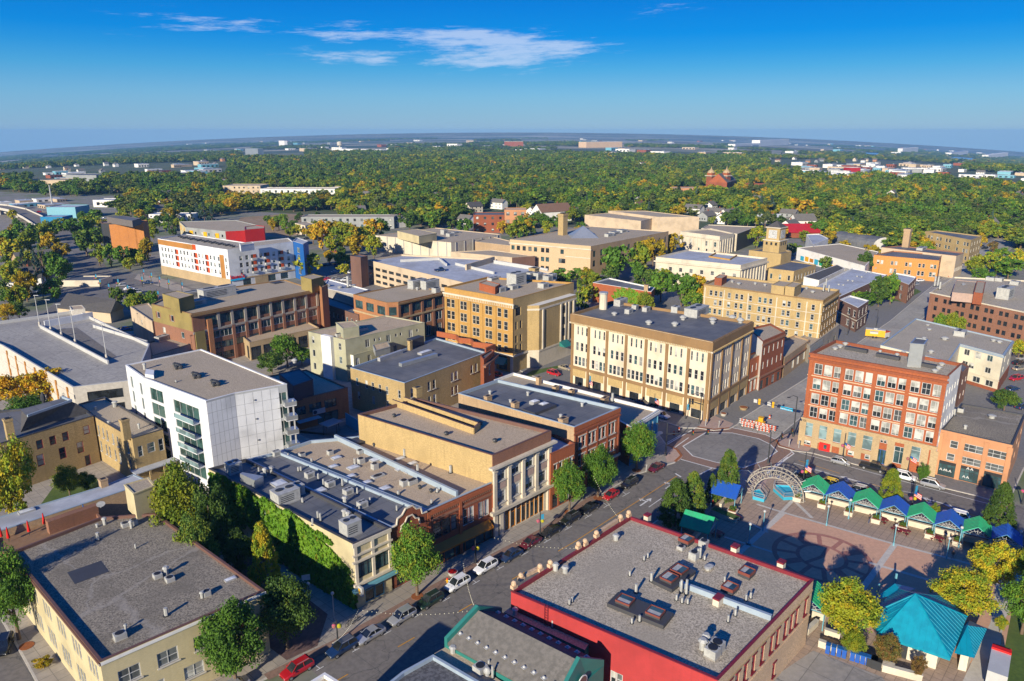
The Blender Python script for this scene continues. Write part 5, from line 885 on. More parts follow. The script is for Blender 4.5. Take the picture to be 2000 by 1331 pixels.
# clock tower
x0_, y0_ = U(1508, 502, 0); zt_ = HT(1508, 517, 448); ang = math.atan2(b.P[1][1] - b.P[0][1], b.P[1][0] - b.P[0][0]); X_, Y_ = (b.P[0][0] + b.P[2][0]) / 2, (b.P[0][1] + b.P[2][1]) / 2
s_ = MB(); s_.box((X_, Y_, 9.8), (9, 9, 6.2), yb, ang); s_.box((X_, Y_, 16), (9.8, 9.8, .5), creamst, ang); s_.box((X_, Y_, 16.5), (7.4, 7.4, 6.2), yb, ang); s_.box((X_, Y_, 22.7), (8.4, 8.4, .5), creamst, ang); b.t.part('clock_tower', s_)
s_ = MB(); r4 = [(X_ + 5.4 * math.cos(ang + math.pi / 4 + k * math.pi / 2), Y_ + 5.4 * math.sin(ang + math.pi / 4 + k * math.pi / 2)) for k in range(4)]
for k in range(4): s_.face([(*r4[k], 23.2), (*r4[(k + 1) % 4], 23.2), (X_, Y_, 26.4)], shingd)
b.t.part('tower_roof', s_)
for sg in (ang, ang - math.pi / 2):
    ox, oy = math.sin(sg), -math.cos(sg); s_ = MB(); s_.box((X_ + ox * 3.75, Y_ + oy * 3.75, 17.3), (4.6, .12, 4.4), metw, sg); cf = b.t.part('clock_face', s_); s_ = MB()
    for k in range(12): a = k * math.pi / 6; s_.box((X_ + ox * 3.85 + math.cos(sg) * 1.8 * math.sin(a), Y_ + oy * 3.85 + math.sin(sg) * 1.8 * math.sin(a), 19.4 + 1.8 * math.cos(a)), (.22, .08, .22), black, sg)
    s_.box((X_ + ox * 3.86, Y_ + oy * 3.86, 19.4), (.14, .08, 1.5), black, sg); s_.box((X_ + ox * 3.86 + math.cos(sg) * .5, Y_ + oy * 3.86 + math.sin(sg) * .5, 19.4), (1.0, .08, .14), black, sg); b.t.part('clock_hands', s_, cf)
    me = MB(); me.box((0, 0, 0), (1.1, .1, 1.5), gl_d); me = me.mesh('window')
    for u in (-2.6, 0, 2.6): b.t.put('window', me, (X_ + ox * 4.52 + math.cos(sg) * u, Y_ + oy * 4.52 + math.sin(sg) * u, 13.8), sg)
b = B('yellow_annex', 'low yellow annex with black roof in front of the clock tower', [(1551, 530), (1594, 517), (1545, 510), (1499, 524)], 7, yb, memb, .4, yb, fac={0: [(2, 4.6, 7, 1.4, '1t')], 3: [(2, 4.6, 3, 1.2, '1')]})
b = B('mural_hall', 'long white hall with a painted mural on its side wall, far right of centre', [(1690, 520), (1716, 492), (1640, 476), (1557, 484)], 7.2, whitew, g_brown, .3, whitew)
for i, (u, m_) in enumerate(zip([.10 + .075 * k for k in range(11)], [cyan, yel, orange, cyan, shg, cyan, yel, yel, yel, met, metd])): b.pil(3, [u], 3.6, .6 + .3 * (i % 3), 3.2 + .4 * (i % 2), .05, m_, 'mural_panel')
b = B('white_garage', 'white box-like garage with a dark roof near the barrel-vaulted hall', [(1588, 478), (1618, 466), (1600, 457), (1575, 458)], 8.4, whitew, membl, .4, whitew)
t = T('barrel_hall', (*U(1690, 490), 0), 'dark barrel-vaulted hall behind the mural building', 'building'); A_, C_ = U(1620, 474), U(1705, 488); s_ = MB(); dd = Vector((C_[0] - A_[0], C_[1] - A_[1])).normalized(); nn = Vector((-dd.y, dd.x))
pr = [(9 - 9 * math.cos(a), 3 + 4.2 * math.sin(a)) for a in np.linspace(0, math.pi, 9)]; pr = [(0, 0)] + pr + [(18, 0)]
f0 = [(A_[0] + nn.x * u, A_[1] + nn.y * u, v) for u, v in pr]; f1 = [(C_[0] + nn.x * u, C_[1] + nn.y * u, v) for u, v in pr]
for i in range(len(pr) - 1): s_.face([f0[i], f1[i], f1[i + 1], f0[i + 1]], memb)
s_.face(f0, whitew); s_.face(f1[::-1], whitew); t.part('vaulted_shell', s_)
b = B('orange_brick_building', 'orange brick building with paired windows beside the upper street', [(1835, 509), (1840, 498), (1745, 490), (1707, 498)], 10.8, orb, memb, .5, orb, walls={3: M('bright_orange_brick', (.50, .25, .09), (.42, .2, .07), 2, .9)}, fac={3: [(6.4, 8.4, [.08, .14, .30, .36, .52, .58, .72, .78, .90, .95], 1.2, 's'), (2.4, 4.6, [.30, .36, .52, .58, .72, .78, .90, .95], 1.3, 'sl')], 0: [(6, 8, 6, 1.2, 's')]})
b = B('tan_brick_building', 'flat tan brick building with a tall chimney behind the orange brick one', [(1868, 500), (1883, 494), (1760, 480), (1722, 483)], 11.5, beige, memb, .5, brownb, fac={0: [(3, 5, 6, 1.4, '1')]}); b.put('chimney', 'chim', 1769, 483, (3.2, 3.2, 10)); b.put('rooftop_unit', 'ac', 1800, 488, (8, 3, 1.4))
b = B('yellow_apartments', 'three-storey yellow brick apartments near the upper right street', [(1897, 469), (1918, 461), (1830, 450), (1807, 452)], 14, yb, memb, .6, yb2, fac={3: [(z, z + 2, [.1, .17, .30, .37, .50, .57, .74, .88, .94], 1.6, 's') for z in (10.2, 6.4, 2.4)], 0: [(z, z + 2, 4, 1.6, 's') for z in (10.2, 6.4, 2.4)]})
b = B('white_roofed_terrace', 'long brown brick terrace with a pale blue-white metal roof by the pocket park', [(1641, 579), (1733, 537), (1665, 524), (1590, 562)], 6.2, darkb, membl, .4, capw, fac={0: [(1.6, 3.4, 12, 1.3, 'sl')]})
scatter(b, 'fan', 'exhaust_fan', [(1620 + 9 * i, 565 - 4 * i + (i % 2) * 5, (1.2, 1.2, .6)) for i in range(11)], None)
b = B('row_apartments', 'low brown brick apartments with balconies beyond the pocket park', [(1775, 556), (1790, 541), (1750, 533), (1735, 540)], 8.6, brownb, membl, .5, capw, fac={3: [(4.8, 7, [.3, .7], 1.8, '2'), (1, 3.4, [.3, .7], 1.8, '2')], 0: [(4.8, 7, 4, 1.2, 's'), (1, 3.4, 4, 1.2, 's')]})
b = B('grey_gabled_sheds', 'pair of pale gabled sheds with a dark brown roof between the annex and the terrace', [(1600, 548), (1650, 524), (1635, 517), (1570, 541)], 5.2, whitew, shingd, .1, whitew)
# --- white/orange apartments
b = B('white_orange_apartments', 'white five-storey apartment block with orange balconies and tan stone base, left of centre', [(444, 488), (572, 472), (563, 465), (480, 474), (364, 457), (308, 466)], 18.6, white, g_grey, .4, white, walls={},
      fac={5: [(z, z + 2.0, [.05, .10, .15, .20, .335, .385, .435, .49, .60, .65, .76, .81, .87, .965], 1.3, '1s') for z in (12.4, 9.2, 5.9)] + [(z, z + 2.4, [.265, .545, .705], 2.6, '2', redor, gl_d) for z in (12.0, 8.9, 5.7)], 0: [(z, z + 2.2, [.18, .27, .48, .68, .91], 1.6, '1s') for z in (12.6, 9.3, 6.0)] + [(z, z + 2.6, [.37, .57, .79], 3.0, '2', redor, gl_d) for z in (12.2, 9.0, 5.8)] + [(.6, 3.6, [.06, .24, .62, .82, .96], 4.2, '4t', metd, gl_b)]})
b.band(5, -.1, 4.4, .12, tanst, 'stone_base'); b.band(0, 3.8, 4.4, .2, tanst, 'stone_base'); b.band(0, -.1, 3.8, .1, tanst, 'stone_base', .36, .56)
b.band(5, 15.6, 18.2, .14, rustp, 'rust_cladding', .0, .52); b.pil(5, [.915], 3.4, 4.4, 15.6, .13, rustp, 'rust_cladding'); b.pil(5, [.545], 2.6, 15.8, 18.4, .2, redor, 'orange_panel')
for z in (12.0, 8.9, 5.7): b.pil(5, [.285, .565, .72], 1.5, z, z + 2.3, .16, redor, 'orange_panel')
for z in (12.2, 9.0, 5.8): b.pil(0, [.385, .585, .805], 1.4, z, z + 2.5, .16, redor, 'orange_panel'); b.pil(0, [.37, .57, .79], 2.8, z, z + .9, .9, metw, 'balcony')
b.box('roof_stair', [(470, 480), (496, 476), (492, 473), (467, 476)], 3, white, g_grey)
p, rz, _ = b.pt(0, .10, .3, 5.2); text(b.t, 'store_sign', "hugo's", 3.0, p, rz, redm, .15); b.band(0, 3.6, 4.4, .5, signc, 'sign_band', .0, .2)
b2 = B('blue_end_tower', 'blue and white end tower of the white apartment block', [(592, 477), (602, 471), (580, 464), (572, 471)], 18.8, bluep2, membl, .3, metw, fac={3: [(z, z + 2.6, [.5], 3.4, '2') for z in (13.6, 10, 6.4, 2.8)]})
for k in range(24): b.put('roof_rack', 'curb', 350 + k * 4.6, 463 + k * .8 + (k % 3), (1.6, 1.0, .8))
b = B('grey_yellow_apartments', 'grey and yellow apartment block with deep red end wall behind the white block', [(500, 449), (516, 443), (460, 430), (350, 433), (362, 444), (440, 452)], 12.8, greysd, g_brown, .4, greysd, walls={0: redp2, 5: redp2, 3: ybs}, fac={4: [(z, z + 2, 6, 1.8, '1') for z in (8.6, 5.2)], 3: [(8.6, 10.4, 3, 1.6, '1')]})
b.pil(4, [.15, .5, .8], 3.2, 8.0, 11.0, .3, yel, 'yellow_bay'); b.pil(3, [.25, .75], 2.4, 8, 11, .3, yel, 'yellow_bay')
p = U(500, 450, 13); b3 = B('red_gable_block', 'deep red boxy tower end beside the grey apartments', [(516, 446), (517, 442), (500, 440), (478, 443), (478, 449)], 15, redp2, g_brown, .3, redp2)
b = B('cream_house_block', 'small cream block with red corner box near the bare lot', [(596, 441), (612, 437), (600, 433), (576, 436)], 7.5, cream, g_brown, .3, creamst, fac={3: [(4, 5.6, 3, 1.2, '1')]})
b = B('orange_office_tower', 'orange brick office block with dark glass end and grey penthouse, upper left', [(276, 434), (289, 431), (240, 428), (196, 433), (198, 436)], 19, orb, memb, .5, orb, walls={4: metd, 3: metd, 0: orb}, fac={4: []}); 
b.box('grey_penthouse', [(258, 432), (274, 427), (240, 422), (208, 424)], 3.6, M('penthouse_grey', (.13, .115, .11)), memb); b.pil(4, [.30, .52, .74, .92], 5, 0, 18, .5, M('office_orange', (.50, .22, .08), (.43, .18, .065), 1.5, .9), 'brick_panel')
b = B('brick_gable_hall', 'small hall with brick front gable and dark shingled roof beside the parking deck', [(215, 612), (240, 602), (160, 583), (112, 602)], 4, beige, shingd, .1, capd)
def hip(b, over, h, m, name='pitched_roof'):
    P = inset(b.P, -over); z = b.top; r_ = MB(); n = len(P)
    e = [math.dist(P[i], P[(i + 1) % n]) for i in range(4)]; k = 0 if e[0] < e[1] else 1
    m1 = ((P[k][0] + P[(k + 1) % 4][0]) / 2, (P[k][1] + P[(k + 1) % 4][1]) / 2); m2 = ((P[(k + 2) % 4][0] + P[(k + 3) % 4][0]) / 2, (P[(k + 2) % 4][1] + P[(k + 3) % 4][1]) / 2)
    Ap, Cp = (*m1, z + h), (*m2, z + h); Q = [(*p, z) for p in P]
    r_.face([Q[(k + 1) % 4], Q[(k + 2) % 4], Cp, Ap], m); r_.face([Q[(k + 3) % 4], Q[k], Ap, Cp], m); r_.face([Q[k], Q[(k + 1) % 4], Ap], tanb if name == 'pitched_roof' else m); r_.face([Q[(k + 2) % 4], Q[(k + 3) % 4], Cp], tanb)
    b.t.part(name, r_)
hip(b, .5, 4.2, shingd)
# --- brick church
t = T('brick_church', (*U(1410, 375), gz(*U(1410, 375))), 'red brick church with two pale-domed towers rising out of the trees', 'church'); zb = gz(*U(1410, 372))
for (px_, yt_) in ((1386, 326), (1416, 326)):
    x, y = U(px_, 378); h_ = HT(px_, 378, 328); s_ = MB(); s_.box((x, y, zb), (7.4, 7.4, h_ * .68), redb, .7); s_.box((x, y, zb + h_ * .68), (10, 10, .8), creamst, .7); s_.box((x, y, zb + h_ * .68 + .8), (6.5, 6.5, h_ * .12), redb2, .7); tw = t.part('tower', s_)
    s_ = MB(); s_.tube((x, y, zb + h_ * .80), (x, y, zb + h_ * .88), 4.4, tanst, 10, 3.4); s_.tube((x, y, zb + h_ * .88), (x, y, zb + h_ * .94), 3.4, tanst, 10, 1); s_.tube((x, y, zb + h_ * .94), (x, y, zb + h_ * 1.06), .8, tanst, 8, .1); t.part('dome', s_, tw)
A_, C_ = U(1400, 380), U(1440, 368); s_ = MB(); ax = Vector((C_[0] - A_[0], C_[1] - A_[1])).normalized(); nn = Vector((-ax.y, ax.x)); Lc = 52; Wc = 11; hh = 14
Q = [(A_[0] - nn.x * Wc, A_[1] - nn.y * Wc), (A_[0] + ax.x * Lc - nn.x * Wc, A_[1] + ax.y * Lc - nn.y * Wc), (A_[0] + ax.x * Lc + nn.x * Wc, A_[1] + ax.y * Lc + nn.y * Wc), (A_[0] + nn.x * Wc, A_[1] + nn.y * Wc)]
s_.prism(Q, zb, zb + hh, redb); t.part('nave', s_); s_ = MB(); r0, r1 = (A_[0], A_[1], zb + hh + 10), (A_[0] + ax.x * Lc, A_[1] + ax.y * Lc, zb + hh + 10)
s_.face([(*Q[0], zb + hh), (*Q[1], zb + hh), r1, r0], shing); s_.face([(*Q[2], zb + hh), (*Q[3], zb + hh), r0, r1], shing); s_.face([(*Q[3], zb + hh), (*Q[0], zb + hh), r0], redb2); s_.face([(*Q[1], zb + hh), (*Q[2], zb + hh), r1], redb2); t.part('nave_roof', s_)
# --- mid-distance buildings: (name, label, x0, x1, y_base, y_top, depth, wall, roof, windows)
MID = [('brick_apartments', 'dark red brick apartment house with chimney near the white gabled house', 925, 985, 455, 420, 18, redb, memb, 3), ('pink_apartments', 'pinkish brick apartment block joined behind the dark red one', 985, 1028, 440, 410, 16, orp, g_brown, 2),
       ('hospital_ramp', 'tan hospital parking structure with open levels above the yellow trees', 437, 510, 385, 363, 30, beige, g_brown, 3), ('white_long_block', 'long white three-storey block beside the tan parking structure', 510, 655, 389, 369, 22, whitew, g_brown, 2),
       ('cream_far_block', 'small cream block at the right end of the long white block', 648, 663, 385, 366, 16, ybs, g_brown, 0), ('stadium', 'broad pale-roofed arena building on the skyline', 1145, 1215, 289, 278, 60, pinkst, whitew, 0), ('skyline_hall', 'white-topped hall on the skyline left of the arena', 985, 1022, 287, 277, 50, redb, whitew, 0),
       ('white_warehouse', 'large white windowless warehouse on the skyline', 1484, 1540, 286, 275, 60, whitew, whitew, 0), ('white_plant', 'low white factory building joined to the skyline warehouse', 1436, 1484, 286, 282, 50, whitew, whitew, 0), ('brick_school', 'low pink brick school on the left of the twin-towered church', 1313, 1378, 382, 368, 22, orp, g_brown, 1),
       ('rectory', 'brick rectory with pale cupola to the right of the church', 1462, 1500, 375, 360, 16, redb2, redb, 0), ('long_white_shed', 'long white-roofed shed near the water tower', 650, 745, 297, 291, 60, whitew, whitew, 0),
       ('blue_warehouse', 'blue and white metal warehouse beside the rail yard', 94, 150, 428, 405, 22, ltblue, membl, 0), ('white_workshop', 'white workshop with blue fascia below the blue warehouse', 82, 125, 446, 424, 14, bluep, membl, 0), ('white_shed', 'white metal shed with grey roof beyond the orange office block', 183, 240, 405, 391, 20, whitew, membl, 1),
       ('white_shop_row', 'row of white low shops behind the orange office block', 292, 375, 435, 419, 14, whitew, membl, 2), ('grey_roof_hall', 'grey-roofed white hall left of the dark spruces', 276, 330, 418, 408, 16, metb, metb, 0), ('brown_flat_block', 'low orange-brown building among trees left of the storage building', 648, 740, 398, 387, 24, orb, g_brown, 0),
       ('grey_condos', 'grey three-storey apartments partly hidden by orange trees', 590, 770, 447, 424, 18, greysd, g_brown, 2), ('grain_elevator', 'grey grain elevator block near the distant rail yard', 480, 505, 308, 290, 20, metb, metb, 0), ('tan_industrial', 'tan industrial building beside the distant rail line', 80, 130, 364, 352, 40, beige, g_brown, 0),
       ('grey_industrial', 'long grey industrial building beyond the tan one', 130, 190, 358, 342, 40, greysd, memb, 0), ('gas_station', 'low white gas station with dark canopy on the avenue', 122, 195, 560, 551, 12, creamst, memb, 0), ('white_hotel', 'white block on the left skyline', 545, 556, 285, 275, 20, whitew, whitew, 0),
       ('red_white_motel', 'red-fronted white building in the far right town', 1660, 1680, 338, 328, 20, redp2, whitew, 0), ('right_skyline_plant', 'pale plant with a tank on the right skyline', 1762, 1792, 300, 291, 30, whitew, whitew, 0), ('right_skyline_shed', 'white skyline shed pair far right', 1930, 1968, 309, 304, 40, whitew, whitew, 0), ('far_grey_sheds', 'long pale shed on the right skyline', 1858, 1890, 304, 299, 40, whitew, metb, 0)]
for nm, lb, xa, xb_, yb_, yt_, dep, wm, rm_, nw in MID:
    A_, C_ = U(xa, yb_), U(xb_, yb_); z_ = gz(*A_); h_ = max(3, HT((xa + xb_) / 2, yb_, yt_)); d = Vector((C_[0] - A_[0], C_[1] - A_[1])); d.normalize(); n_ = Vector((-d.y, d.x)) * dep
    if d.x < 0: n_ = -n_
    Pw = [A_, C_, (C_[0] + n_.x, C_[1] + n_.y), (A_[0] + n_.x, A_[1] + n_.y)]
    # keep the far side of the roof turned along the street grid
    fc = {}
    if nw:
        Ln = math.dist(A_, C_); st = max(3.2, h_ / nw); fc[0] = [(h_ - st * (k + 1) + st * .25, h_ - st * (k + 1) + st * .7, max(3, int(Ln / (st * 1.15))), st * .42, '1', metd) for k in range(nw)]
    bb = B(nm, lb, None, h_, wm, rm_, .4, rm_ if rm_ in (whitew,) else wm, fac=fc, world=Pw)
# white gabled house and others (single houses)
HM = {}
def house(px, yb_, w, d, h, rz, wm, rm_, label, group=None, nm='house', world=None):
    x, y = U(px, yb_) if world is None else world; key = (wm.name, rm_.name, round(w), round(d), round(h, 1))
    t = T(nm, (x, y, gz(x, y)), label, 'house', group, rz)
    if key not in HM:
        a = MB(); a.box((0, 0, -1), (w, d, h + 1), wm); gh = d * .36
        for s in (-1, 1): a.face([(s * w / 2, -d / 2, h), (s * w / 2, d / 2, h), (s * w / 2, 0, h + gh)][::s], wm)
        r = MB(); k = .5
        for s in (-1, 1): r.face([(-w / 2 - k, s * (d / 2 + k), h - k * .7), (w / 2 + k, s * (d / 2 + k), h - k * .7), (w / 2 + k, 0, h + gh), (-w / 2 - k, 0, h + gh)][::-s], rm_); r.face([(-w / 2 - k, s * (d / 2 + k), h - k * .7 - .2), (w / 2 + k, s * (d / 2 + k), h - k * .7 - .2), (w / 2 + k, 0, h + gh - .2), (-w / 2 - k, 0, h + gh - .2)][::s], rm_)
        wd = MB()
        for zz in ([1.1, 4.0] if h > 5 else [1.1]):
            for u in (-.32, 0, .32): wd.box((u * w, -d / 2 - .02, zz), (1.1, .06, 1.3), gl_d); wd.box((-w / 2 - .02, u * d * .8, zz), (.06, 1.0, 1.3), gl_d); wd.box((u * w, d / 2 + .02, zz), (1.1, .06, 1.3), gl_d)
        c = MB(); c.box((w * .2, d * .1, h), (.8, .8, gh + 1), redb)
        HM[key] = [('wall', a.mesh('wall')), ('roof', r.mesh('roof')), ('window_row', wd.mesh('window_row')), ('chimney', c.mesh('chimney'))]
    for nn_, me in HM[key]:
        if nn_ == 'window_row':
            o = t.put('windows', me, (x, y, gz(x, y))); o['kind'] = 'stuff'; o.name = 'window'
        else: t.put(nn_, me, (x, y, gz(x, y)))
    return t
shbr = M('brown_shingles', (.19, .11, .075), (.13, .08, .055), 1.5, .95)
for a in ((1078, 431, 30, 16, 8.5, .5, whitew, shbr, 'large white gabled apartment house with brown roof behind the school'), (1045, 425, 14, 10, 6, .9, whitew, shing, 'white house just left of the large gabled one'), (1558, 462, 26, 14, 4, .0, redb, shred, 'low brick hall with a red metal roof beyond the clock tower'), (1566, 448, 16, 12, 7.5, .1, whitew, shing, 'white two-storey house behind the red-roofed hall'), (1425, 430, 16, 10, 6, .5, whitew, shing, 'white steep-gabled house right of the big tan hall'), (1408, 436, 14, 9, 5, 1.2, whitew, shing, 'small white house in front of the steep-gabled one'),
          (1500, 438, 18, 10, 4.5, 0.1, whitew, membl, 'low pale house left of the red-roofed hall'), (1690, 470, 18, 12, 5.5, .1, whitew, membl, 'pale green-white house beyond the barrel hall'), (1745, 395, 12, 9, 5, .4, orp, shing, 'small house with salmon walls among trees on the right'), (1716, 392, 12, 9, 5, 1.2, redb, shing, 'dark red house among trees on the right'), (1925, 447, 14, 10, 5, .3, whitew, shing, 'white house by the upper right avenue'), (68, 520, 18, 10, 5, .9, tanb, shing, 'small church-like house with steep grey roof among left-hand conifers'),
          (925, 415, 14, 10, 6, .6, creamst, shingd, 'grey hip-roofed house behind the dark red apartments'), (1260, 403, 12, 9, 5, .2, whitew, shing, 'white house gable right above the big tan hall'), (700, 420, 12, 9, 5, .4, whitew, shing, 'white cottage left of the storage building'), (760, 412, 12, 9, 5, 1.0, cream, shing, 'cream cottage among trees above the storage building'), (215, 372, 14, 9, 5, .3, whitew, shing, 'white house near the rail yard'), (1868, 400, 12, 9, 5, .6, whitew, membl, 'white-roofed house in the right-hand trees'), (40, 555, 20, 12, 4, .4, whitew, shingd, 'low white house at the left edge')):
    house(*a)
# water tower
x, y = U(664, 292); z_ = gz(x, y); s_ = MB(); h_ = HT(664, 292, 277); s_.tube((x, y, z_), (x, y, z_ + h_ * .6), 4, creamst, 10); s_.tube((x, y, z_ + h_ * .5), (x, y, z_ + h_ * .95), 12, creamst, 14); s_.tube((x, y, z_ + h_ * .95), (x, y, z_ + h_ * 1.05), 12, creamst, 14, 2); single('water_tower', s_, (x, y, z_), 'round pale water tower on the distant plain left of centre', 'water tower')
# overpass at the left edge
ov = MB(); P_ = [(-60, 398, 7), (0, 404, 7), (34, 411, 6), (62, 424, 4.5), (88, 440, 1.5), (105, 452, .2)]
W_ = [(*U(a, c, z), z) for a, c, z in P_]
tov = T('overpass', (*W_[2][:2], 0), 'curving concrete overpass with white kerbs at the left edge', 'overpass')
for k in range(5):
    p, q = Vector(W_[k]), Vector(W_[k + 1]); d = (q - p); n_ = Vector((-d.y, d.x, 0)).normalized() * 6.5; up_ = Vector((0, 0, 1))
    ov.face([p - n_, q - n_, q + n_, p + n_], asph); ov.face([p - n_ - up_, q - n_ - up_, q - n_, p - n_], concl); ov.face([p + n_, q + n_, q + n_ - up_, p + n_ - up_], concl); ov.face([p + n_ - up_, q + n_ - up_, q - n_ - up_, p - n_ - up_], concl)
tov.part('deck', ov)
for sgn in (-1, 1):
    o2 = MB()
    for k in range(5):
        p, q = Vector(W_[k]), Vector(W_[k + 1]); d = (q - p); n_ = Vector((-d.y, d.x, 0)).normalized(); a = p + n_ * 6.5 * sgn; c = q + n_ * 6.5 * sgn; w1 = n_ * .3 * sgn; up_ = Vector((0, 0, 1.2))
        o2.face([a, c, c + up_, a + up_], concl); o2.face([a + up_, c + up_, c + up_ + w1, a + up_ + w1], concl); o2.face([c + w1, a + w1, a + up_ + w1, c + up_ + w1], concl)
    tov.part('parapet', o2)
for k in (0, 1, 2, 3):
    p = Vector(W_[k]); o2 = MB(); o2.box((p.x, p.y, -.5), (1.6, 9, max(.6, p.z - .4)), concl, .3); tov.part('pier', o2)
# ================================================================ trees
def leafmat(name, c1, c2, c3, sc=3.2):
    m, t, b = newmat(name); b.inputs['Roughness'].default_value = .65; b.inputs['Specular IOR Level'].default_value = .25
    g = mk(t, 'ShaderNodeNewGeometry'); tc = mk(t, 'ShaderNodeTexCoord'); oi = mk(t, 'ShaderNodeObjectInfo')
    ad = mk(t, 'ShaderNodeVectorMath', operation='ADD'); t.links.new(tc.outputs['Object'], ad.inputs[0]); t.links.new(math_(t, 'MULTIPLY', oi.outputs['Random'], 37.0), ad.inputs[1])
    n = noise(t, ad.outputs[0], sc, 2); col = mixc(t, ramp(t, n, .44, .60), c1, c2)
    col = mixc(t, ramp(t, math_(t, 'ADD', noise(t, ad.outputs[0], sc * 2.3, 2), math_(t, 'MULTIPLY', math_(t, 'SUBTRACT', oi.outputs['Random'], .5), .22)), .56, .66), col, c3)
    ri = g.outputs['Random Per Island']; col = mixc(t, math_(t, 'MULTIPLY', ri, .45), col, tuple(x * .45 for x in c1))
    hv = mk(t, 'ShaderNodeHueSaturation'); t.links.new(col, hv.inputs['Color']); t.links.new(math_(t, 'ADD', .78, math_(t, 'MULTIPLY', oi.outputs['Random'], .45)), hv.inputs['Value']); col = hv.outputs[0]
    t.links.new(col, b.inputs['Base Color'])
    tr = mk(t, 'ShaderNodeBsdfTranslucent'); t.links.new(col, tr.inputs[0]); mx = mk(t, 'ShaderNodeMixShader'); mx.inputs[0].default_value = .28
    t.links.new(b.outputs[0], mx.inputs[1]); t.links.new(tr.outputs[0], mx.inputs[2]); t.links.new(mx.outputs[0], t.nodes['Material Output'].inputs[0]); return m
LM = {'g': leafmat('green_leaves', (.095, .21, .022), (.14, .28, .026), (.26, .30, .025)), 'd': leafmat('dark_green_leaves', (.068, .135, .022), (.11, .19, .024), (.20, .24, .025)),
      'y': leafmat('yellow_green_leaves', (.19, .28, .02), (.33, .35, .02), (.50, .37, .018)), 'o': leafmat('orange_yellow_leaves', (.36, .30, .014), (.56, .37, .014), (.56, .27, .014)),
      'b': leafmat('blue_green_needles', (.05, .09, .07), (.075, .125, .095), (.04, .08, .055)), 'r': leafmat('bronze_leaves', (.18, .10, .03), (.24, .15, .03), (.12, .13, .03)),
      'f': leafmat('forest_leaves', (.105, .185, .022), (.155, .24, .025), (.30, .30, .025)), 'm': leafmat('muted_leaves', (.10, .14, .04), (.14, .17, .04), (.19, .19, .045))}
bark = M('bark', (.16, .115, .08), (.10, .07, .05), 3, .95)
def crown(n, leaf, kind, seed, nc=46, core=True):
    """unit crown: height 0..1, width 1, made of leaf faces gathered in clumps"""
    r = np.random.RandomState(seed); C = []
    while len(C) < nc:
        p = r.uniform(-1, 1, 3)
        if kind == 'round':
            if p @ p > 1 or p @ p < .22: continue
            q = np.array([p[0] * .40, p[1] * .40, .60 + p[2] * .36]) * np.array([1, 1, 1]); s = .13
            if p[2] < -.4 and r.rand() < .5: continue
        elif kind == 'vase':
            if p @ p > 1 or p @ p < .2: continue
            w = .42 * (1 - .35 * max(0, -p[2])); q = np.array([p[0] * w, p[1] * w, .62 + p[2] * .36 + .05 * r.randn()]); s = .11
        elif kind == 'cone':
            z = r.rand() ** 1.15; w = .43 * (1 - z) ** .55 * min(1, .6 + z * 2.6); a = r.rand() * 6.28; k = .72 + .28 * r.rand(); q = np.array([w * k * math.cos(a), w * k * math.sin(a), .08 + z * .87]); s = .065
        elif kind == 'spruce':
            z = r.rand(); w = .46 * (1 - z); a = r.rand() * 6.28; k = .5 + .5 * r.rand(); q = np.array([w * k * math.cos(a), w * k * math.sin(a), .06 + z * .93]); s = .05 + .03 * (1 - z)
        else:     # flat
            if p @ p > 1: continue
            q = np.array([p[0] * .42, p[1] * .42, .55 + p[2] * .40]); s = .12
        if kind in ('round', 'vase', 'flat'):
            a = math.atan2(q[1], q[0]); f = 1 + .20 * math.sin(2.3 * a + seed) * math.sin(5 * q[2] + seed) + .12 * math.sin(5 * a + 2 * seed); q[:2] *= f; q[2] = .55 + (q[2] - .55) * (1 + .14 * math.sin(3 * a + seed))
        C.append((q, s * r.uniform(.65, 1.35)))
    V = np.zeros((n, 4, 3)); idx = r.randint(0, nc, n)
    cen = np.array([C[i][0] for i in idx]); sz = np.array([C[i][1] for i in idx])
    dr = r.randn(n, 3); dr /= np.linalg.norm(dr, axis=1)[:, None]; rad = r.rand(n) ** .5
    pos = cen + dr * (sz * rad)[:, None] * np.array([1, 1, .8])
    # leaf plane leans to the outward direction with scatter
    nr = dr + .8 * r.randn(n, 3) + np.array([0, 0, .35]); nr /= np.linalg.norm(nr, axis=1)[:, None]
    u = np.cross(nr, r.randn(n, 3)); u /= np.linalg.norm(u, axis=1)[:, None]; v = np.cross(nr, u); L_ = leaf * r.uniform(.6, 1.4, n)[:, None]
    V[:, 0] = pos - u * L_ - v * L_ * .6; V[:, 1] = pos + u * L_ - v * L_ * .6; V[:, 2] = pos + u * L_ * .7 + v * L_ * .6; V[:, 3] = pos - u * L_ * .7 + v * L_ * .6
    return V.reshape(-1, 3)
def crownmesh(name, mat, n, leaf, kind, seed, nc=46, trunk=False):
    V = crown(n, leaf, kind, seed, nc); F_ = np.arange(len(V)).reshape(-1, 4); me = bpy.data.meshes.new(name)
    vs = V.tolist(); fs = F_.tolist(); mi = [0] * len(fs); me.materials.append(mat)
    if trunk:
        b = MB(); b.tube((0, 0, -.02), (0, 0, .5), .035, bark, 5, .018); o = len(vs); vs += b.v; fs += [[i + o for i in f] for f in b.f]; mi += [1] * len(b.f); me.materials.append(bark)
    me.from_pydata(vs, [], fs); me.polygons.foreach_set('material_index', mi); me.update(); return me
def trunkmesh(seed, lean=.5):
    r = random.Random(seed); b = MB(); b.tube((0, 0, -.02), (0, 0, .28), .028, bark, 7, .020)
    for k in range(7):
        a = k * 6.28 / 7 + r.random(); z0 = .20 + .05 * k; b.tube((0, 0, z0), (.20 * math.cos(a), .20 * math.sin(a), z0 + .22), .012, bark, 5, .004)
    b.tube((0, 0, .28), (.02, .01, .80), .020, bark, 6, .005); return b.mesh('trunk')
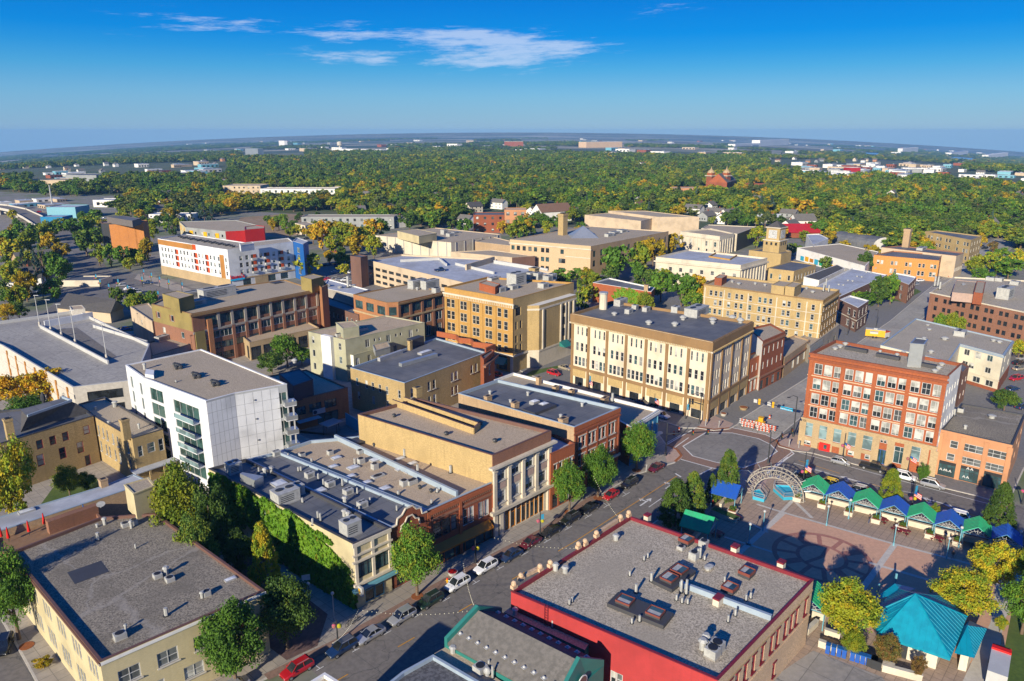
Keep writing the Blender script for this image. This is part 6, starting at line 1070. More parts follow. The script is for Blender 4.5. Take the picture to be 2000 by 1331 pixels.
TK = [trunkmesh(i) for i in range(3)]; CR = {}
KN = {'g': 'round', 'd': 'round', 'y': 'round', 'o': 'round', 'b': 'spruce', 'r': 'round'}
def getcrown(kind, lod, col, var):
    key = (kind, lod, col, var)
    if key not in CR:
        n, lf, nc = {0: (14000, .0135, 90), 1: (4600, .023, 55), 2: (1300, .042, 30)}[lod]; nc *= 3 if kind == 'cone' else 1
        CR[key] = crownmesh('crown', LM[col], n, lf, kind, 17 * var + lod + len(kind), nc)
    return CR[key]
TCOUNT = [0]
def tree(px, yb, yt, wpx, col='g', kind='round', label='', group=None, z=.12, trunk=True, base=None, hm=None, wm=None):
    x, y = U(px, yb) if base is None else base; g = gz(x, y) + z
    h = hm or HT(px, yb, yt); dep = y * math.cos(PITCH) + HC * math.sin(PITCH); w = wm or wpx / F * dep
    lod = 0 if y < 175 else (1 if y < 300 else 2); var = TCOUNT[0] % 2 if lod < 2 else TCOUNT[0] % 3; TCOUNT[0] += 1
    t = T('tree', (x, y, g), label, 'tree', group, R.random() * 6.28)
    t.put('crown', getcrown(kind, lod, col, var), t.loc, 0, (w, w, h))
    if trunk: t.put('trunk', TK[TCOUNT[0] % 3], t.loc, 0, (w * .5 + h * .5,) * 2 + (h,))
    return t
for a in ((815, 1164, 1033, 104, 'g', 'round', 'full round green street tree in a rusty grate in front of the ivy-building shopfront'), (462, 1342, 1184, 132, 'g', 'round', 'big green and yellow tree at the bottom in front of the cream sided block'),
          (1112, 1000, 907, 74, 'g', 'round', 'green street tree in front of the small brick storefront'), (1168, 972, 876, 72, 'g', 'round', 'green street tree in front of the three-storey brick block'), (1243, 918, 830, 76, 'g', 'round', 'green street tree beside the blue shopfront'),
          (1318, 1030, 935, 84, 'd', 'cone', 'dark conical tree left of the pair by the green canopy'), (1350, 1014, 921, 74, 'd', 'cone', 'conical tree right of the pair by the green canopy'), (1418, 981, 878, 66, 'd', 'cone', 'tall conical tree at the plaza corner by the junction'), (1388, 985, 925, 34, 'd', 'cone', 'small dark conical tree beside the tall plaza corner one'),
          (1735, 990, 915, 58, 'y', 'cone', 'conical yellow-green tree behind the middle market shelters'), (1943, 1055, 942, 76, 'd', 'cone', 'large conical tree behind the right-hand market shelters'),
          (1650, 1262, 1140, 126, 'y', 'round', 'broad yellow-green tree left of the teal pavilion'), (1872, 1210, 1120, 116, 'y', 'round', 'broad yellow-green tree behind the teal pavilion'), (1930, 1158, 1062, 94, 'y', 'round', 'yellow-green tree on the plaza by the last blue shelter'),
          (1664, 1284, 1236, 46, 'y', 'round', 'little yellow-green tree above the blue bins'), (1727, 1303, 1242, 54, 'r', 'round', 'little bronze autumn tree beside the pavilion wall'), (1788, 1331, 1284, 30, 'r', 'vase', 'thin bronze sapling at the pavilion steps'),
          (1995, 1240, 1120, 92, 'g', 'round', 'green tree at the right edge over the lawn'), (2010, 1170, 1060, 80, 'y', 'round', 'yellow-green tree at the far right edge above the footpath'), (1952, 1236, 1205, 26, 'y', 'round', 'small yellow shrub tree by the footpath'),
          (38, 1250, 1082, 92, 'g', 'round', 'green street tree at the left edge beside the cream sided block'), (32, 1035, 862, 104, 'y', 'vase', 'drooping olive-yellow tree at the left edge behind the shed'), (138, 975, 912, 56, 'y', 'round', 'small yellow-green tree in the yard of the mansard building'), (170, 962, 925, 44, 'g', 'round', 'low green bush beside the mansard building yard'),
          (368, 1095, 918, 132, 'y', 'round', 'large yellow tree in the alley garden left of the ivy wall'), (425, 1120, 955, 84, 'd', 'vase', 'dark loose tree close to the ivy wall'), (395, 1150, 1010, 90, 'd', 'round', 'dark shaded tree below the large yellow one'), (522, 1165, 1018, 78, 'y', 'cone', 'slim yellow-topped tree in front of the ivy wall'), (562, 1268, 1136, 118, 'd', 'round', 'dark shaded tree at the alley mouth'), (470, 1130, 1040, 70, 'd', 'round', 'dark low tree in the depth of the alley'),
          (28, 810, 734, 80, 'o', 'round', 'orange-yellow tree at the left edge below the parking deck'), (98, 800, 718, 84, 'o', 'round', 'orange-green tree against the parking deck wall'), (60, 845, 775, 96, 'g', 'round', 'green lower tree beneath the orange ones'), (196, 812, 752, 76, 'g', 'round', 'bright green tree between the deck and the yellow brick wing'),
          (562, 718, 652, 64, 'g', 'round', 'bright green tree in front of the arcade'), (532, 732, 690, 58, 'd', 'round', 'dark low tree in front of the arcade'), (590, 715, 680, 46, 'g', 'round', 'green tree leaning to the sage apartments'), (1034, 713, 654, 19, 'd', 'cone', 'slim columnar tree left of the pair by the golden building'), (1048, 712, 650, 19, 'd', 'cone', 'slim columnar tree right of the pair by the golden building'),
          (1800, 946, 908, 26, 'g', 'vase', 'young thin tree in front of the salmon building'), (1820, 1025, 987, 24, 'y', 'vase', 'small yellow sapling behind the green market shelter'), (1860, 668, 610, 40, 'y', 'round', 'yellow-green tree at the foot of the long brick building'), (1836, 662, 612, 34, 'g', 'round', 'green tree at the foot of the long brick building'), (1960, 806, 762, 58, 'd', 'round', 'dark green tree by the rear parking lot'), (1988, 704, 664, 36, 'y', 'round', 'yellow-green tree at the right edge beside the cream apartments'),
          (605, 545, 494, 56, 'y', 'round', 'round yellow-green tree right of the white apartments'), (630, 490, 432, 48, 'o', 'round', 'tall orange tree behind the white apartments'), (672, 492, 430, 50, 'y', 'round', 'yellow-green tree right of the tall orange one'), (700, 502, 458, 58, 'o', 'round', 'spreading orange tree left of the storage building'), (730, 505, 460, 44, 'y', 'round', 'yellow-green tree touching the storage building'), (728, 472, 425, 44, 'o', 'round', 'orange tree behind the storage building'),
          (270, 622, 572, 52, 'y', 'round', 'yellow-green tree between gabled hall and beige wing'), (183, 618, 583, 34, 'g', 'round', 'small green tree in front of the gabled hall'), (214, 614, 590, 30, 'd', 'round', 'small dark round tree in front of the gabled hall'), (54, 590, 528, 52, 'o', 'round', 'orange-topped tree left of the avenue'), (18, 632, 592, 50, 'o', 'round', 'orange tree at the left edge above the deck'), (40, 630, 590, 36, 'd', 'round', 'dark green tree above the deck at left'),
          (120, 555, 500, 46, 'g', 'round', 'green tree near the avenue bend'), (88, 545, 455, 30, 'd', 'spruce', 'tall dark spruce by the small church-like house'), (76, 555, 490, 30, 'b', 'spruce', 'blue spruce right of the small church-like house'), (50, 540, 490, 30, 'b', 'spruce', 'blue spruce left of the small church-like house'), (102, 505, 455, 44, 'o', 'round', 'orange tree by the avenue bend'), (122, 510, 472, 36, 'o', 'round', 'second orange tree nearest the avenue'), (30, 515, 466, 48, 'y', 'round', 'yellow-green tree left of the small church-like house'), (62, 495, 450, 50, 'y', 'round', 'yellow-green tree behind the small church-like house'), (170, 500, 447, 56, 'd', 'round', 'dark green tree across the avenue from the orange office block'),
          (195, 520, 475, 34, 'y', 'round', 'yellow tree, first of the row below the orange office block'), (218, 522, 478, 34, 'g', 'round', 'green tree, second of the row below the orange office block'), (242, 524, 478, 36, 'g', 'round', 'green tree, third of the row below the orange office block'), (262, 520, 484, 30, 'g', 'round', 'green tree, fourth of the row below the orange office block'), (290, 510, 466, 36, 'o', 'round', 'orange-brown tree between office block and white apartments'), (150, 465, 424, 50, 'g', 'round', 'green tree left of the orange office block'), (178, 460, 420, 44, 'y', 'round', 'yellow-green tree touching the orange office block'),
          (338, 460, 424, 20, 'd', 'cone', 'narrow dark tree behind the white apartments'), (334, 437, 404, 36, 'o', 'round', 'orange tree in front of the grey-roofed hall'), (1205, 548, 478, 74, 'g', 'round', 'big green tree left of the courthouse'), (1245, 545, 475, 60, 'y', 'round', 'big yellow-green tree left of the courthouse'), (1275, 520, 462, 56, 'o', 'round', 'yellow-orange tree above the courthouse corner'), (1310, 500, 455, 50, 'o', 'round', 'yellow tree between school and library'), (1190, 560, 520, 46, 'd', 'round', 'dark green tree beside the ivy house'),
          (1098, 560, 525, 58, 'g', 'round', 'round green tree behind the golden building'), (1150, 575, 528, 50, 'y', 'round', 'yellowish green tree behind the golden building'), (1130, 608, 548, 44, 'd', 'spruce', 'dark spruce beside the ivy house'), (1290, 590, 528, 60, 'g', 'round', 'green tree left of the yellow hotel'), (1330, 600, 532, 66, 'g', 'round', 'large green tree touching the yellow hotel'), (1362, 575, 534, 40, 'o', 'vase', 'orange tinged tree in front of the courthouse'), (1255, 575, 530, 40, 'd', 'round', 'dark tree behind the ivy house'),
          (1420, 548, 522, 28, 'y', 'round', 'low yellow tree behind the hotel roof'), (1478, 485, 443, 44, 'y', 'round', 'yellow-green tree left of the clock tower'), (1548, 500, 474, 30, 'd', 'round', 'dark tree right of the clock tower'), (1527, 470, 440, 26, 'o', 'round', 'orange tree behind the clock tower'), (1690, 535, 494, 46, 'd', 'round', 'dark green tree in front of the orange brick building'), (1735, 535, 498, 44, 'd', 'round', 'second dark green tree in front of the orange brick building'),
          (1715, 600, 538, 44, 'd', 'round', 'dark green tree left in the pocket park'), (1738, 595, 536, 40, 'g', 'round', 'green tree right in the pocket park'), (1690, 600, 568, 40, 'g', 'round', 'low green tree beside the pale roofed terrace'), (1672, 596, 570, 34, 'g', 'round', 'low green shrub tree at the terrace end'), (1900, 540, 505, 44, 'y', 'round', 'yellow-green tree, left of the cluster by the upper street'), (1930, 535, 490, 50, 'y', 'round', 'tall yellow-green tree in the cluster by the upper street'), (1968, 545, 504, 60, 'g', 'round', 'green tree in the cluster at the right edge'), (1955, 515, 485, 40, 'g', 'round', 'green tree behind the right edge cluster'),
          (612, 478, 438, 44, 'o', 'round', 'orange tree at the left end of the orange grove'), (650, 475, 430, 46, 'o', 'round', 'orange tree in the back of the orange grove'), (690, 478, 440, 44, 'o', 'round', 'golden tree in the middle of the orange grove'), (655, 500, 456, 44, 'y', 'round', 'yellow-green tree in front of the orange grove'), (716, 485, 440, 40, 'y', 'round', 'yellow-green tree at the right end of the orange grove'), (745, 470, 428, 40, 'g', 'round', 'green tree between orange grove and storage building'), (800, 452, 412, 46, 'd', 'round', 'dark tree behind the left end of the storage building'), (845, 450, 412, 44, 'g', 'round', 'green tree behind the middle of the storage building'), (885, 458, 412, 44, 'd', 'spruce', 'dark spruce left of the dark red apartments'), (908, 460, 425, 36, 'g', 'round', 'green tree touching the dark red apartments'), (1010, 468, 430, 44, 'y', 'round', 'yellow-green tree in front of the pink apartments'), (1030, 462, 432, 36, 'o', 'round', 'orange tree beside the pink apartments'), (1068, 458, 430, 30, 'y', 'round', 'yellow-green tree in front of the white gabled apartments'),
          (455, 418, 385, 40, 'o', 'round', 'orange tree left of the grove on the bare lot'), (400, 432, 395, 30, 'b', 'spruce', 'tallest of the blue-grey spruces right of the grey-roofed hall'), (414, 434, 404, 24, 'b', 'spruce', 'small blue-grey spruce right of the tallest one'), (386, 428, 398, 24, 'b', 'spruce', 'blue-grey spruce left of the tallest one'), (375, 445, 410, 22, 'b', 'spruce', 'lone spruce behind the yellow-grey apartments'), (545, 450, 420, 34, 'g', 'round', 'green tree right of the red tower end'), (575, 455, 430, 26, 'd', 'round', 'dark small tree by the cream house block'), (360, 450, 426, 22, 'd', 'round', 'dark shrub tree by the grey apartments'),
          (20, 560, 515, 44, 'y', 'round', 'yellow-green tree at the left edge by the low white house'), (8, 590, 545, 40, 'd', 'round', 'dark tree at the very left edge by the low white house'), (95, 470, 432, 40, 'y', 'round', 'yellow-green tree where the overpass lands'), (50, 478, 432, 44, 'g', 'round', 'green tree beside the foot of the overpass'), (25, 488, 446, 40, 'g', 'round', 'green tree left of the overpass foot'), (5, 505, 460, 40, 'o', 'round', 'orange tree at the left edge under the overpass'), (110, 590, 560, 28, 'g', 'round', 'low green tree in front of the gas station'), (230, 600, 560, 34, 'd', 'round', 'dark tree behind the gabled hall'), (110, 540, 492, 40, 'g', 'round', 'green tree at the avenue side below the orange ones'), (118, 452, 425, 34, 'y', 'round', 'yellow tree beside the white workshop'), (188, 440, 408, 34, 'g', 'round', 'green tree behind the orange office block'), (300, 470, 440, 30, 'y', 'round', 'yellow-green tree at the corner of the white apartments'),
          (1395, 545, 520, 34, 'g', 'round', 'green tree in front of the courthouse middle'), (1590, 462, 432, 40, 'g', 'round', 'green tree behind the white garage'), (1630, 458, 425, 44, 'd', 'round', 'dark tree behind the white garage right side'), (1755, 478, 440, 46, 'y', 'round', 'yellow-green tree left of the tan chimney'), (1785, 470, 435, 44, 'g', 'round', 'green tree right of the tan chimney'), (1985, 530, 488, 40, 'y', 'round', 'yellow-green tree at the right edge behind the cluster'), (1915, 560, 522, 40, 'g', 'round', 'green tree in front of the upper street cluster'),
          (1800, 495, 452, 50, 'd', 'round', 'dark tree left of the yellow apartments'), (1862, 492, 468, 34, 'd', 'round', 'dark tree in front of the yellow apartments'), (1937, 498, 470, 22, 'r', 'round', 'purple-bronze tree right of the yellow apartments'), (1484, 425, 385, 22, 'b', 'spruce', 'pale blue spruce, larger of two above the library'), (1473, 425, 395, 16, 'b', 'spruce', 'pale blue spruce, smaller of two above the library'), (1662, 460, 425, 20, 'b', 'spruce', 'dark spruce beyond the barrel hall')):
    tree(*a)
# garden and planting tones
mulch = M('rusty_mulch', (.26, .09, .03), (.18, .06, .025), 4, .95)
for (x, y) in ((815, 1165), (1112, 1001), (1168, 973), (1243, 919), (52, 1262)):
    q = U(x, y, .13); s_ = MB(); s_.tube((q[0], q[1], .12), (q[0], q[1], .17), 1.0, mulch, 10); single('tree_grate', s_, (*q, .12), {815: 'rusty square of mulch round the tree by the ivy building', 1112: 'rusty mulch ring under the tree at the small brick storefront', 1168: 'rusty mulch ring under the tree at the brick block', 1243: 'rusty mulch ring under the tree by the blue shop', 52: 'rusty mulch ring under the left edge street tree'}[x], 'tree pit')
def bush(px, py, w, h, col, label, z=.12):
    x, y = U(px, py); t = T('shrub', (x, y, z), label, 'shrub'); t.put('foliage', getcrown('flat', 2, col, 0), t.loc, R.random() * 6, (w, w, h * 1.1)); return t
bush(85, 1304, 3.2, 1.2, 'o', 'round orange flowering shrub on the sidewalk by the cream sided block')
# --- ivy as leaf masses on walls
def ivy(b, e, spots, n, name='ivy'):
    A, Bp = b.P[e], b.P[(e + 1) % len(b.P)]; Ln = math.dist(A, Bp); d = Vector(((Bp[0] - A[0]) / Ln, (Bp[1] - A[1]) / Ln, 0)); o = Vector((d.y, -d.x, 0)); r = np.random.RandomState(4); vs = []; fs = []
    def inside(u, z):
        for (u0, z0, su, sz) in spots:
            if ((u - u0) / su) ** 2 + ((z - z0) / sz) ** 2 < 1 + .25 * math.sin(u * 40 + z * 3): return True
        return False
    k = 0
    while k < n:
        u, z = r.rand(), r.rand() * b.h
        if not inside(u, z): continue
        if any(abs(u - a) < w_ and z0 < z < z1 for a, w_, z0, z1 in holes): continue
        p = Vector((A[0], A[1], 0)) + d * Ln * u + o * (.05 + .45 * r.rand() ** 2) + Vector((0, 0, z)); a = Vector(r.randn(3)).normalized(); c = a.cross(o + Vector(r.randn(3) * .4)).normalized(); s = .22 + .2 * r.rand()
        a = c.cross(o + Vector(r.randn(3) * .5)).normalized(); i = len(vs); vs += [p - a * s, p + c * s, p + a * s, p - c * s]; fs.append((i, i + 1, i + 2, i + 3)); k += 1
    me = bpy.data.meshes.new(name); me.from_pydata([(v.x - b.t.loc[0], v.y - b.t.loc[1], v.z - b.t.loc[2]) for v in vs], [], fs); me.materials.append(IVM); ob = bpy.data.objects.new(name, me); COL.objects.link(ob); ob.parent = b.t.o; ob['kind'] = 'stuff'
IVM = leafmat('ivy_leaves', (.12, .27, .016), (.18, .34, .02), (.24, .22, .022), .35)
holes = [(.4, .012, 7.1, 9.5), (.435, .012, 7.1, 9.5), (.62, .008, 6.3, 8), (.67, .008, 6.3, 8), (.80, .008, 6.3, 8), (.85, .008, 6.3, 8), (.345, .035, 0, 4)]
ivy(ivyb, 3, [(.12, 6, .14, 6), (.26, 8, .13, 4.2), (.38, 9, .12, 2.2), (.5, 6, .14, 5.6), (.66, 5, .16, 6.4), (.82, 3.5, .13, 5.6), (.93, 2, .07, 4.6), (.55, 9.5, .3, 1.6)], 26000)
holes = []; ivy(iv2, 3, [(.62, 4, .25, 4.4), (.9, 3, .1, 4)], 2500)
# ================================================================ the wood beyond the town
def fedge(x):
    xs = [(-400, 395), (0, 372), (110, 388), (140, 404), (230, 420), (300, 430), (330, 440), (430, 425), (450, 416), (560, 414), (640, 420), (665, 440), (780, 450), (920, 440), (1000, 450), (1140, 440), (1310, 428), (1380, 440), (1560, 462), (1640, 468), (1720, 490), (1800, 505), (1900, 475), (1960, 470), (2000, 500), (2400, 520)]
    for (a, b_), (c, d_) in zip(xs, xs[1:]):
        if a <= x <= c: return b_ + (d_ - b_) * (x - a) / (c - a)
    return 480
# clearings (pixel boxes on the ground) kept free of trees
CLR = [(430, 372, 660, 392), (455, 415, 665, 462), (1380, 366, 1446, 384), (1310, 372, 1380, 388), (915, 410, 1030, 458), (1035, 405, 1112, 437), (275, 322, 412, 352), (60, 340, 200, 372), (-100, 385, 150, 480), (150, 380, 250, 412), (1135, 284, 1220, 294), (640, 284, 760, 300), (1430, 272, 1545, 292), (1560, 322, 1880, 350), (1850, 345, 2100, 362), (978, 282, 1026, 292), (470, 292, 600, 312), (1456, 362, 1505, 380), (1950, 355, 2060, 372)]
RDS = [[(1840, 540), (1990, 432), (2100, 350)], [(440, 412), (560, 405), (780, 420)], [(90, 440), (0, 400)]]
ALLB = [o for o in bpy.data.objects if o.type == 'EMPTY' and o.get('category') in ('building', 'house', 'church')]
foot = np.array([(o.location.x, o.location.y) for o in ALLB])
rr_ = np.random.RandomState(21); pts = []
AVP = [U(a, b_) for a, b_ in ((60, 640), (135, 560), (150, 500), (120, 468), (60, 430), (95, 425), (160, 460), (190, 500), (215, 530), (330, 545), (430, 585), (420, 600), (260, 590), (180, 640))]; CSP = [U(a, b_) for a, b_ in ((1660, 740), (1740, 628), (1804, 574), (1900, 500), (2030, 400), (2060, 420), (1990, 475), (1880, 565), (1817, 610))]
FP = []
for Q in ALLP:
    if min(p[1] for p in Q) > 330:
        Q = inset(Q, -5.5); FP.append((Q, (min(p[0] for p in Q), min(p[1] for p in Q), max(p[0] for p in Q), max(p[1] for p in Q))))
def inpoly(x, y, Q):
    c = False; n = len(Q)
    for i in range(n):
        (a, b_), (d, e) = Q[i], Q[i - 1]
        if (b_ > y) != (e > y) and x < (d - a) * (y - b_) / (e - b_) + a: c = not c
    return c
def okpt(x, y, z):
    px, py = PJ(x, y, z)
    if not (-120 < px < 2120): return None
    if py > fedge(px) or py < 262: return None
    for a, b_, c, d_ in CLR:
        if a < px < c and b_ < py < d_: return None
    return px, py
d0 = 430.0; cand = []
while d0 < 8500:
    sp_ = 10.5 if d0 < 1300 else (12.5 if d0 < 2600 else 19)
    na_ = int(2 * math.tan(math.radians(38)) * d0 / sp_)
    for k in range(na_):
        y = d0 + rr_.uniform(-.5, .5) * sp_; x = (k / na_ - .5) * 2 * math.tan(math.radians(38)) * d0 + rr_.uniform(-.5, .5) * sp_; cand.append((x, y))
    d0 += sp_
from mathutils import noise as mn
streets = 0
HP = []
for _ in range(6000):
    if len(HP) >= 150: break
    y = 540 + 1900 * rr_.rand() ** 1.3; x = rr_.uniform(-.72, .72) * y
    if okpt(x, y, gz(x, y)) is None or any((x - a) ** 2 + (y - b_) ** 2 < 700 for a, b_ in HP): continue
    HP.append((x, y))
hpa = np.array(HP); hpa2 = hpa - 16 * hpa / np.linalg.norm(hpa, axis=1)[:, None]
for x, y in cand:
    z = gz(x, y); k = okpt(x, y, z)
    if k is None: continue
    if y < 2500 and min(np.min((hpa[:, 0] - x) ** 2 + (hpa[:, 1] - y) ** 2), np.min((hpa2[:, 0] - x) ** 2 + (hpa2[:, 1] - y) ** 2)) < 130: continue
    px, py = k; n1 = mn.noise((x / 260., y / 260., 1.3)); n2 = mn.noise((x / 900., y / 500., 7.7)); n3 = mn.noise((x / 60., y / 60., 3.1))
    # residential blocks: streets leave gaps along the grid
    c, s = math.cos(SA + .0), math.sin(SA); a = (x * s + y * c); bq = (x * c - y * s)
    if (a % 118) < 9 or (bq % 105) < 9: 
        if rr_.rand() < .85: continue
    if n3 < -.35: continue
    if py < 308 and n2 < (-.2 + (308 - py) * .018): continue
    if px > 1500 and py < 355 and n1 < (.05 if py > 335 else .22): continue
    if px < 450 and py < 352 and n2 < -.1: continue
    if y < 1400 and (np.min((foot[:, 0] - x) ** 2 + (foot[:, 1] - y) ** 2) < 110 or any(inpoly(x, y, Q) for Q, bb in FP if bb[0] < x < bb[2] and bb[1] < y < bb[3])): continue
    pts.append((x, y, z, py, n1))
pts.sort(key=lambda p: math.hypot(p[0], p[1]))
def pickcol(px, py, n1):
    r = R.random()
    yl = .08 + .2 * max(0, mn.noise((px / 90., py / 30., 2.2))) + (.05 if 380 < py < 430 else 0) + (.3 if (440 < px < 780 and 375 < py < 430) else 0) + (.16 if 1300 < px < 1700 and 345 < py < 430 else 0) + .15 * n1
    if py < 300: yl = .03
    if r < yl * (.4 if py > 370 else .16): return 'o'
    if r < yl * 1.5: return 'y'
    if r < yl * 1.5 + .22: return 'd'
    if r < yl * 1.5 + .34: return 'm'
    if r < yl * 1.5 + .36: return 'b'
    return 'g' if R.random() < .25 + .25 * (py > 360) else 'f'
FM = {}
def fmesh(col, var, far):
    k = (col, var, far)
    if k not in FM: FM[k] = crownmesh('tree', LM[col], 1300 if not far else 420, .042 if not far else .07, 'spruce' if col == 'b' else ('round', 'flat', 'vase', 'round')[var], 31 * var + 5, 30 if not far else 20, trunk=not far)
    return FM[k]
LMK = [(-200, 'by the overpass yard'), (100, 'behind the blue warehouse'), (160, 'left of the white metal shed'), (240, 'beyond the orange office tower'), (290, 'behind the grey-roofed hall'), (350, 'behind the white shop row'), (430, 'above the grey-yellow apartments'), (470, 'left of the bare lot'), (520, 'beyond the bare lot'), (580, 'behind the cream house block'), (630, 'above the tall orange tree'), (690, 'left of the storage building'), (760, 'behind the storage building'), (830, 'between storage building and brick apartments'), (905, 'left of the brick apartments'), (960, 'behind the brick apartments'), (1030, 'by the white gabled apartment house'), (1100, 'behind the school chimney'), (1150, 'left of the tan hall'), (1230, 'behind the tan hall'), (1320, 'right of the tan hall'), (1400, 'behind the stone library'), (1450, 'by the two blue spruces'), (1500, 'behind the clock tower'), (1545, 'behind the red-roofed hall'), (1600, 'above the white garage'), (1650, 'behind the barrel hall'), (1710, 'left of the tan chimney'), (1770, 'right of the tan chimney'), (1820, 'behind the yellow apartments'), (1880, 'right of the yellow apartments'), (1930, 'beside the upper right avenue'), (1990, 'at the right edge')]
def lmk(px): return [t_ for a, t_ in LMK if a <= px][-1] if px > -200 else LMK[0][1]
inst = {}
for i, (x, y, z, py, n1) in enumerate(pts):
    px = PJ(x, y, z)[0]; col = pickcol(px, py, n1); h = rr_.uniform(8, 15) * (1.15 if col == 'b' else 1) * (1 + .4 * mn.noise((x / 90., y / 90., 9.1))); w = h * rr_.uniform(1.0, 1.75) * (.42 if col == 'b' else 1)
    if y > 2600: w *= 1.5
    var = int(R.random() * 4)
    inst.setdefault((col, var, math.hypot(x, y) > 1150), []).append((x, y, z, w, h))
# one object of points, each standing for one far tree, turned into trees by geometry nodes
keys = sorted(inst, key=str); hid = bpy.data.collections.new('far_tree_kinds')
for i, k in enumerate(keys):
    o = bpy.data.objects.new('%03d_far_tree' % i, fmesh(*k)); hid.objects.link(o)
P_, W_, H_, I_, R_ = [], [], [], [], []
for i, k in enumerate(keys):
    for (x, y, z, w, h) in inst[k]: P_.append((x, y, z)); W_.append(w); H_.append(h); I_.append(i); R_.append(R.random() * 6.28)
me = bpy.data.meshes.new('forest'); me.from_pydata(P_, [], [])
at = me.attributes.new('sc', 'FLOAT_VECTOR', 'POINT'); at.data.foreach_set('vector', np.array([[w, w, h] for w, h in zip(W_, H_)]).ravel())
at = me.attributes.new('ro', 'FLOAT_VECTOR', 'POINT'); at.data.foreach_set('vector', np.array([[0, 0, r] for r in R_]).ravel())
at = me.attributes.new('ix', 'INT', 'POINT'); at.data.foreach_set('value', np.array(I_, dtype=np.int32))
fo = bpy.data.objects.new('forest', me); COL.objects.link(fo); fo['kind'] = 'stuff'
ng = bpy.data.node_groups.new('forest_nodes', 'GeometryNodeTree'); ng.interface.new_socket('Geometry', in_out='INPUT', socket_type='NodeSocketGeometry'); ng.interface.new_socket('Geometry', in_out='OUTPUT', socket_type='NodeSocketGeometry')
gi = ng.nodes.new('NodeGroupInput'); go = ng.nodes.new('NodeGroupOutput'); ip = ng.nodes.new('GeometryNodeInstanceOnPoints'); ci = ng.nodes.new('GeometryNodeCollectionInfo'); ci.inputs[0].default_value = hid; ci.inputs[1].default_value = True; ci.inputs[2].default_value = True
def na(name, ty):
    n = ng.nodes.new('GeometryNodeInputNamedAttribute'); n.data_type = ty; n.inputs[0].default_value = name; return n.outputs[0]
ng.links.new(gi.outputs[0], ip.inputs['Points']); ng.links.new(ci.outputs[0], ip.inputs['Instance']); ip.inputs['Pick Instance'].default_value = True
ng.links.new(na('ix', 'INT'), ip.inputs['Instance Index']); ng.links.new(na('sc', 'FLOAT_VECTOR'), ip.inputs['Scale'])
er = ng.nodes.new('FunctionNodeEulerToRotation'); ng.links.new(na('ro', 'FLOAT_VECTOR'), er.inputs[0]); ng.links.new(er.outputs[0], ip.inputs['Rotation']); ng.links.new(ip.outputs[0], go.inputs[0])
md = fo.modifiers.new('forest_nodes', 'NODES'); md.node_group = ng
print('forest', len(P_), 'near', 0)
# street trees and parked cars filling the lots of the middle distance
KC = {'g': 'green', 'y': 'yellow-green', 'd': 'dark green', 'o': 'orange'}
for (a, b_, c, d_), n, where in (((0, 425, 300, 625), 62, 'among the lots left of the white apartments'), ((230, 428, 360, 455), 10, 'behind the white apartments'), ((520, 428, 620, 465), 12, 'around the bare lot'), ((640, 500, 720, 560), 7, 'in the car park left of the ramp'), ((960, 445, 1140, 470), 10, 'behind the school'), ((1560, 455, 1960, 540), 20, 'between the blocks right of the clock tower'), ((1100, 500, 1500, 620), 18, 'around the courthouse and hotel')):
    m_ = 0
    for _ in range(900):
        if m_ >= n: break
        px, py = rr_.uniform(a, c), rr_.uniform(b_, d_); x, y = U(px, py)
        if any(inpoly(x, y, inset(Q, -3)) for Q in ALLP if abs(Q[0][0] - x) < 90 and abs(Q[0][1] - y) < 90) or inpoly(x, y, AVP) or inpoly(x, y, CSP): continue
        k = R.choice('ggydoy'); m_ += 1; h = rr_.uniform(6, 11); w = h * rr_.uniform(.8, 1.2)
        tree(px, py, 0, 0, k, 'round', KC[k] + ' tree ' + where + ', ' + ('upper ' if py < (b_ + d_) / 2 else 'lower ') + ('left', 'middle', 'right')[min(2, int(3 * (px - a) / (c - a)))] + ' part', KC[k] + ' trees ' + where, hm=h, wm=w, z=0)
# ---- houses among the trees, warehouses of the far plain
hp = []
kinds = [(whitew, shing, 'white house with grey roof'), (whitew, shingd, 'white house with dark roof'), (cream, shing, 'cream house with grey roof'), (creamst, shbr, 'cream house with brown roof'), (orp, shing, 'salmon house with grey roof'), (greysd, shing, 'grey-sided house with grey roof')]
for x, y in HP:
    k = PJ(x, y, gz(x, y)); wm_, rm_, lb = kinds[int(rr_.rand() * 6) if rr_.rand() < .6 else 0]
    house(0, 0, rr_.choice([11, 13, 16]), rr_.choice([8, 9]), rr_.choice([4.5, 6.5]), -SA + rr_.choice([0, math.pi / 2]), wm_, rm_, lb + ' in the wood, ' + lmk(k[0]), 'houses scattered in the wood', world=(x, y))
fm = {}
def shed(x, y, w, d, h, m, rm_, label, group):
    z = gz(x, y); k = (m.name, rm_.name)
    if k not in fm:
        b_ = MB(); b_.box((0, 0, -.05), (1, 1, .93), m, 0, rm_); b_.box((0, 0, .88), (1.02, 1.02, .1), m, 0, rm_); b_.box((.2, .1, .98), (.12, .16, .12), metb)
        for u in (-.35, -.1, .15, .4): b_.box((u, -.5, .15), (.12, .02, .45), gl_d)
        fm[k] = b_.mesh('warehouse')
    o = bpy.data.objects.new('warehouse', fm[k]); COL.objects.link(o); o.location = (x, y, z); o.scale = (w, d, h); o.rotation_euler = (0, 0, -SA + rr_.choice([0, math.pi / 2]) + rr_.uniform(-.1, .1)); o['label'] = label; o['category'] = 'warehouse'; o['group'] = group
